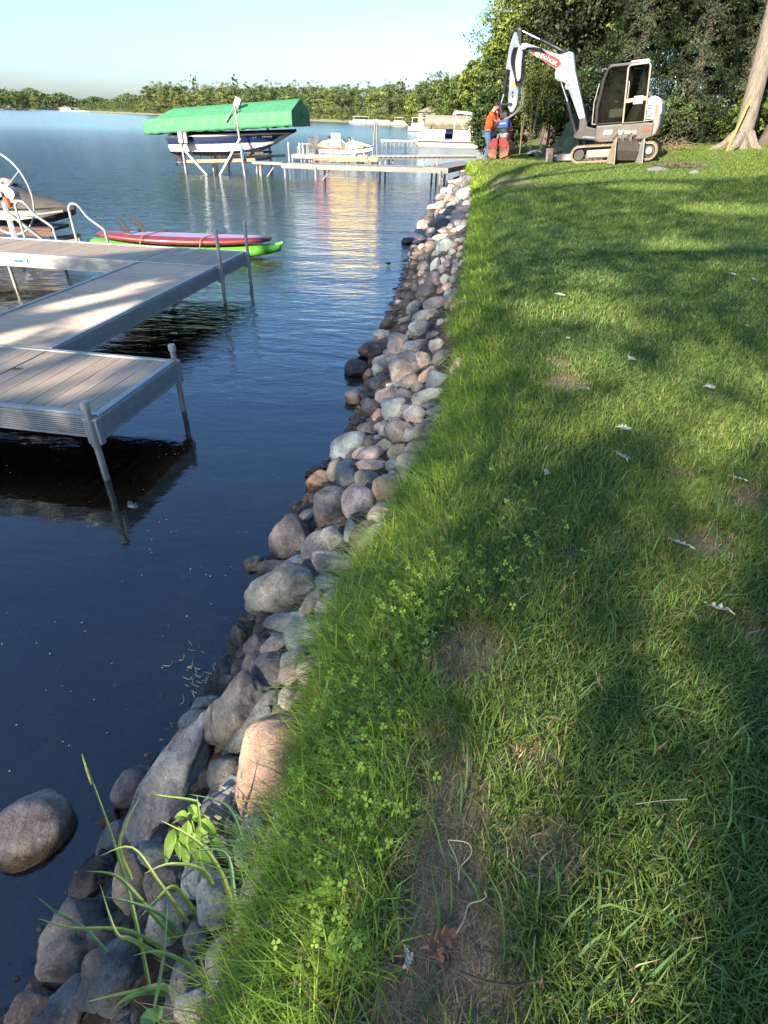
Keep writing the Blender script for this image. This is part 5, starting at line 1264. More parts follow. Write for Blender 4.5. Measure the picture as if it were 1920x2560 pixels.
b = MB(); b.tube([(-2.44, -.75, 1.36), (-2.66, -.75, 1.34), (-2.52, -.75, 1.02)], .015, 6); b.build('swim_step_bracket', M_alu, BT)
def text(s_, size, mat, parent, M, ext=.004, nm='lettering', shear=0, bold=0.0):
    c = bpy.data.curves.new('t', 'FONT'); c.body = s_; c.size = size; c.extrude = ext; c.align_x = 'CENTER'; c.align_y = 'CENTER'; c.shear = shear; c.offset = bold; c.resolution_u = 3
    o = bpy.data.objects.new('t', c); COL.objects.link(o); bpy.context.view_layer.update()
    me = bpy.data.meshes.new_from_object(o.evaluated_get(bpy.context.evaluated_depsgraph_get())); bpy.data.objects.remove(o); bpy.data.curves.remove(c)
    me.name = nm; me.materials.clear(); me.materials.append(mat)
    o = bpy.data.objects.new(nm, me); COL.objects.link(o); o.parent = parent; o.matrix_local = M; return o
# registration marks on the bow, as little pale strokes seen from here
xr_ = [1.55, 1.66, 1.95, 2.02, 2.09, 2.16, 2.23, 2.30]
for k, x in enumerate(xr_):
    b = MB(); w = hull_w(x); b.box((x, -w - .012, hz(x)[0] - .15), (.05, .008, .06)); b.build('registration_mark', M_lett if k > 1 else pm('teal_mark%d' % k, (.05, .25, .35), .5), BT)

# ------------------------------------------------------------------ second dock (grey, behind the stones)
D2 = thing('walkway_dock', 'narrow grey walkway dock running from the shore to the green boat lift', 'dock', (0, 0, 0))
Z2_ = .56
segs = [((-4.9, 29.3), (-3.55, 29.2), .55, Z2_ - .04), ((-3.6, 28.35), (2.35, 27.95), 1.05, Z2_), ((2.3, 27.9), (4.2, 32.6), 1.05, Z2_ + .02)]
for a, c_, w, z in segs:
    a = np.array(a); c_ = np.array(c_); d = (c_ - a); L = np.linalg.norm(d); d /= L; nn = np.array([-d[1], d[0]])
    k = 0
    while k * .30 < L - .05:
        p0 = a + d * (k * .30 + .005); p1 = a + d * min(L, k * .30 + .295); b = MB()
        b.bar((*p0 + nn * 0, z), (*p1, z), w - .08, .03) if False else b.bar(((p0 + nn * w / 2)[0], (p0 + nn * w / 2)[1], z), ((p1 + nn * w / 2)[0], (p1 + nn * w / 2)[1], z), w - .08, .03)
        b.build('deck_plank', M_alud, D2); k += 1
    for s_ in (0, w):
        q0 = a + nn * s_; q1 = c_ + nn * s_; b = MB(); b.bar((*q0, z - .07), (*q1, z - .07), .05, .19); b.build('side_beam', M_alud, D2, bevel=.01)
for (x, y) in ((-3.35, 27.72), (-2.98, 28.15), (-3.3, 29.3), (2.12, 27.75), (2.42, 28.4), (-6.0, 29.9)):
    pass
def d2leg(x, y, top, w=.085, mat=None):
    b = MB(); b.bar((x, y, -1.3), (x, y, top), w, w); b.build('leg', mat or M_alud, D2, bevel=.01)
for x, y, t_ in ((-3.28, 28.30, .5), (-2.98, 29.2, .5), (2.0, 27.9, .5), (2.28, 28.9, .5), (-.55, 29.2, .74), (-.32, 29.2, .74), (1.72, 29.0, .76), (1.92, 29.0, .76), (-4.75, 29.3, .55), (3.9, 31.6, .5), (-6.05, 30.3, .52), (-5.9, 29.7, .52)): d2leg(x, y, t_)
b = MB(); b.bar((-2.6, 28.5, .48), (-3.2, 28.5, -.2), .05); b.bar((2.0, 28.3, .48), (2.3, 28.3, -.1), .05); b.bar((-5.2, 29.6, .48), (-5.7, 29.6, -.1), .05); b.build('brace', M_alud, D2)
# walkway on to the lift
b = MB(); b.bar((-6.2, 29.9, .52), (-4.8, 29.55, .52), .5, .10); b.build('gangway', M_alud, D2)

# ------------------------------------------------------------------ third dock with chairs, jet ski and handrails
Q3 = 40.0; Z3_ = .34
def q3(x, y, Y=Q3): return Vector(aty(x, y, Y).tolist())
D3 = thing('far_dock', 'pale dock with chairs, wheels and a yellow edge beyond the grey walkway', 'dock', (0, 0, 0))
M_sun = pm('pale_deck', (.30, .28, .24), .6, 0, .12, 3)
xl, xr = q3(729, 388).x, q3(926, 392).x
for k in range(int((xr - xl) / .3)):
    b = MB(); b.box((xl + .15 + k * .3, Q3 + .9, Z3_), (.29, 1.8, .04)); b.build('deck_plank', M_sun, D3)
b = MB(); b.bar((xl, Q3 - .02, Z3_ - .08), (xr, Q3 - .02, Z3_ - .08), .05, .16); b.build('side_beam', M_alu, D3)
x2 = q3(1190, 378, 44).x
for k in range(int((x2 - xr) / .3)):
    f = k * .3 / (x2 - xr); b = MB(); b.box((xr + .15 + k * .3, Q3 + .6 + 3.6 * f, Z3_ + .02), (.29, 1.1, .04)); b.build('deck_plank', M_sun, D3)
b = MB(); b.bar((xr, Q3 + .03, Z3_ - .06), (x2, Q3 + 3.65, Z3_ - .04), .05, .15); b.build('side_beam', M_alu, D3)
M_gold = pm('yellow_foam', (.66, .44, .12), .7, 0, .15, 4)
b = MB(); b.bar(q3(823, 398, 39.8), q3(944, 399, 39.8), .14, .22); b.build('yellow_bumper', M_gold, D3, bevel=.02)
b = MB(); b.bar(q3(783, 397, 39.85), q3(822, 398, 39.85), .14, .16); b.build('red_bumper', pm('faded_red_foam', (.45, .16, .10), .7, 0, .2, 8), D3, bevel=.02)
for px in (731, 753, 761, 773, 779, 785, 862, 872, 907, 973, 982, 1092, 1100): 
    p = q3(px, 395, 40.1 if px < 960 else 40.9); b = MB(); b.bar((p.x, p.y, -1), (p.x, p.y, Z3_ - .05), .09); b.build('leg', M_alud, D3)
for px in (722, 749, 758): p = q3(px, 388, 40.4); b = MB(); b.bar((p.x, p.y, -1), (p.x, p.y, Z3_ + .62), .06); b.build('mooring_post', M_galv, D3)
b = MB()
for k in range(5):
    c_ = q3(756 + 4 * k, 376, 40.6); b.tube([c_ + Vector((math.cos(a) * .30, .06 * k, math.sin(a) * .33)) for a in np.linspace(0, 2 * math.pi, 21)[:-1]], .018, 6, closed=True)
b.build('hose_coil', M_galv, D3, smooth=True)
for i, (px0, px1, bx) in enumerate(((862, 893, 864), (892, 918, 890))):
    b = MB(); top = q3(860 if i == 0 else 890, 350, 39.7); b.tube(smooth_pts([q3(bx, 392, 40.2), q3(bx, 360, 40.2), q3(bx - 3, 350, 40.0), top - Vector((.12, 0, .02)), top + Vector((.25, 0, -.35)), q3(px1, 402, 39.4)], 3), .03, 8); b.build('handrail', M_alu, D3, smooth=True)
# adirondack chair (grey) and sling chair (tan)
def adirondack(p, s_, mat, lab, rz):
    t_ = thing('deck_chair', lab, 'chair', p, rz)
    for k in range(6):
        b = MB(); x = -.26 + .105 * k; b.add([(x, .05, .30), (x + .095, .05, .30), (x + .095 + .03 * (x + .05), .42, 1.0 + .04 * math.sin(k)), (x + .03 * (x + .05), .42, 1.0 + .04 * math.sin(k)), (x, .08, .30), (x + .095, .08, .30), (x + .095 + .03 * (x + .05), .45, 1.0 + .04 * math.sin(k)), (x + .03 * (x + .05), .45, 1.0 + .04 * math.sin(k))], [(0, 1, 2, 3), (7, 6, 5, 4), (0, 4, 5, 1), (1, 5, 6, 2), (2, 6, 7, 3), (3, 7, 4, 0)]); b.build('back_slat', mat, t_)
    b = MB(); b.add([(-.28, -.45, .38), (.28, -.45, .38), (.28, .08, .28), (-.28, .08, .28), (-.28, -.45, .35), (.28, -.45, .35), (.28, .08, .25), (-.28, .08, .25)], [(0, 1, 2, 3), (7, 6, 5, 4), (0, 4, 5, 1), (1, 5, 6, 2), (2, 6, 7, 3), (3, 7, 4, 0)]); b.build('seat', mat, t_)
    for sx_ in (-.36, .36):
        b = MB(); b.bar((sx_, -.5, .56), (sx_, .25, .56), .12, .03); b.build('armrest', mat, t_); b = MB(); b.bar((sx_ * .9, -.45, 0), (sx_ * .9, -.45, .55), .07, .03); b.build('leg', mat, t_); b = MB(); b.bar((sx_ * .9, .35, 0), (sx_ * .9, -.1, .34), .07, .03); b.build('leg', mat, t_)
    t_.scale = (s_,) * 3; return t_
p = q3(784, 381, 41.2); adirondack((p.x, 41.2, Z3_), .95, pm('grey_chair', (.22, .24, .25), .6), 'grey slatted adirondack chair on the far dock', R(200))
p = q3(839, 380, 41.0); t_ = thing('sling_chair', 'tan sling chair with pale metal legs on the far dock', 'chair', (p.x, 41.0, Z3_), R(190))
b = MB(); b.add([(-.28, .1, .48), (.28, .1, .48), (.28, .24, 1.12), (-.28, .24, 1.12)], [(0, 1, 2, 3)]); o = b.build('backrest', pm('tan_sling', (.50, .45, .38), .8), t_); o.modifiers.new('t', 'SOLIDIFY').thickness = .02
b = MB(); b.box((0, -.15, .46), (.56, .5, .03)); b.build('seat', pm('tan_sling2', (.50, .45, .38), .8), t_)
for sx_ in (-.29, .29):
    for sy in (-.36, .12): b = MB(); b.tube([(sx_, sy, 0), (sx_, sy, .62)], .018, 6); b.build('leg', M_plas, t_)
    b = MB(); b.tube([(sx_, -.38, .62), (sx_, .16, .64)], .022, 6); b.build('armrest', M_plas, t_)
# jet ski on a float
p = q3(864, 378, 43.5); JS = thing('jet_ski', 'white, black and orange jet ski parked on a float at the far dock', 'jet ski', (p.x, 43.5, .10), R(-4))
M_jsw = pm('jetski_white', (.72, .70, .68), .3, 0, .05, 3, coat=.4); M_jsb = pm('jetski_black', (.03, .03, .035), .35, 0, .2, 5, coat=.3); M_jso = pm('jetski_orange', (.75, .18, .04), .35, 0, .1, 5, coat=.3)
b = MB(); b.loft([[(x, -w, .42 + e), (x, -w * .9, .22 + e), (x, 0, .12 + e * 1.3), (x, w * .9, .22 + e), (x, w, .42 + e)] for x, w, e in ((-1.55, .42, 0), (-.5, .5, 0), (.5, .5, .02), (1.1, .38, .08), (1.5, .17, .15), (1.68, .03, .2))]); b.build('hull', M_jsw, JS, smooth=True)
b = MB(); b.loft([[(x, -w, .42 + e), (x, -w * .95, .46 + e), (x, w * .95, .46 + e), (x, w, .42 + e)] for x, w, e in ((-1.58, .44, 0), (-.5, .53, 0), (.5, .53, .02), (1.1, .41, .08), (1.5, .2, .15), (1.72, .04, .2))]); b.build('bumper', M_jsb, JS, smooth=True)
b = MB(); b.loft([[(x, -w, .46 + e0), (x, -w * .7, z), (x, w * .7, z), (x, w, .46 + e0)] for x, w, e0, z in ((.1, .36, 0, .72), (.4, .38, .02, .86), (.8, .34, .05, .80), (1.2, .22, .1, .70), (1.55, .06, .16, .64))]); b.build('hood', M_jsw, JS, smooth=True)
b = MB(); b.loft([[(x, -.17, .5), (x, -.13, z), (x, .13, z), (x, .17, .5)] for x, z in ((-1.25, .66), (-.9, .80), (-.45, .76), (-.1, .74), (.15, .8))]); b.build('seat', M_jsb, JS, smooth=True)
b = MB(); b.tube([(.22, -.36, 1.0), (.32, 0, 1.02), (.22, .36, 1.0)], .03, 8); b.loft([[(.2, -.12, .8), (.2, .12, .8), (.2, .08, 1.04), (.2, -.08, 1.04)], [(.55, -.14, .78), (.55, .14, .78), (.42, .06, 1.06), (.42, -.06, 1.06)]]); b.build('handlebar', M_jsb, JS, smooth=True)
b = MB(); b.box((.95, -.27, .66), (.5, .12, .12), M=Matrix.Rotation(R(12), 4, 'Y')); b.box((-.3, -.42, .52), (.4, .1, .1)); b.build('side_panel', M_jso, JS, bevel=.03)
JS.scale = (1.08,) * 3
p2 = q3(826, 370, 44.6); J2 = thing('second_jet_ski', 'dark jet ski with an orange seat partly hidden behind the sling chair', 'jet ski', (p2.x + .2, 44.9, .12), R(170))
b = MB(); b.loft([[(x, -w, .42 + e), (x, 0, .14 + e), (x, w, .42 + e)] for x, w, e in ((-1.3, .4, 0), (0, .5, 0), (1.0, .38, .08), (1.5, .05, .2))]); b.build('hull', M_jsb, J2, smooth=True)
b = MB(); b.loft([[(x, -.3, .42), (x, -.16, z), (x, .16, z), (x, .3, .42)] for x, z in ((-.9, .7), (-.3, .8), (.2, .9), (.7, .8), (1.2, .5))]); b.build('seat', M_jso, J2, smooth=True)
b = MB(); b.tube([(.3, -.36, 1.08), (.3, .36, 1.08)], .035, 8); b.box((.32, 0, 1.0), (.25, .2, .14)); b.build('handlebar', M_jsb, J2)
b = MB(); b.box((p.x, 43.7, .06), (3.4, 1.5, .26)); o = b.build('float_platform', M_sun, bevel=.05); prop(o, 'pale floating platform under the far jet skis', 'float')
# two tall pipes of an empty lift
t_ = thing('tall_posts', 'pair of tall thin lift posts rising from the far dock', 'posts', (0, 0, 0))
for xa, ya, xb, yb in ((938, 304, 932, 384), (942, 304, 943, 384)):
    a, c_ = q3(xa, ya, 41.5), q3(xb, yb, 41.5); b = MB(); b.tube([c_ - Vector((0, 0, .8)), c_, a], .045, 8); o = b.build('post', M_alud, t_, smooth=True)
    b = MB(); b.box(a + Vector((0, 0, .05)), (.14, .14, .14)); b.build('cap', M_plas, o)

# ------------------------------------------------------------------ swim raft, pontoon boat, covered lift
YR = 65.0
a, c_ = aty(951, 350, YR), aty(1044, 351, YR)
t_ = thing('swim_raft', 'low white slatted platform standing on thin legs left of the pontoon boat', 'platform', (0, 0, 0))
for k in range(int((c_[0] - a[0]) / .32)):
    b = MB(); b.box((a[0] + .16 + k * .32, YR + .7, .50), (.31, 1.5, .05)); b.build('deck_plank', M_sun, t_)
b = MB(); b.box(((a[0] + c_[0]) / 2, YR - .06, .46), (c_[0] - a[0], .06, .12)); b.build('side_beam', M_plas, t_)
for k in range(9):
    x = a[0] + .15 + k * (c_[0] - a[0] - .3) / 8; b = MB(); b.bar((x, YR, -.4), (x, YR, .42), .09); b.build('leg', M_alud, t_)
    if k % 2 == 0: b = MB(); b.bar((x + .05, YR, .4), (x + .35, YR, .0), .05); b.build('brace', M_alud, t_)
PT_ = thing('pontoon_boat', 'white pontoon boat with an open cream bimini top moored by the bush', 'boat', (4.6, 66, 0), R(-6)); M_pw = pm('pontoon_white', (.42, .40, .355), .4, 0, .05, 1.2)
# local x: bow -2.3 .. stern 5
for y in (-1.05, 1.05):
    b = MB(); b.tube([(-2.55, y, .38), (-2.35, y, .30), (-1.9, y, .20), (-1.2, y, .16), (4.6, y, .14)], [.03, .16, .27, .31, .31], 14); b.build('pontoon', M_alu, PT_, smooth=True)
b = MB(); b.box((1.1, 0, .58), (7.2, 2.6, .14)); b.build('deck', pm('pontoon_trim', (.35, .34, .33), .4, .2), PT_, bevel=.02)
for x0, x1 in ((-1.75, .35), (1.15, 3.2), (3.25, 4.6)):
    for y in (-1.27, 1.27):
        b = MB(); b.box(((x0 + x1) / 2, y, 1.02), (x1 - x0, .04, .76)); o = b.build('fence_panel', M_pw, PT_)
        b = MB(); b.tube([(x0, y, .66), (x0, y, 1.42), (x1, y, 1.42), (x1, y, .66)], .025, 6); b.build('rail', M_alu, o)
        if x0 < 3: b = MB(); b.box(((x0 + x1) / 2 + .2, y - .03 * (1 if y < 0 else -1), 1.28), ((x1 - x0) * .55, .02, .05)); b.build('trim_stripe', M_alud, o)
for x in (-2.2, -2.0, -1.8): b = MB(); b.bar((x, -1.2, .65), (x, -1.2, 1.25), .05); b.build('bow_rail_post', M_plas, PT_)
for x0, x1, h in ((-1.6, .2, 1.34), (1.3, 3.0, 1.34), (3.3, 4.5, 1.44)): b = MB(); b.box(((x0 + x1) / 2, 0, .95), (x1 - x0, 2.3, h - .65 + .1)); b.build('seat_bench', M_pw, PT_, bevel=.08)
b = MB(); b.loft([[(x, -1.2, z - .10), (x, -.7, z), (x, 0, z + .07), (x, .7, z), (x, 1.2, z - .10)] for x, z in ((1.0, 2.72), (1.2, 2.86), (1.8, 2.86), (2.5, 2.80), (3.2, 2.74), (3.9, 2.66), (4.4, 2.56))], closed=False); o = b.build('bimini_top', pm('cream_canvas', (.70, .66, .58), .8), PT_, smooth=True); o.modifiers.new('t', 'SOLIDIFY').thickness = .05
for y in (-1.2, 1.2):
    for p0, p1 in (((1.15, 2.7), (2.6, 1.0)), ((2.2, 2.72), (2.9, 1.0)), ((3.2, 2.6), (2.4, 1.2)), ((4.3, 2.5), (2.7, 1.0)), ((1.3, 2.65), (1.2, 1.4))): b = MB(); b.tube([(p0[0], y, p0[1]), (p1[0], y, p1[1])], .028, 6); b.build('bimini_strut', M_plas, PT_)
CL = thing('covered_boat_lift', 'boat lift with a weathered grey-brown canopy behind the pontoon boat', 'boat lift', (3.55, 78, 0)); M_cv = pm('grey_brown_canvas', (.27, .22, .17), .85, 0, .25, 1.2, .4, 5)
b = MB(); b.loft([[(x, -1.5, 1.62 + .03 * math.sin(x * 7)), (x, -1.45, 2.2), (x, 0, 2.62), (x, 1.45, 2.2), (x, 1.5, 1.62)] for x in np.linspace(0, 6.6, 34)], closed=False); o = b.build('canopy', M_cv, CL, smooth=True); o.modifiers.new('t', 'SOLIDIFY').thickness = .04
for x in (.0, 6.6): b = MB(); b.add([(x, -1.45, 1.65), (x, -1.45, 2.2), (x, 0, 2.6), (x, 1.45, 2.2), (x, 1.45, 1.65)], [(0, 1, 2, 3, 4)]); b.build('canopy_end', M_cv, CL)
for x in (.8, 5.8):
    for y in (-1.4, 1.4): b = MB(); b.bar((x, y, -.6), (x, y, 2.0), .10); b.build('post', M_alud, CL)
CB = thing('covered_boat', 'boat under a dark cover on the grey-brown canopied lift', 'boat', (3.6, 78, 0))
b = MB(); b.loft([[(x, -w, .9 + e), (x, 0, .45 + e * 1.5), (x, w, .9 + e), (x, w * .8, 1.35), (x, -w * .8, 1.35)] for x, w, e in ((.3, 1, 0), (3, 1.1, 0), (5.2, .7, .1), (6.4, .05, .3))]); b.build('hull', M_navy, CB, smooth=True)
def small_boat(name, px, py_w, Y, L, lab, roof=False, mat=None, z0=0):
    p = aty(px, py_w, Y); t_ = thing(name, lab, 'boat', (p[0], Y, z0), 0)
    b = MB(); b.loft([[(x * L, -w, .9), (x * L, -w * .8, .15), (x * L, w * .8, .15), (x * L, w, .9)] for x, w in ((-.5, .9), (0, 1.1), (.3, .9), (.5, .1))]); b.build('hull', mat or M_pw, t_, smooth=True)
    b = MB(); b.box((-.05 * L, 0, 1.15), (L * .6, 1.5, .55)); b.build('seat_bench' if roof else 'cover', M_pw if roof else M_sun, t_, bevel=.15)
    if roof:
        b = MB(); b.box((0, 0, 2.35), (L * .7, 2.0, .12)); b.build('canopy', M_pw, t_, bevel=.04)
        for x in (-.3, .3):
            for y in (-.9, .9): b = MB(); b.bar((x * L, y, .9), (x * L, y, 2.35), .08); b.build('post', M_plas, t_)
    return t_
small_boat('pontoon_boat_far', 1046, 312, 140, 4.2, 'small white canopied boat at the left of the grey-brown lift', True)
small_boat('moored_boat', 903, 303, 262, 9, 'white boat with a raised cabin, first of the row at the far shore', True)
small_boat('moored_boat', 929, 303, 262, 7, 'low white boat next to the cabin boat at the far shore')
small_boat('moored_boat', 952, 303, 262, 6, 'low cream boat in the far row, right of the tall posts')
small_boat('moored_boat', 966, 303, 255, 5, 'small cream boat, last of the far row')
small_boat('moored_boat', 1000, 306, 235, 6, 'pale blue-white boat alone before the yellow bush', True)
small_boat('moored_boat', 178, 276, 900, 26, 'tiny white boat nearest the white house on the far headland'); small_boat('moored_boat', 205, 277, 900, 18, 'second tiny white boat at the far headland')
for i, (px, Y, w, h, zb, lab) in enumerate([(1082, 215, 9, 5, 2.4, 'grey lake house among the trees above the covered lift'), (962, 330, 12, 7, 3, 'pale house behind the far row of boats'), (172, 1000, 15, 6, 1.5, 'white house on the far headland'), (30, 1155, 18, 9, 1.0, 'brown house on the wooded point')]):
    p = aty(px, 290, Y); t_ = thing('lake_house', lab, 'house', (p[0], Y, zb - 2))
    b = MB(); b.box((0, 0, h * .35), (w, w * .7, h * .7)); b.build('wall', pm('house_wall%d' % i, ((.22, .20, .18), (.35, .33, .30), (.4, .4, .38), (.2, .15, .11))[i], .8), t_)
    b = MB(); b.prism([(-w * .56, h * .68), (0, h * 1.08), (w * .56, h * .68)], -w * .4, w * .4); b.build('roof', pm('house_roof%d' % i, (.16, .14, .13), .9), t_)
    for k in (-1, 0, 1): b = MB(); b.box((w * .28 * k, -w * .351, h * .38), (w * .13, .1, h * .24)); b.build('window', M_glass if False else M_blackm, t_)

# ================================================================== THE EXCAVATOR
OE = Vector((6.55, 21.3, 1.30)); PE = R(5.0)
h0 = Vector((-.912, .41, 0)).normalized(); nE = Vector((-h0.y, h0.x, 0))
hE = h0 * math.cos(PE) - Vector((0, 0, math.sin(PE))); uE = h0 * math.sin(PE) + Vector((0, 0, math.cos(PE)))
ME = Matrix(((hE.x, nE.x, uE.x, OE.x), (hE.y, nE.y, uE.y, OE.y), (hE.z, nE.z, uE.z, OE.z), (0, 0, 0, 1)))
EX = thing('mini_excavator', 'white and grey mini excavator on rubber tracks with its boom raised over the bank', 'excavator', mat=ME)
def epr(poly, y0, y1, nm, mat, par=None, bev=.012, smooth=False):
    b = MB(); b.prism(poly, y0, y1); return b.build(nm, mat, par or EX, bevel=bev, smooth=smooth)
def etube(pts, r, nm, mat, par=None, n=10): b = MB(); b.tube(pts, r, n); return b.build(nm, mat, par or EX, smooth=True)
def ebox(c, d, nm, mat, par=None, bev=.01, M=None): b = MB(); b.box(c, d, M=M); return b.build(nm, mat, par or EX, bevel=bev)
def MY(x, y, z, rot=0.0):   # lettering lying on the machine's left face (faces +y)
    X_ = Vector((-math.cos(rot), 0, -math.sin(rot))); Z_ = Vector((math.sin(rot) * -1, 0, math.cos(rot))); Y_ = Vector((0, 1, 0))
    return Matrix(((X_.x, Z_.x, Y_.x, x), (X_.y, Z_.y, Y_.y, y), (X_.z, Z_.z, Y_.z, z), (0, 0, 0, 1)))
# tracks
def stadium(r, x0, x1, z0, z1, n=14):
    pts = []
    for k in range(n): a = -math.pi / 2 + math.pi * k / (n - 1); pts.append((x1 + r * math.cos(a), z1 + r * math.sin(a)))
    for k in range(n): a = math.pi / 2 + math.pi * k / (n - 1); pts.append((x0 + r * math.cos(a), z0 + r * math.sin(a)))
    return pts
for sy, sgn in ((.78, 1), (-.78, -1)):
    o_, i_ = stadium(.225, -1.45, .53, .225, .225), stadium(.175, -1.45, .53, .225, .225)
    n_ = len(o_); b = MB(); w = .20
    vs = [(p[0], sy - w, p[1]) for p in o_] + [(p[0], sy + w, p[1]) for p in o_] + [(p[0], sy - w, p[1]) for p in i_] + [(p[0], sy + w, p[1]) for p in i_]
    fs = []
    for k in range(n_):
        k2 = (k + 1) % n_; fs += [(k, k2, k2 + n_, k + n_), (k + 2 * n_, k + 3 * n_, k2 + 3 * n_, k2 + 2 * n_), (k, k + 2 * n_, k2 + 2 * n_, k2), (k + n_, k2 + n_, k2 + 3 * n_, k + 3 * n_)]
    b.add(vs, fs); trk = b.build('track', M_track, EX)
    # grousers around the belt
    peri = []; 
    for k in range(n_):
        a, c_ = Vector((*o_[k], 0)), Vector((*o_[(k + 1) % n_], 0)); L = (c_ - a).length; m = max(1, int(L / .09))
        for q in range(m):
            if L < .03 and k % 2: continue
            peri.append((a + (c_ - a) * (q + .5) / m, math.atan2((c_ - a).y, (c_ - a).x)))
    for p, a in peri:
        g = MB(); g.box((p.x, sy, p.y), (.045, w * 2, .035), M=Matrix.Rotation(-a, 4, 'Y')); g.build('track_lug', M_track, trk)
    ebox((-.46, sy, .215), (1.55, .26, .23), 'track_frame', M_dgrey, bev=.03)
    ebox((-.46, sy + sgn * .14, .215), (1.40, .03, .17), 'frame_guard', pm('frame_grey%d' % sgn, (.16, .155, .145), .55, 0, .15, 4, dirt=(.22, .18, .13), dirtamt=.5), bev=.01)
    b = MB(); b.tube([(-1.45, sy - .12, .225), (-1.45, sy + .12, .225)], .155, 20); o = b.build('sprocket', M_blackm, EX, smooth=True)
    b = MB(); b.tube([(-1.45, sy + sgn * .12, .225), (-1.45, sy + sgn * .20, .225)], [.10, .085], 20); b.build('drive_hub', M_tan, o, smooth=True)
    b = MB(); b.tube([(.53, sy - .10, .225), (.53, sy + .10, .225)], .15, 20); b.build('idler', M_blackm, EX, smooth=True)
    for k in range(5): b = MB(); b.tube([(-1.1 + k * .32, sy - .1, .085), (-1.1 + k * .32, sy + .1, .085)], .055, 12); b.build('roller', M_blackm, EX, smooth=True)
    if sgn > 0:
        ebox((-.66, sy + .158, .27), (.12, .006, .06), 'warning_label', M_yellow, bev=0)
ebox((-.45, 0, .40), (1.1, 1.2, .18), 'undercarriage', M_blackm)
etube([(-.45, 0, .42), (-.45, 0, .56)], .42, 'slew_ring', M_blackm, n=24)
# blade
ebox((.98, .45, .16), (.75, .12, .17), 'blade_arm', pm('arm_grey', (.20, .195, .19), .5, 0, .15, 4)); ebox((.98, -.45, .16), (.75, .12, .17), 'blade_arm', M_dgrey)
b = MB(); sec_ = [(1.42, .0), (1.36, .08), (1.34, .2), (1.37, .32), (1.45, .42), (1.52, .42), (1.47, .32), (1.44, .2), (1.46, .08), (1.52, -.02)]
b.prism(sec_, -.98, .98); b.build('dozer_blade', M_mud, EX, bevel=.006)
ebox((1.40, .965, .22), (.22, .03, .44), 'blade_edge', M_mud)
# house
M_body = pm('charcoal_body', (.055, .05, .046), .42, 0, .1, 3, dirt=(.15, .125, .095), dirtamt=.35)
epr([(.12, .55), (.12, .93), (-.85, .94), (-1.30, .92), (-1.47, .90), (-1.47, .56), (-1.3, .52), (-.05, .50)], -.88, .90, 'lower_body', M_body, bev=.03)
epr([(.09, .58), (.09, .90), (-.42, .90), (-.42, .58)], .895, .912, 'side_door', M_body, bev=.004)
epr([(-1.42, .54), (-1.56, .62), (-1.62, .80), (-1.62, 1.06), (-1.54, 1.10), (-1.42, 1.02)], -.86, .88, 'counterweight', pm('counterweight_grey', (.13, .125, .12), .4, .1, .1, 3, coat=.2), bev=.04)
epr([(-1.18, .94), (-1.20, 1.50), (-1.34, 1.55), (-1.50, 1.50), (-1.60, 1.36), (-1.62, 1.08), (-1.5, 1.05), (-1.42, .95)], -.84, .86, 'engine_hood', M_white, bev=.05)
epr([(-1.42, 1.38), (-1.52, 1.30), (-1.53, 1.10), (-1.47, 1.0), (-1.43, 1.14)], .855, .872, 'rear_decal', M_orange, bev=0)
for k in range(6): ebox((-1.30, .87, 1.0 + k * .065), (.17 - .01 * k, .02, .022), 'vent_slat', M_blackm, bev=0)
ebox((-.20, -.55, 1.10), (.6, .6, .34), 'hood_right', M_body, bev=.04); ebox((-.95, -.5, 1.2), (.7, .7, .5), 'tank_cover', M_white, bev=.05)
ebox((-1.28, .915, .76), (.22, .01, .09), 'red_label', M_redp, bev=.0); ebox((-.80, .905, .955), (.32, .02, .06), 'step_plate', M_plas)
text('Bobcat', .115, M_lett, EX, MY(-.86, .908, .72), bold=.002, nm='lettering')
text('E60', .16, M_lett, EX, MY(-.22, .917, .745), shear=.25, bold=.003, nm='lettering')
def cat_head(x, y, z, s_, mat, rot=0):
    b = MB(); b.prism([(-.5, .5), (-.32, .22), (.0, .30), (.32, .22), (.5, .5), (.46, -.05), (.22, -.5), (-.22, -.5), (-.46, -.05)], -.002, .002)
    o = b.build('emblem', mat, EX); o.matrix_local = Matrix.Translation((x, y, z)) @ Matrix.Rotation(rot, 4, 'Y') @ Matrix.Scale(s_, 4); return o
cat_head(-.60, .909, .73, .12, M_lett)
# cab: y from .02 to .90
CY0, CY1 = .04, .88
M_cabf = pm('cab_black', (.02, .02, .022), .35, 0, .2, 4, coat=.2)
for y in (CY0, CY1):
    etube([(.13, y, .94), (.15, y, 1.35), (.06, y, 2.0), (-.03, y, 2.25), (-.14, y, 2.31)], .035, 'cab_pillar', M_cabf, n=8)
    b = MB(); b.bar((-.63, y, .94), (-.60, y, 2.31), .055, .05); b.build('cab_pillar', M_cabf, EX, bevel=.01)
    b = MB(); b.bar((-1.17, y, .94), (-1.07, y, 2.31), .06, .05); b.build('cab_pillar', M_cabf, EX, bevel=.01)
epr([(.0, 2.28), (-.08, 2.36), (-1.08, 2.36), (-1.14, 2.30), (-1.10, 2.27)], CY0 - .03, CY1 + .03, 'roof', M_cabf, bev=.03)
epr([(-.60, 2.345), (-.62, 2.385), (-1.08, 2.39), (-1.13, 2.33)], CY0, CY1 + .04, 'roof_rear', M_white, bev=.02)
ebox((.06, .46, 2.27), (.10, .7, .05), 'visor', M_cabf); ebox((.13, .80, 2.24), (.08, .12, .10), 'work_light', M_blackm, bev=.02)
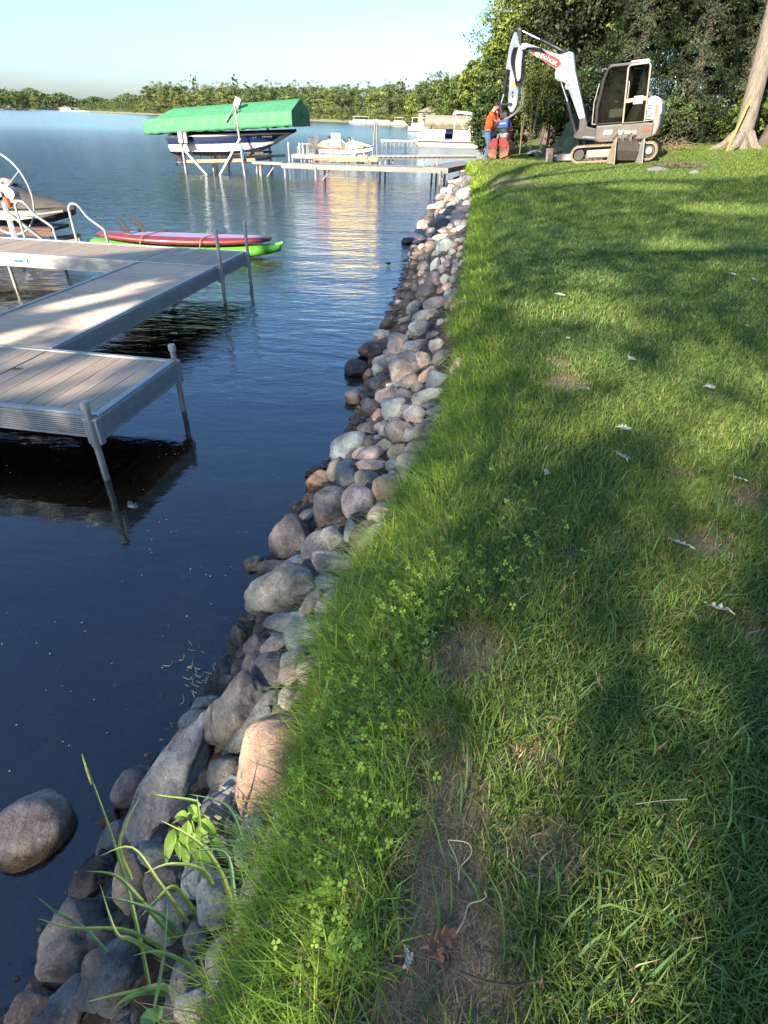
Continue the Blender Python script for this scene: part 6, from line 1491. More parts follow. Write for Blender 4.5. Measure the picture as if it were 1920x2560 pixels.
b = MB(); b.add([(.135, CY0 + .03, .98), (.135, CY1 - .03, .98), (.15, CY1 - .03, 1.35), (.15, CY0 + .03, 1.35), (.06, CY1 - .03, 2.0), (.06, CY0 + .03, 2.0), (-.02, CY1 - .03, 2.24), (-.02, CY0 + .03, 2.24)], [(0, 1, 2, 3), (3, 2, 4, 5), (5, 4, 6, 7)]); b.build('front_window', M_glass, EX)
b = MB(); b.add([(.10, CY1 + .004, .97), (.12, CY1 + .004, 1.35), (.03, CY1 + .004, 2.0), (-.06, CY1 + .004, 2.25), (-.57, CY1 + .004, 2.26), (-.60, CY1 + .004, .97)], [(0, 1, 2, 3, 4, 5)]); b.build('side_window', M_glass, EX)
b = MB(); b.add([(-1.12, CY0 + .03, 1.3), (-1.12, CY1 - .03, 1.3), (-1.09, CY1 - .03, 2.25), (-1.09, CY0 + .03, 2.25)], [(0, 1, 2, 3)]); b.build('rear_window', M_glass, EX)
b = MB(); b.add([(.10, CY0, .97), (.12, CY0, 1.35), (.03, CY0, 2.0), (-.06, CY0, 2.25), (-1.07, CY0, 2.26), (-1.12, CY0, .97)], [(0, 1, 2, 3, 4, 5)]); b.build('right_window', M_glass, EX)
etube([(.10, CY1 + .012, .965), (-.58, CY1 + .012, .965)], .022, 'window_sill', M_cabf, n=6); etube([(.10, CY1 + .015, .96), (.12, CY1 + .015, 1.35), (.03, CY1 + .015, 2.02)], .014, 'window_trim', M_cabf, n=6)
# opened door folded back along the rear half of the cab
DR = epr([(-.62, .95), (-.57, 2.24), (-.62, 2.29), (-1.10, 2.30), (-1.14, 2.24), (-1.20, .95)], .925, .935, 'door', M_glass, bev=0)
fr_ = [(-.625, .95), (-.575, 2.24), (-.63, 2.29), (-1.10, 2.30), (-1.145, 2.24), (-1.21, .95)]
b = MB(); b.tube([(p[0], .93, p[1]) for p in fr_], .026, 8, closed=True); b.build('door_frame', M_tan, DR, smooth=True)
b = MB(); b.tube([(-.655, .965, 1.45), (-.67, .985, 1.55), (-.66, .985, 1.85), (-.645, .965, 1.93)], .014, 6); b.build('handle', M_tan, DR, smooth=True)
b = MB(); b.bar((-.62, .935, 1.47), (-1.15, .935, 1.50), .03, .09); b.build('door_bar', M_tan, DR); b = MB(); b.box((-.96, .95, 1.47), (.26, .06, .20)); b.build('latch_box', M_tan, DR, bevel=.02)
epr([(-.68, .99), (-.80, 1.33), (-1.06, 1.35), (-.98, 1.0)], .905, .915, 'pale_panel', M_mint, bev=0); epr([(-.88, 1.32), (-.84, 1.02), (-.93, 1.33)], .9155, .919, 'red_stripe', M_redp, bev=0)
epr([(-.80, 1.02), (-.93, 1.32), (-.865, 1.33), (-.84, 1.12)], .916, .9185, 'red_stripe', M_redp, bev=0)
# inside
ebox((-.55, .46, 1.12), (.48, .46, .14), 'seat', M_seat, bev=.05); ebox((-.78, .46, 1.50), (.12, .44, .70), 'seat_back', M_seat, bev=.05, M=Matrix.Rotation(R(-8), 4, 'Y'))
ebox((-.40, .18, 1.22), (.42, .12, .20), 'console', M_dgrey, bev=.03); ebox((-.40, .74, 1.20), (.42, .12, .22), 'console', pm('console_grey', (.16, .15, .14), .5), bev=.03)
etube([(-.25, .74, 1.3), (-.20, .74, 1.50)], .014, 'control_lever', M_black); ebox((-.2, .74, 1.53), (.05, .05, .10), 'lever_grip', M_black, bev=.02); etube([(-.25, .18, 1.3), (-.20, .18, 1.50)], .014, 'control_lever', M_black)
ebox((-.36, .80, 1.32), (.05, .04, .05), 'red_lever', M_redp, bev=.01)
etube([(-.02, .45, .95), (.03, .45, 1.32)], .014, 'travel_lever', M_black); etube([(-1.0, .7, 1.75), (-.9, .7, 2.0), (-.78, .7, 2.02)], .008, 'belt_arm', M_plas)
ebox((-1.02, .62, 1.85), (.10, .22, .28), 'warning_vest', pm('pale_green_cloth', (.35, .55, .42), .8), bev=.04)
etube([(.24, CY1 + .02, .98), (.25, CY1 + .03, 1.5), (.16, CY1 + .03, 1.95)], .014, 'grab_rail', M_tan, n=6); etube([(.24, CY1 + .02, .98), (.12, CY1 + .02, .97)], .014, 'grab_rail', M_tan, n=6)
# mirror
ebox((.18, .93, 2.26), (.04, .12, .16), 'mirror', M_blackm, bev=.02)
# boom
M_boom = M_white
boom = epr([(2.72, 3.10), (2.67, 3.18), (2.55, 3.17), (2.10, 3.01), (1.54, 2.79), (1.36, 2.82), (1.24, 2.84), (1.13, 2.80), (1.09, 2.70), (1.02, 2.37), (.58, 1.16), (.62, 1.02), (.72, 1.08), (1.24, 2.05), (1.38, 2.13), (1.50, 2.15), (1.60, 2.24), (1.62, 2.36), (1.59, 2.44), (2.05, 2.72), (2.51, 2.95)], -.12, .12, 'boom', M_boom, bev=.02)
epr([(2.40, 3.02), (2.28, 3.05), (1.52, 2.68), (1.44, 2.55), (1.60, 2.47), (2.32, 2.90)][::1], .1205, .126, 'boom_decal', M_redp, par=boom, bev=0)
text('Bobcat', .20, M_lett, boom, MY(1.82, .1265, 2.715, R(27)), bold=.004)
cat_head(2.17, .130, 2.90, .17, M_lett, R(27))
for x, z, r in ((1.24, 2.74, .05), (1.50, 2.24, .045), (.64, 1.12, .06), (2.64, 3.08, .065)):
    b = MB(); b.tube([(x, -.15, z), (x, .15, z)], r, 14); b.build('pin', M_galv, boom, smooth=True)
b = MB(); b.prism([(1.19 + .085 * math.cos(a), 2.0 + .085 * math.sin(a)) for a in np.linspace(0, 6.28, 17)[:-1]], .1205, .124); b.build('round_label', M_lett, boom)
text('Bobcat', .05, M_dlett, boom, MY(1.17, .1245, 1.985)); b = MB(); b.prism([(1.15, 2.03), (1.19, 2.06), (1.22, 2.03), (1.19, 2.01)], .1245, .126); b.build('label_mark', M_redp, boom)
# stick
stick = epr([(2.80, 3.45), (2.94, 3.46), (3.05, 3.19), (3.15, 2.66), (3.13, 2.58), (3.00, 2.55), (3.03, 1.62), (2.94, 1.47), (2.84, 1.46), (2.74, 1.65), (2.66, 2.31), (2.64, 2.97), (2.73, 3.24)], -.10, .10, 'dipper_arm', M_boom, bev=.02)
epr([(2.74, 3.14), (2.68, 3.10), (2.70, 3.52), (2.76, 3.58), (2.83, 3.58), (2.84, 3.42)], -.13, .13, 'arm_lug', M_blackm, bev=.01)
ebox((2.85, .103, 2.18), (.14, .006, .09), 'warning_label', M_yellow, par=stick, bev=0)
text('!', .07, M_dlett, stick, MY(2.85, .108, 2.18))
for z in (1.98, 1.88): ebox((2.88, .103, z), (.045, .006, .065), 'pictogram', M_dlett, par=stick, bev=0)
for x, z, r in ((2.84, 1.55, .05), (3.09, 2.62, .035), (2.76, 3.50, .035)):
    b = MB(); b.tube([(x, -.13, z), (x, .13, z)], r, 12); b.build('pin', M_galv, stick, smooth=True)
# cylinders
etube([(2.76, 0, 3.50), (2.14, 0, 3.21)], .028, 'arm_cylinder_rod', M_chrome); etube([(2.16, 0, 3.22), (1.28, 0, 2.79)], .055, 'arm_cylinder', M_blackm)
etube([(3.09, 0, 2.62), (3.19, 0, 1.97)], .048, 'bucket_cylinder', M_blackm); etube([(3.19, 0, 1.98), (3.28, 0, 1.68)], .025, 'bucket_cylinder_rod', M_chrome)
etube([(1.46, 0, 2.20), (1.16, 0, 1.59)], .03, 'boom_cylinder_rod', M_chrome); etube([(1.18, 0, 1.62), (.80, 0, .68)], .058, 'boom_cylinder', M_blackm)
for y in (-.12, .12):
    b = MB(); b.bar((2.88, y, 1.68), (3.30, y, 1.71), .03, .07); b.build('bucket_link', M_blackm, EX, bevel=.01)
    b = MB(); b.bar((3.28, y, 1.70), (3.20, y, 1.36), .03, .08); b.build('bucket_link', M_blackm, EX, bevel=.01)
# swing bracket
epr([(.20, .55), (.70, .62), (.88, .66), (.86, .76), (.74, .88), (.74, 1.16), (.56, 1.18), (.45, .92), (.20, .86)], -.17, .17, 'swing_bracket', M_blackm, bev=.02)
etube([(.12, .55, .62), (.55, .30, .66)], .04, 'swing_cylinder', M_chrome)
for k in range(6):
    y = -.12 + .05 * k; pts = smooth_pts([(.15, y + .15, .88), (.35, y + .2, 1.02 + .03 * k), (.55, y, .95), (.80, y * .6, 1.3), (.98, .02 * k - .05, 1.75 + .05 * k)], 4); etube(pts, .014, 'hydraulic_hose', M_black, n=6)
for k in range(5):   # loops between boom end and stick
    s_ = .03 * k; pts = smooth_pts([(2.05 - s_, .13, 2.98 - s_), (2.45, .15 + s_, 3.03), (2.62 - s_ * .5, .16, 2.80), (2.60 - s_, .17, 2.40 - s_), (2.70, .16 + s_, 2.24 - s_), (2.80 + s_ * .3, .15, 2.36), (2.86 + s_, .13, 2.78), (2.80 + s_, .12, 3.10)], 5); etube(pts, .0145, 'hydraulic_hose', M_black, n=6)
for k in range(2):
    pts = smooth_pts([(2.68 - .03 * k, .13, 2.30), (2.58 - .05 * k, .15, 1.95), (2.62 - .06 * k, .16, 1.60), (2.82, .15, 1.42 - .03 * k), (3.12, .13, 1.30 - .03 * k)], 5); etube(pts, .016, 'hydraulic_hose', M_galv, n=6)
# tilting rotator and clamshell bucket
ebox((3.12, 0, 1.40), (.22, .26, .18), 'coupler', M_blackm, bev=.03)
ebox((3.13, 0, 1.17), (.34, .34, .24), 'rotator', M_bluep, bev=.03); text('OK', .0001, M_lett, EX, MY(0, 0, 0)) if False else None
ebox((3.13, .172, 1.19), (.20, .008, .04), 'rotator_label', M_lett, bev=0)
etube([(3.13, 0, 1.05), (3.13, 0, .92)], [.16, .12], 'rotator_neck', M_alud, n=16); ebox((3.13, 0, .86), (.30, .24, .14), 'clamp_head', pm('pale_castings', (.48, .46, .42), .5, .3, .2, 10), bev=.03)
etube([(3.26, .14, .90), (3.34, .16, .66)], .045, 'grab_cylinder', M_alu); etube([(3.0, .14, .88), (2.98, .16, .66)], .03, 'grab_cylinder', M_rust)
for sgn in (1, -1):
    cx_ = 3.22; prof = [(cx_ + sgn * .02, .80), (cx_ + sgn * .20, .80), (cx_ + sgn * .32, .66), (cx_ + sgn * .37, .48), (cx_ + sgn * .33, .30), (cx_ + sgn * .06, .22), (cx_ + sgn * .30, .42), (cx_ + sgn * .26, .62), (cx_ + sgn * .02, .70)]
    epr(prof, -.30, .30, 'bucket_shell', M_rust, bev=.008)
    epr([(cx_ + sgn * .02, .78), (cx_ + sgn * .19, .78), (cx_ + sgn * .31, .62), (cx_ + sgn * .24, .52), (cx_ + sgn * .04, .60)], .30, .325, 'bucket_side', M_redp, bev=.006)
    epr([(cx_ + sgn * .04, .60), (cx_ + sgn * .24, .52), (cx_ + sgn * .36, .46), (cx_ + sgn * .32, .30), (cx_ + sgn * .06, .22)], .30, .318, 'bucket_side', M_rust, bev=.004)

# loose bucket on the lawn
q = atz(1556, 419, 1.22); bx_, by_ = float(q[0]), float(q[1])
BK = thing('digging_bucket', 'loose dusty excavator bucket standing on the grass in front of the tracks', 'bucket', (bx_, by_, gz(bx_, by_)), R(6))
prof = [(-.05, .0), (-.30, .10), (-.36, .34), (-.26, .56), (-.06, .64)]
secs = [[(-.36, p[0] + .34, p[1]), (.36, p[0] + .34, p[1])] for p in prof]
b = MB(); b.loft([[(s_[0][0] * (1.0), s_[0][1], s_[0][2]), (s_[1][0], s_[1][1], s_[1][2])] for s_ in secs], closed=False); o = b.build('shell', pm('shaded_bucket_steel', (.035, .03, .027), .8, .1, .3, 8), BK); o.modifiers.new('t', 'SOLIDIFY').thickness = .025  # shell colour darkened to hold the shade inside the bucket
for sx_ in (-.37, .37):
    b = MB(); b.prism([(-.22, -.02), (.30, .0), (.06, .12), (-.02, .34), (.05, .58), (.26, .66), (.02, .68), (-.10, .60), (-.14, .3)][::-1], -.014, .014, 'yz')
    b2 = MB(); b2.prism([(-.34, .0), (.26, .0), (.02, .60), (-.12, .66), (-.20, .40)], sx_ - .014 + (.05 if sx_ > 0 else -.05), sx_ + .014 + (.05 if sx_ > 0 else -.05), 'yz'); b2.build('side_plate', pm('side_plate_shading%d' % (sx_ > 0), (.20, .195, .185) if sx_ > 0 else (.24, .195, .14), .6, .2, .2, 6), BK, bevel=.008)  # sunlit tan on one plate, shaded grey on the other, put in by colour
for k in range(4): b = MB(); b.bar((-.27 + .18 * k, .30, .64), (-.27 + .18 * k, .22, .74), .06, .04); b.build('tooth', M_mud, BK)
for sx_ in (-.12, .12): b = MB(); b.prism([(.10, .55), (.10, .78), (.24, .78), (.3, .55)], sx_ - .015, sx_ + .015, 'yz'); b.build('ear', M_mud, BK)

# green tarp over a heap behind the blade
q = aty(1400, 395, 23.6); TP = thing('tarp_heap', 'dark green tarp draped over a tall heap behind the dozer blade', 'tarp', (6.05, 24.2, gz(6.05, 24.2))); TP.scale = (.78, .9, .92)
hgt = lambda x, y: 1.55 * math.exp(-(((x - .55) / .75) ** 2)) * (1 if x > .55 else 1) * max(0, 1 - (abs(y) / 1.0) ** 1.7) + .0
rows_ = []
for i in range(49):
    x = -1.35 + 2.7 * i / 48; r_ = []
    for j in range(25):
        y = -1.05 + 2.1 * j / 24; fold = .05 * math.sin(x * 9 + y * 5 + 2 * math.sin(x * 3)) + .03 * math.sin(x * 21 - y * 3)
        r_.append((x + fold * .5, y + fold, max(-.05, hgt(x, y) + .10 * (1 - abs(y)) + fold * (1 - .5 * abs(y))) if abs(y) < 1.0 else -.06))
    rows_.append(r_)
b = MB(); b.loft(rows_, closed=False); b.build('tarp', pm('dark_green_tarp', (.004, .018, .015), .95, 0, .15, 3, .2, 20), TP, smooth=True)
q = atz(1338, 396, 1.15); make_rock(1338, 388, 34, 20, 0, 'gr', .3, 'grey boulder half hidden in the bushes beside the green tarp', lift=.4, name='garden_boulder', zc=1.22, group=None)

# ================================================================== THE TWO WORKERS
def skin(name, pts, edges, rad, mat, parent, sub=2, root=0, sc=(1, 1, 1)):
    me = bpy.data.meshes.new(name); me.from_pydata([tuple(p) for p in pts], edges, [])
    o = bpy.data.objects.new(name, me); COL.objects.link(o)
    m = o.modifiers.new('s', 'SKIN'); m.use_smooth_shade = True; s2_ = o.modifiers.new('d', 'SUBSURF'); s2_.levels = sub; s2_.render_levels = sub
    for i, r in enumerate(rad):
        v = me.skin_vertices[0].data[i]; v.radius = r if isinstance(r, tuple) else (r, r); v.use_root = (i == root)
    bpy.context.view_layer.update()
    nm_ = bpy.data.meshes.new_from_object(o.evaluated_get(bpy.context.evaluated_depsgraph_get())); bpy.data.objects.remove(o); bpy.data.meshes.remove(me)
    nm_.name = name; nm_.materials.clear(); nm_.materials.append(mat); nm_.shade_smooth()
    o = bpy.data.objects.new(name, nm_); COL.objects.link(o); o.parent = parent; return o
M_skin = pm('skin', (.50, .28, .19), .55, 0, .06, 10); M_hair = pm('dark_hair', (.03, .018, .012), .7); M_hv = pm('orange_shirt', (.78, .085, .012), .75, 0, .05, 6, .15, 30)
M_jean = pm('blue_jeans', (.075, .13, .24), .85, 0, .25, 8, .2, 60); M_boot = pm('work_boot', (.12, .07, .04), .7); M_mar = pm('maroon_trousers', (.13, .015, .03), .85, 0, .2, 8)
def ball(c, r, nm, mat, par, sc=(1, 1, 1), M=None):
    bm = bmesh.new(); bmesh.ops.create_uvsphere(bm, u_segments=16, v_segments=10, radius=r, matrix=Matrix.Translation(c) @ (M or Matrix()) @ Matrix.Diagonal((*sc, 1))); me = bpy.data.meshes.new(nm); bm.to_mesh(me); bm.free(); me.shade_smooth(); me.materials.append(mat)
    o = bpy.data.objects.new(nm, me); COL.objects.link(o); o.parent = par; return o
def person(loc, rz, label, trouser, bend, arms, s_=1.0, logo=False):
    """local frame: faces +x"""
    t_ = thing('person', label, 'person', loc, rz); t_.scale = (s_ * 1.14, s_ * 1.14, s_)
    hip = Vector((0, 0, .93)); b_ = bend
    chest = hip + Vector((math.sin(b_) * .42, 0, math.cos(b_) * .42)); neck = chest + Vector((math.sin(b_ * 1.3) * .16, 0, math.cos(b_ * 1.2) * .15)); head = neck + Vector((math.sin(b_ + .5) * .15, 0, math.cos(b_ + .5) * .15)); 
    sh = [chest + Vector((0, s2, .06)) for s2 in (.19, -.19)]
    P = [hip, hip + Vector((0, .09, -.04)), hip + Vector((0, -.09, -.04)), Vector((.05, .12, .50)), Vector((.10, -.11, .50)), Vector((-.05, .13, .09)), Vector((.06, -.12, .09)), Vector((.09, .14, .035)), Vector((.20, -.13, .035)), (hip + chest) / 2, chest, neck, head]
    E = [(0, 1), (0, 2), (1, 3), (2, 4), (3, 5), (4, 6), (5, 7), (6, 8), (0, 9), (9, 10), (10, 11), (11, 12)]
    Rd = [(.15, .12), .105, .105, .07, .07, .045, .045, .04, .04, (.15, .11), (.17, .12), .055, (.075, .09)]
    hands = []
    for side, (el, ha) in zip((0, 1), arms):
        i = len(P); P += [sh[side], sh[side] + Vector(el), sh[side] + Vector(ha), sh[side] + Vector(ha) + (Vector(ha) - Vector(el)).normalized() * .07]; E += [(10, i), (i, i + 1), (i + 1, i + 2), (i + 2, i + 3)]; Rd += [.065, .045, .028, (.04, .02)]; hands.append((P[i + 3], (Vector(ha) - Vector(el)).normalized()))
    body = skin('body', P, E, Rd, M_skin, t_)
    # fingers
    for hp, hd_ in hands:
        sd = hd_.cross(Vector((0, 0, 1))).normalized()
        for k in range(5):
            L = (.065, .075, .07, .055, .05)[k]; off_ = sd * (-.03 + .015 * k) if k < 4 else sd * -.038 - hd_ * .03
            f = MB(); f.tube([hp + off_, hp + off_ + hd_ * L * .6 - Vector((0, 0, .008)), hp + off_ + hd_ * L * .9 - Vector((0, 0, .03))], [.009, .008, .006], 6); f.build('finger', M_skin, body, smooth=True)
    # head details, tilted with the gaze
    Mh = Matrix.Translation(head) @ Matrix.Rotation(b_ + .45, 4, 'Y')
    hd = ball(Mh @ Vector((.015, 0, .04)), .1, 'head', M_skin, body, (.98, .80, 1.15), Matrix.Rotation(b_ + .45, 4, 'Y'))
    ball(Mh @ Vector((-.018, 0, .075)), .108, 'hair', M_hair, body, (.98, .86, 1.0), Matrix.Rotation(b_ + .45, 4, 'Y'))
    for y in (-.032, .032): ball(Mh @ Vector((.10, y, .045)), .011, 'eye', M_dlett, body)
    for y in (-.082, .082): ball(Mh @ Vector((.0, y, .03)), .022, 'ear', M_skin, body, (.7, .4, 1.2))
    ball(Mh @ Vector((.116, 0, .02)), .016, 'nose', M_skin, body, (.9, .7, 1.3)); ball(Mh @ Vector((.100, 0, -.025)), .018, 'mouth', pm('lips', (.35, .13, .1), .5), body, (.5, 1.2, .3))
    # shirt
    Ps = [hip + Vector((0, 0, -.06)), hip + Vector((math.sin(b_) * .12, 0, .12)), (hip + chest) / 2 + Vector((0, 0, .03)), chest, neck - Vector((.0, 0, .05))]; Es = [(0, 1), (1, 2), (2, 3), (3, 4)]; Rs = [(.19, .15), (.185, .145), (.185, .145), (.205, .15), (.085, .08)]
    for side, (el, ha) in zip((0, 1), arms):
        i = len(Ps); Ps += [sh[side], sh[side] + Vector(el) * .8]; Es += [(3, i), (i, i + 1)]; Rs += [.088, .074]
    skin('shirt', Ps, Es, Rs, M_hv, t_, root=2)
    Pj = [hip, hip + Vector((0, .09, -.07)), hip + Vector((0, -.09, -.07)), P[3], P[4], P[5] + Vector((0, 0, .0)), P[6]]; skin('trousers', Pj, [(0, 1), (0, 2), (1, 3), (2, 4), (3, 5), (4, 6)], [(.165, .13), .12, .12, .088, .088, .072, .072], trouser, t_)
    for a, c_ in ((P[5], P[7]), (P[6], P[8])): q_ = MB(); q_.loft([[(a.x - .07, a.y - .045, .0), (a.x - .07, a.y + .045, .0), (a.x - .06, a.y + .04, .12), (a.x - .06, a.y - .04, .12)], [(a.x + .04, a.y - .05, 0), (a.x + .04, a.y + .05, 0), (a.x + .03, a.y + .04, .11), (a.x + .03, a.y - .04, .11)], [(a.x + .2, a.y - .04, 0), (a.x + .2, a.y + .04, 0), (a.x + .19, a.y + .03, .04), (a.x + .19, a.y - .03, .04)]]); q_.build('boot', M_boot, t_, smooth=True, bevel=.01)
    if logo:
        for k in range(3): q_ = MB(); q_.box((-.185 + .04 * k * math.sin(b_) + math.sin(b_) * .34, 0, 1.36 - .045 * k), (.004, .20 - .03 * k, .018), M=Matrix.Rotation(b_, 4, 'Y')); q_.build('shirt_print', pm('pink_print%d' % k, (.85, .35, .25), .8), t_)
    return t_
q = aty(1216, 392, 23.9)
person((q[0] - .02, 23.9, gz(q[0], 23.9) - .01), R(-22), 'man in orange shirt and jeans seen from behind, reaching to the rotator', M_jean, .14, [((.20, .02, -.22), (.48, -.08, -.24)), ((.20, -.02, -.22), (.50, .02, -.22))], .98, True)
q = aty(1262, 392, 24.4)
person((q[0] + .02, 24.4, gz(q[0], 24.4) - .02), R(200), 'worker in orange shirt and maroon trousers bending behind the excavator arm', M_mar, .45, [((.16, .04, -.24), (.34, -.06, -.40)), ((.16, -.02, -.25), (.36, .04, -.38))], .93)

# ================================================================== SMALL THINGS
# pale oak leaves blown on to the lawn
def oak_leaf(px, py, L, rot, mat, lab, curl=.25, z=None, tilt=.3, group='fallen leaves on the lawn', name='oak_leaf'):
    zz = .85 if z is None else z; p = atz(px, py, zz); g0 = gz(p[0], p[1]); p = atz(px, py, g0 + .035)
    out = []; n = 9
    for k in range(n): f = k / (n - 1); w = (.30 if k % 2 else .13) * math.sin(math.pi * min(.97, f * .9 + .10)) + .02; out.append((f, w))
    vs, fs = [], []
    for f, w in out: vs += [((f - .5) * L, -w * L, curl * L * (4 * w * w + (f - .5) ** 2)), ((f - .5) * L, 0, curl * L * (f - .5) ** 2 * .8), ((f - .5) * L, w * L, curl * L * (4 * w * w + (f - .5) ** 2))]
    for k in range(n - 1): a = 3 * k; fs += [(a, a + 1, a + 4, a + 3), (a + 1, a + 2, a + 5, a + 4)]
    b = MB(); b.add(vs, fs); b.tube([(-.5 * L, 0, curl * L * .2), (-.72 * L, .03 * L, 0)], [.004, .002], 4, cap=False); o = b.build(name, mat); o.location = tuple(p); o.rotation_euler = (tilt, tilt * .6, rot)
    return prop(o, lab, 'leaf', group)
M_pleaf = pm('pale_leaf', (.44, .47, .40), .7, 0, .12, 30, .2, 60); M_bleaf = pm('russet_leaf', (.24, .115, .07), .7, 0, .35, 25, .3, 60); M_pleaf2 = pm('pale_leaf_brown', (.48, .42, .32), .7, 0, .2, 30)
for q in [(1578, 897, .13, 1.0, 'large pale oak leaf lying on the sunlit lawn'), (1225, 920, .12, 1.9, 'pale blue-green leaf near the tall bank grass'), (1776, 968, .10, .4, 'pale leaf between two sun patches'), (1553, 1140, .13, 1.6, 'white leaf curled upright in mid lawn'),
          (1402, 737, .10, .3, 'small pale leaf, first beyond the sun patches'), (1845, 814, .11, 2.6, 'pale leaf by the far right patch of sun'), (1835, 686, .10, .1, 'small pale leaf, left of a pair'), (1887, 699, .10, .6, 'small pale leaf, right of a pair'),
          (1696, 1357, .10, 2.2, 'white leaf beside the bare soil patch'), (1366, 1180, .07, 1.2, 'small white leaf scrap in the shaded grass'), (1562, 1070, .09, .2, 'faint pale leaf above the curled one'), (1452, 972, .08, 2.8, 'small pale leaf at the bare spot'),
          (1840, 1195, .08, 2.2, 'tiny pale leaf far over on the shaded lawn'), (1420, 845, .07, 1.0, 'tiny pale leaf in the middle of the sun patches')]:
    oak_leaf(q[0], q[1], q[2], q[3], M_pleaf if q[0] != 1696 else M_pleaf2, q[4])
oak_leaf(1105, 2345, .085, .5, M_bleaf, 'russet dead oak leaf in the dry strip of lawn', .5, tilt=.5, name='dead_leaf'); oak_leaf(1088, 2370, .06, 2.1, M_bleaf, 'smaller russet leaf folded against the big one', .6, tilt=-.4, name='dead_leaf')
oak_leaf(1022, 2398, .032, 1.0, M_pleaf2, 'small tan leaf scrap below the russet leaf', .4, name='dead_leaf'); oak_leaf(1015, 2378, .025, 2.0, M_pleaf2, 'tiny grey-white leaf scrap left of the russet leaf', .4, name='dead_leaf')
oak_leaf(1788, 1520, .09, 2.4, M_pleaf2, 'brown curled leaf stalk on the shaded lawn', .5, name='dead_leaf')
oak_leaf(42, 922, .09, .4, M_barkd, 'small dark leaf lying on the near dock', .2, z=.5, name='dock_leaf')
bpy.data.objects[-1] if False else None
for o in COL.objects:
    if o.name == 'dock_leaf': p = atz(42, 922, TOP + .006); o.location = tuple(p); o.rotation_euler = (0, 0, .4)
# pale string, dead stems and a twig
def strand(name, pts, r, mat, lab, cat, dz=.05):
    q = []
    for px, py in pts: p = atz(px, py, .86); g0 = gz(p[0], p[1]); q.append(Vector(atz(px, py, g0 + dz).tolist()))
    b = MB(); b.tube(smooth_pts(q, 5), r, 5); o = b.build(name, mat, smooth=True); return prop(o, lab, cat)
M_straw = pm('straw', (.40, .35, .25), .7, 0, .15, 20)
strand('straw_stem', [(1120, 2100), (1160, 2104), (1178, 2118), (1175, 2140), (1150, 2170), (1148, 2200)], .0012, M_straw, 'looped pale straw stem lying in the dry strip', 'straw')
strand('straw_stem', [(1212, 2232), (1215, 2242), (1200, 2252), (1172, 2262), (1160, 2300), (1140, 2335)], .0012, M_straw, 'bent pale straw stem pointing at the russet leaf', 'straw')
strand('straw_stem', [(1120, 2102), (1142, 2150), (1146, 2205)], .001, M_straw, 'straight pale straw crossing the looped one', 'straw')
strand('seed_stalk', [(1590, 2010), (1650, 2002), (1718, 1998)], .0012, M_straw, 'pale grass seed stalk lying flat in the shaded lawn', 'grass stalk', .09)
strand('twig', [(1150, 2430), (1210, 2452), (1280, 2462), (1352, 2450)], .0035, M_barkd, 'thin brown twig lying across the grass near the bottom', 'twig')
strand('twig', [(1380, 1392), (1410, 1388), (1450, 1384)], .003, M_barkd, 'small black twig on the green lawn', 'twig', .07)
# clover along the bank edge
rng = np.random.default_rng(41); cp = []
for px, py, r, n in [(1130, 1470, 90, 330), (1010, 1560, 60, 300), (1000, 1620, 50, 200), (860, 1850, 60, 260), (840, 1980, 60, 160), (900, 2080, 60, 170), (800, 2270, 50, 150), (820, 2400, 50, 120), (780, 1760, 60, 260), (1270, 1500, 60, 120), (950, 1700, 60, 120), (870, 1700, 70, 160), (740, 1920, 40, 120), (790, 2130, 50, 120), (1320, 1300, 80, 60)]:
    for k in range(int(n * .30)):
        rr_ = r * 1.0; p = atz(px + rng.normal() * r * 1.05, py + rng.normal() * r * 1.0, .68); cp.append((p[0], p[1]))
cp = np.array(cp); cp = cp[cp[:, 0] > xg(cp[:, 1]) - .03]; zc = zt(cp[:, 0], cp[:, 1]) + rng.uniform(.07, .15, len(cp)); vs, fs, cs = [], [], []
for (x, y), z in zip(cp, zc):
    a0 = rng.uniform(0, 6.28); s_ = rng.uniform(.005, .009); tlt = rng.normal(0, .3, 2); cc = np.array([.34, .50, .07]) * rng.uniform(.7, 1.2)
    for k in range(3):
        a = a0 + k * 2.094; d = np.array([math.cos(a), math.sin(a)]); e = np.array([-d[1], d[0]]); i0 = len(vs)
        for (u_, v_) in ((.1, 0), (.8, -.62), (1.5, -.45), (1.4, 0), (1.5, .45), (.8, .62)): q = d * u_ * s_ + e * v_ * s_; vs.append((x + q[0], y + q[1], z + q[0] * tlt[0] + q[1] * tlt[1])); cs.append(cc)
        fs.append((i0, i0 + 1, i0 + 2, i0 + 3, i0 + 4, i0 + 5))
o = np_mesh('clover', np.array(vs), np.array(fs), M_grass, np.array(cs)); prop(o, 'bright yellow-green clover creeping along the grass edge', kind='stuff')
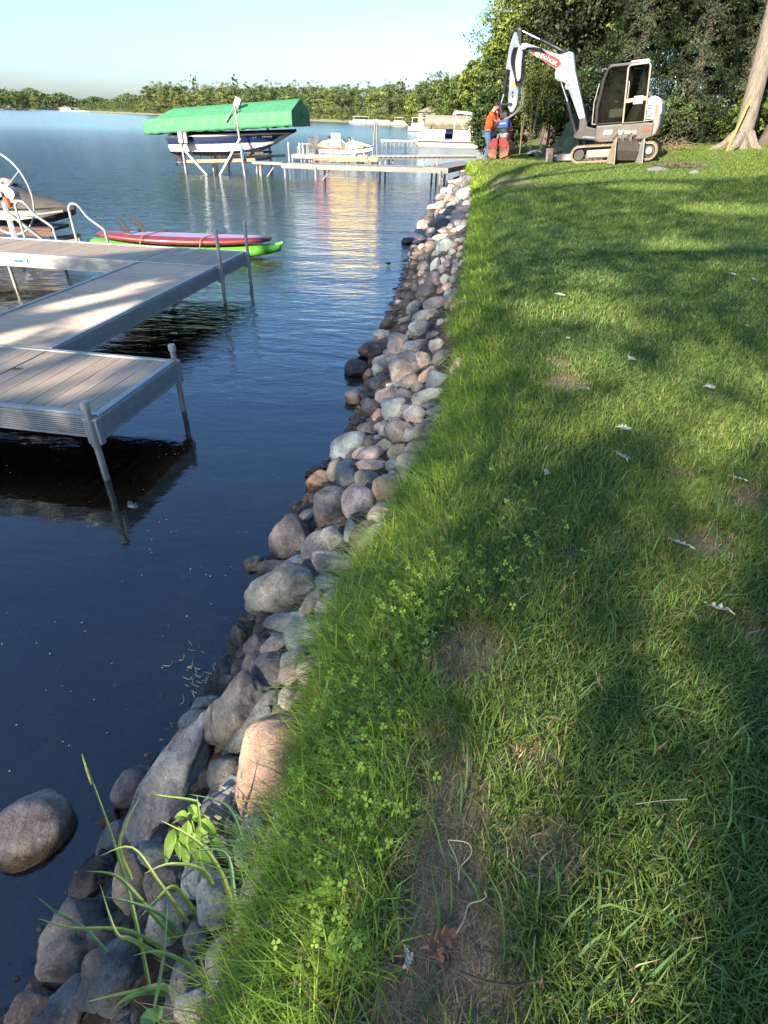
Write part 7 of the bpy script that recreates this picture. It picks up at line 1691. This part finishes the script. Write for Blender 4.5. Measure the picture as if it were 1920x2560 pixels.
# the tall grass leaning over the water at the bottom
def long_blade(pts3, w, mat, par, nm='blade', fold=.25):
    P_ = smooth_pts(pts3, 5); b = MB(); secs = []
    for i, p in enumerate(P_):
        t = (P_[min(i + 1, len(P_) - 1)] - P_[max(i - 1, 0)]).normalized(); s2_ = t.cross(Vector((0, 0, 1))); s2_ = s2_.normalized() if s2_.length > .1 else Vector((1, 0, 0)); n2 = s2_.cross(t)
        f = i / (len(P_) - 1); ww = w * (min(1, f * 6 + .4)) * (1 - f ** 2.2) + .0004; secs.append([p - s2_ * ww / 2 + n2 * ww * fold, p, p + s2_ * ww / 2 + n2 * ww * fold])
    b.loft([[tuple(q) for q in r] for r in secs], closed=False); return b.build(nm, mat, par, smooth=True)
def P3z(px, py, z): return Vector(atz(px, py, z).tolist())
def gmat(name, c):
    m, t, p = newmat(name); p.inputs['Roughness'].default_value = .5
    f = ramp(t, noise(t, obj_vec(t), 30, 3), [(.3, tuple(x * .8 for x in c)), (.7, tuple(min(1, x * 1.2) for x in c))]); t.links.new(f, p.inputs['Base Color'])
    tr = N(t, 'ShaderNodeBsdfTranslucent'); t.links.new(f, tr.inputs[0]); mx = N(t, 'ShaderNodeMixShader'); mx.inputs[0].default_value = .35; t.links.new(p.outputs[0], mx.inputs[1]); t.links.new(tr.outputs[0], mx.inputs[2]); t.links.new(mx.outputs[0], t.nodes['Material Output'].inputs[0]); return m
M_gb = gmat('bright_blade', (.24, .38, .08)); M_gb2 = gmat('yellow_blade', (.42, .50, .12)); M_gb3 = gmat('blue_green_blade', (.16, .30, .13)); M_weed = gmat('weed_leaf', (.26, .44, .06))
TG = thing('reed_grass', 'clump of long reed-like grass arching over the stones and water at the bottom', 'grass clump', (0, 0, 0))
base = [(470, 2170, .36), (480, 2330, .34), (430, 2380, .32), (520, 2250, .38)]
BL_ = [([(385, 2520, .30), (330, 2260, .40), (270, 2060, .50), (205, 1885, .62)], .007, M_gb), ([(470, 2420, .30), (330, 2330, .42), (180, 2320, .47), (92, 2295, .50)], .007, M_gb), ([(300, 2420, .30), (220, 2330, .42), (140, 2280, .50), (84, 2235, .56)], .006, M_gb3),
       ([(480, 2400, .30), (360, 2260, .44), (290, 2190, .48), (212, 2178, .50)], .009, M_gb), ([(500, 2350, .32), (400, 2210, .46), (330, 2120, .52), (250, 2140, .50)], .008, M_gb2), ([(520, 2420, .30), (420, 2300, .42), (340, 2260, .45), (250, 2240, .44)], .009, M_gb3),
       ([(560, 2330, .34), (520, 2190, .50), (430, 2160, .54), (360, 2185, .50)], .009, M_gb2), ([(600, 2340, .38), (560, 2200, .54), (500, 2110, .62), (400, 2050, .62)], .010, M_gb2), ([(540, 2260, .36), (500, 2150, .52), (500, 2060, .64), (492, 1988, .70)], .009, M_gb),
       ([(640, 2420, .44), (590, 2260, .56), (560, 2130, .64), (430, 2140, .60)], .009, M_gb3), ([(330, 2200, .30), (300, 2120, .42), (320, 2050, .48), (352, 1990, .52)], .009, M_gb2), ([(460, 2560, .34), (420, 2470, .42), (330, 2480, .42), (215, 2505, .38)], .010, M_gb2),
       ([(470, 2500, .34), (380, 2480, .42), (310, 2500, .42), (278, 2535, .36)], .010, M_gb), ([(420, 2400, .34), (330, 2350, .44), (290, 2330, .46), (250, 2210, .50)], .008, M_gb2), ([(560, 2500, .40), (480, 2420, .50), (400, 2380, .52), (330, 2390, .46)], .008, M_gb),
       ([(380, 2560, .30), (395, 2480, .44), (410, 2380, .52), (420, 2250, .60)], .008, M_gb3), ([(500, 2300, .36), (440, 2220, .46), (400, 2240, .44), (345, 2300, .36)], .008, M_gb), ([(620, 2200, .48), (600, 2080, .62), (560, 2010, .68), (470, 1985, .66)], .007, M_gb3),
       ([(640, 2120, .50), (700, 2040, .62), (660, 2010, .64), (580, 2000, .60)], .009, M_gb2), ([(430, 2060, .40), (500, 2010, .52), (400, 1990, .55), (380, 1985, .52)], .007, M_gb)]
for pts, w, m_ in BL_: long_blade([P3z(*p) for p in pts], w * 1.45, m_, TG)
hd_ = [P3z(205 + 6 * k, 1885 + 19 * k, .62 - .012 * k) for k in range(5)]; b = MB(); b.tube(hd_, [.001, .003, .004, .004, .002], 6); b.build('seed_head', M_gb2, TG, smooth=True)
# fine grass tuft
FT_ = thing('fine_grass_tuft', 'tuft of thin grey-green grass with seed heads over the stones below the pink boulder', 'grass clump', (0, 0, 0)); r3 = random.Random(9)
for k in range(90):
    x0, y0 = 690 + r3.uniform(-30, 40), 2190 + r3.uniform(-40, 60); a = r3.uniform(2.2, 4.4); L = r3.uniform(80, 230); x1, y1 = x0 + math.cos(a) * L, y0 - abs(math.sin(a)) * L * .9 - 30
    long_blade([P3z(x0, y0, .42), P3z((x0 * .5 + x1 * .5), (y0 + y1) / 2 - 20, .60), P3z(x1, y1, .60 - r3.uniform(0, .1))], .0026, M_gb3 if k % 3 else M_gb, FT_, fold=.1)
    if k % 5 == 0: b = MB(); b.tube([P3z(x1, y1, .56), P3z(x1 - 14, y1 - 8, .575)], [.0035, .001], 5); b.build('seed_head', M_straw, FT_)
# broad-leaved weed
WD = thing('broadleaf_weed', 'light green broad-leaved weed growing between the stones by the long slab', 'weed', (0, 0, 0))
def broad_leaf(c, tip, w, par, mat=M_weed, droop=.03):
    c = Vector(c); tip = Vector(tip); d = tip - c; L = d.length; t = d / L; s2_ = t.cross(Vector((0, 0, 1))).normalized(); secs = []
    for i in range(8):
        f = i / 7; ww = w * math.sin(math.pi * min(1, f ** .8)) ** .8 + .0006; p = c + d * f + Vector((0, 0, .25 * L * f * (1 - f) - droop * f * f)); secs.append([p - s2_ * ww / 2 + Vector((0, 0, ww * .18)), p - s2_ * ww / 4 + Vector((0, 0, ww * .12)), p, p + s2_ * ww / 4 + Vector((0, 0, ww * .12)), p + s2_ * ww / 2 + Vector((0, 0, ww * .18))])
    b = MB(); b.loft([[tuple(q) for q in r] for r in secs], closed=False); return b.build('leaf', mat, par, smooth=True)
for a, c_, w in [((440, 2070, .45), (410, 2152, .42), .036), ((445, 2065, .45), (446, 2140, .43), .032), ((470, 2050, .47), (462, 2170, .40), .04), ((480, 2080, .47), (500, 2160, .42), .038), ((500, 2060, .48), (512, 2120, .45), .034), ((470, 2045, .48), (432, 2030, .50), .030),
                ((480, 2045, .50), (520, 2040, .50), .034), ((490, 2040, .50), (470, 2000, .52), .026), ((520, 2075, .47), (545, 2060, .48), .028), ((530, 2100, .46), (560, 2125, .44), .034), ((505, 2110, .45), (520, 2175, .40), .036), ((455, 2090, .45), (425, 2110, .43), .026), ((545, 2130, .44), (590, 2140, .43), .03), ((500, 2050, .5), (540, 2080, .49), .03)]:
    broad_leaf(P3z(*a), P3z(*c_), w, WD)
b = MB(); b.tube([P3z(520, 2230, .33), P3z(500, 2120, .43), P3z(480, 2050, .48)], [.004, .003, .002], 6); b.tube([P3z(520, 2230, .33), P3z(530, 2130, .43), P3z(545, 2085, .46)], [.003, .003, .002], 6); b.build('stem', M_weed, WD)
W2_ = thing('small_weed', 'pale green seedling with round leaves at the bottom edge among the stones', 'weed', (0, 0, 0))
for a, c_, w in [((390, 2550, .36), (350, 2545, .36), .04), ((395, 2550, .37), (400, 2515, .38), .04), ((400, 2555, .36), (440, 2550, .36), .04), ((395, 2560, .36), (375, 2580, .35), .04)]: broad_leaf(P3z(*a), P3z(*c_), w, W2_, gmat('seedling%d' % a[0], (.22, .42, .14)), .0)
# drifted twigs and weed in the shallows
b = MB(); r4 = random.Random(3)
for k in range(46):
    px, py = 520 + r4.gauss(0, 45), 1690 + r4.gauss(0, 40); a = r4.uniform(0, 3.1); L = r4.uniform(14, 42); b.tube(smooth_pts([P3z(px, py, -.004), P3z(px + math.cos(a) * L * .5, py + math.sin(a) * L * .4 + 4, .004), P3z(px + math.cos(a + .4) * L, py + math.sin(a + .4) * L * .7, -.003)], 3), .0022, 4)
o = b.build('drift_debris', pm('bleached_reed', (.32, .29, .22), .8)); prop(o, 'bleached reed bits floating against the near stones', 'drift debris')
b = MB()
for k in range(12):
    a = -.2 + k * .16; b.tube(smooth_pts([P3z(320, 1268, .003), P3z(320 + math.cos(a) * 14, 1268 - math.sin(a) * 8, .006), P3z(320 + math.cos(a) * 24 * r4.uniform(.6, 1.1), 1268 - math.sin(a) * 15, .004)], 2), .002, 4)
o = b.build('floating_seed_tuft', M_straw); prop(o, 'whitish seed tuft floating under the near dock corner', 'seed tuft')
vs, fs = [], []; bq = MB()
for k in range(150):
    px = r4.uniform(-40, 620) if k % 2 else r4.uniform(330, 700); py = r4.uniform(1080, 1980) if k % 2 else r4.uniform(960, 1450)
    p = atz(px, py, .003)
    if p[0] > xw(p[1]) - .05 or p[1] < .6: continue
    s_ = r4.uniform(.002, .006); bq.add([(p[0] - s_, p[1], .003), (p[0], p[1] - s_, .003), (p[0] + s_, p[1], .003), (p[0], p[1] + s_, .003), (p[0], p[1], .006)], [(0, 1, 4), (1, 2, 4), (2, 3, 4), (3, 0, 4)])
o = bq.build('floating_specks', M_plas); prop(o, 'tiny pale seeds and bubbles floating on the calm water', kind='stuff')
# dead leaves on the lake bed and pebbles under the shallow water
Vs, Fs, off = [], [], 0
for k in range(900):
    y = r4.uniform(.5, 6.5); x = float(xw(y)) - r4.random() ** 1.5 * 2.6; z = gz(x, y); P_, F_ = rock_dirs(2, k % 50, .3); s_ = r4.uniform(.004, .014); Vs.append(P_ * [s_, s_ * .8, s_ * .5] + [x, y, z]); Fs.append(F_ + off); off += len(P_)
ro = np_mesh('lake_pebbles', np.concatenate(Vs), np.concatenate(Fs), M_rock, smooth=True); ro.color = (.34, .27, .19, 1); prop(ro, 'pebbles on the shallow lake bed', kind='stuff')
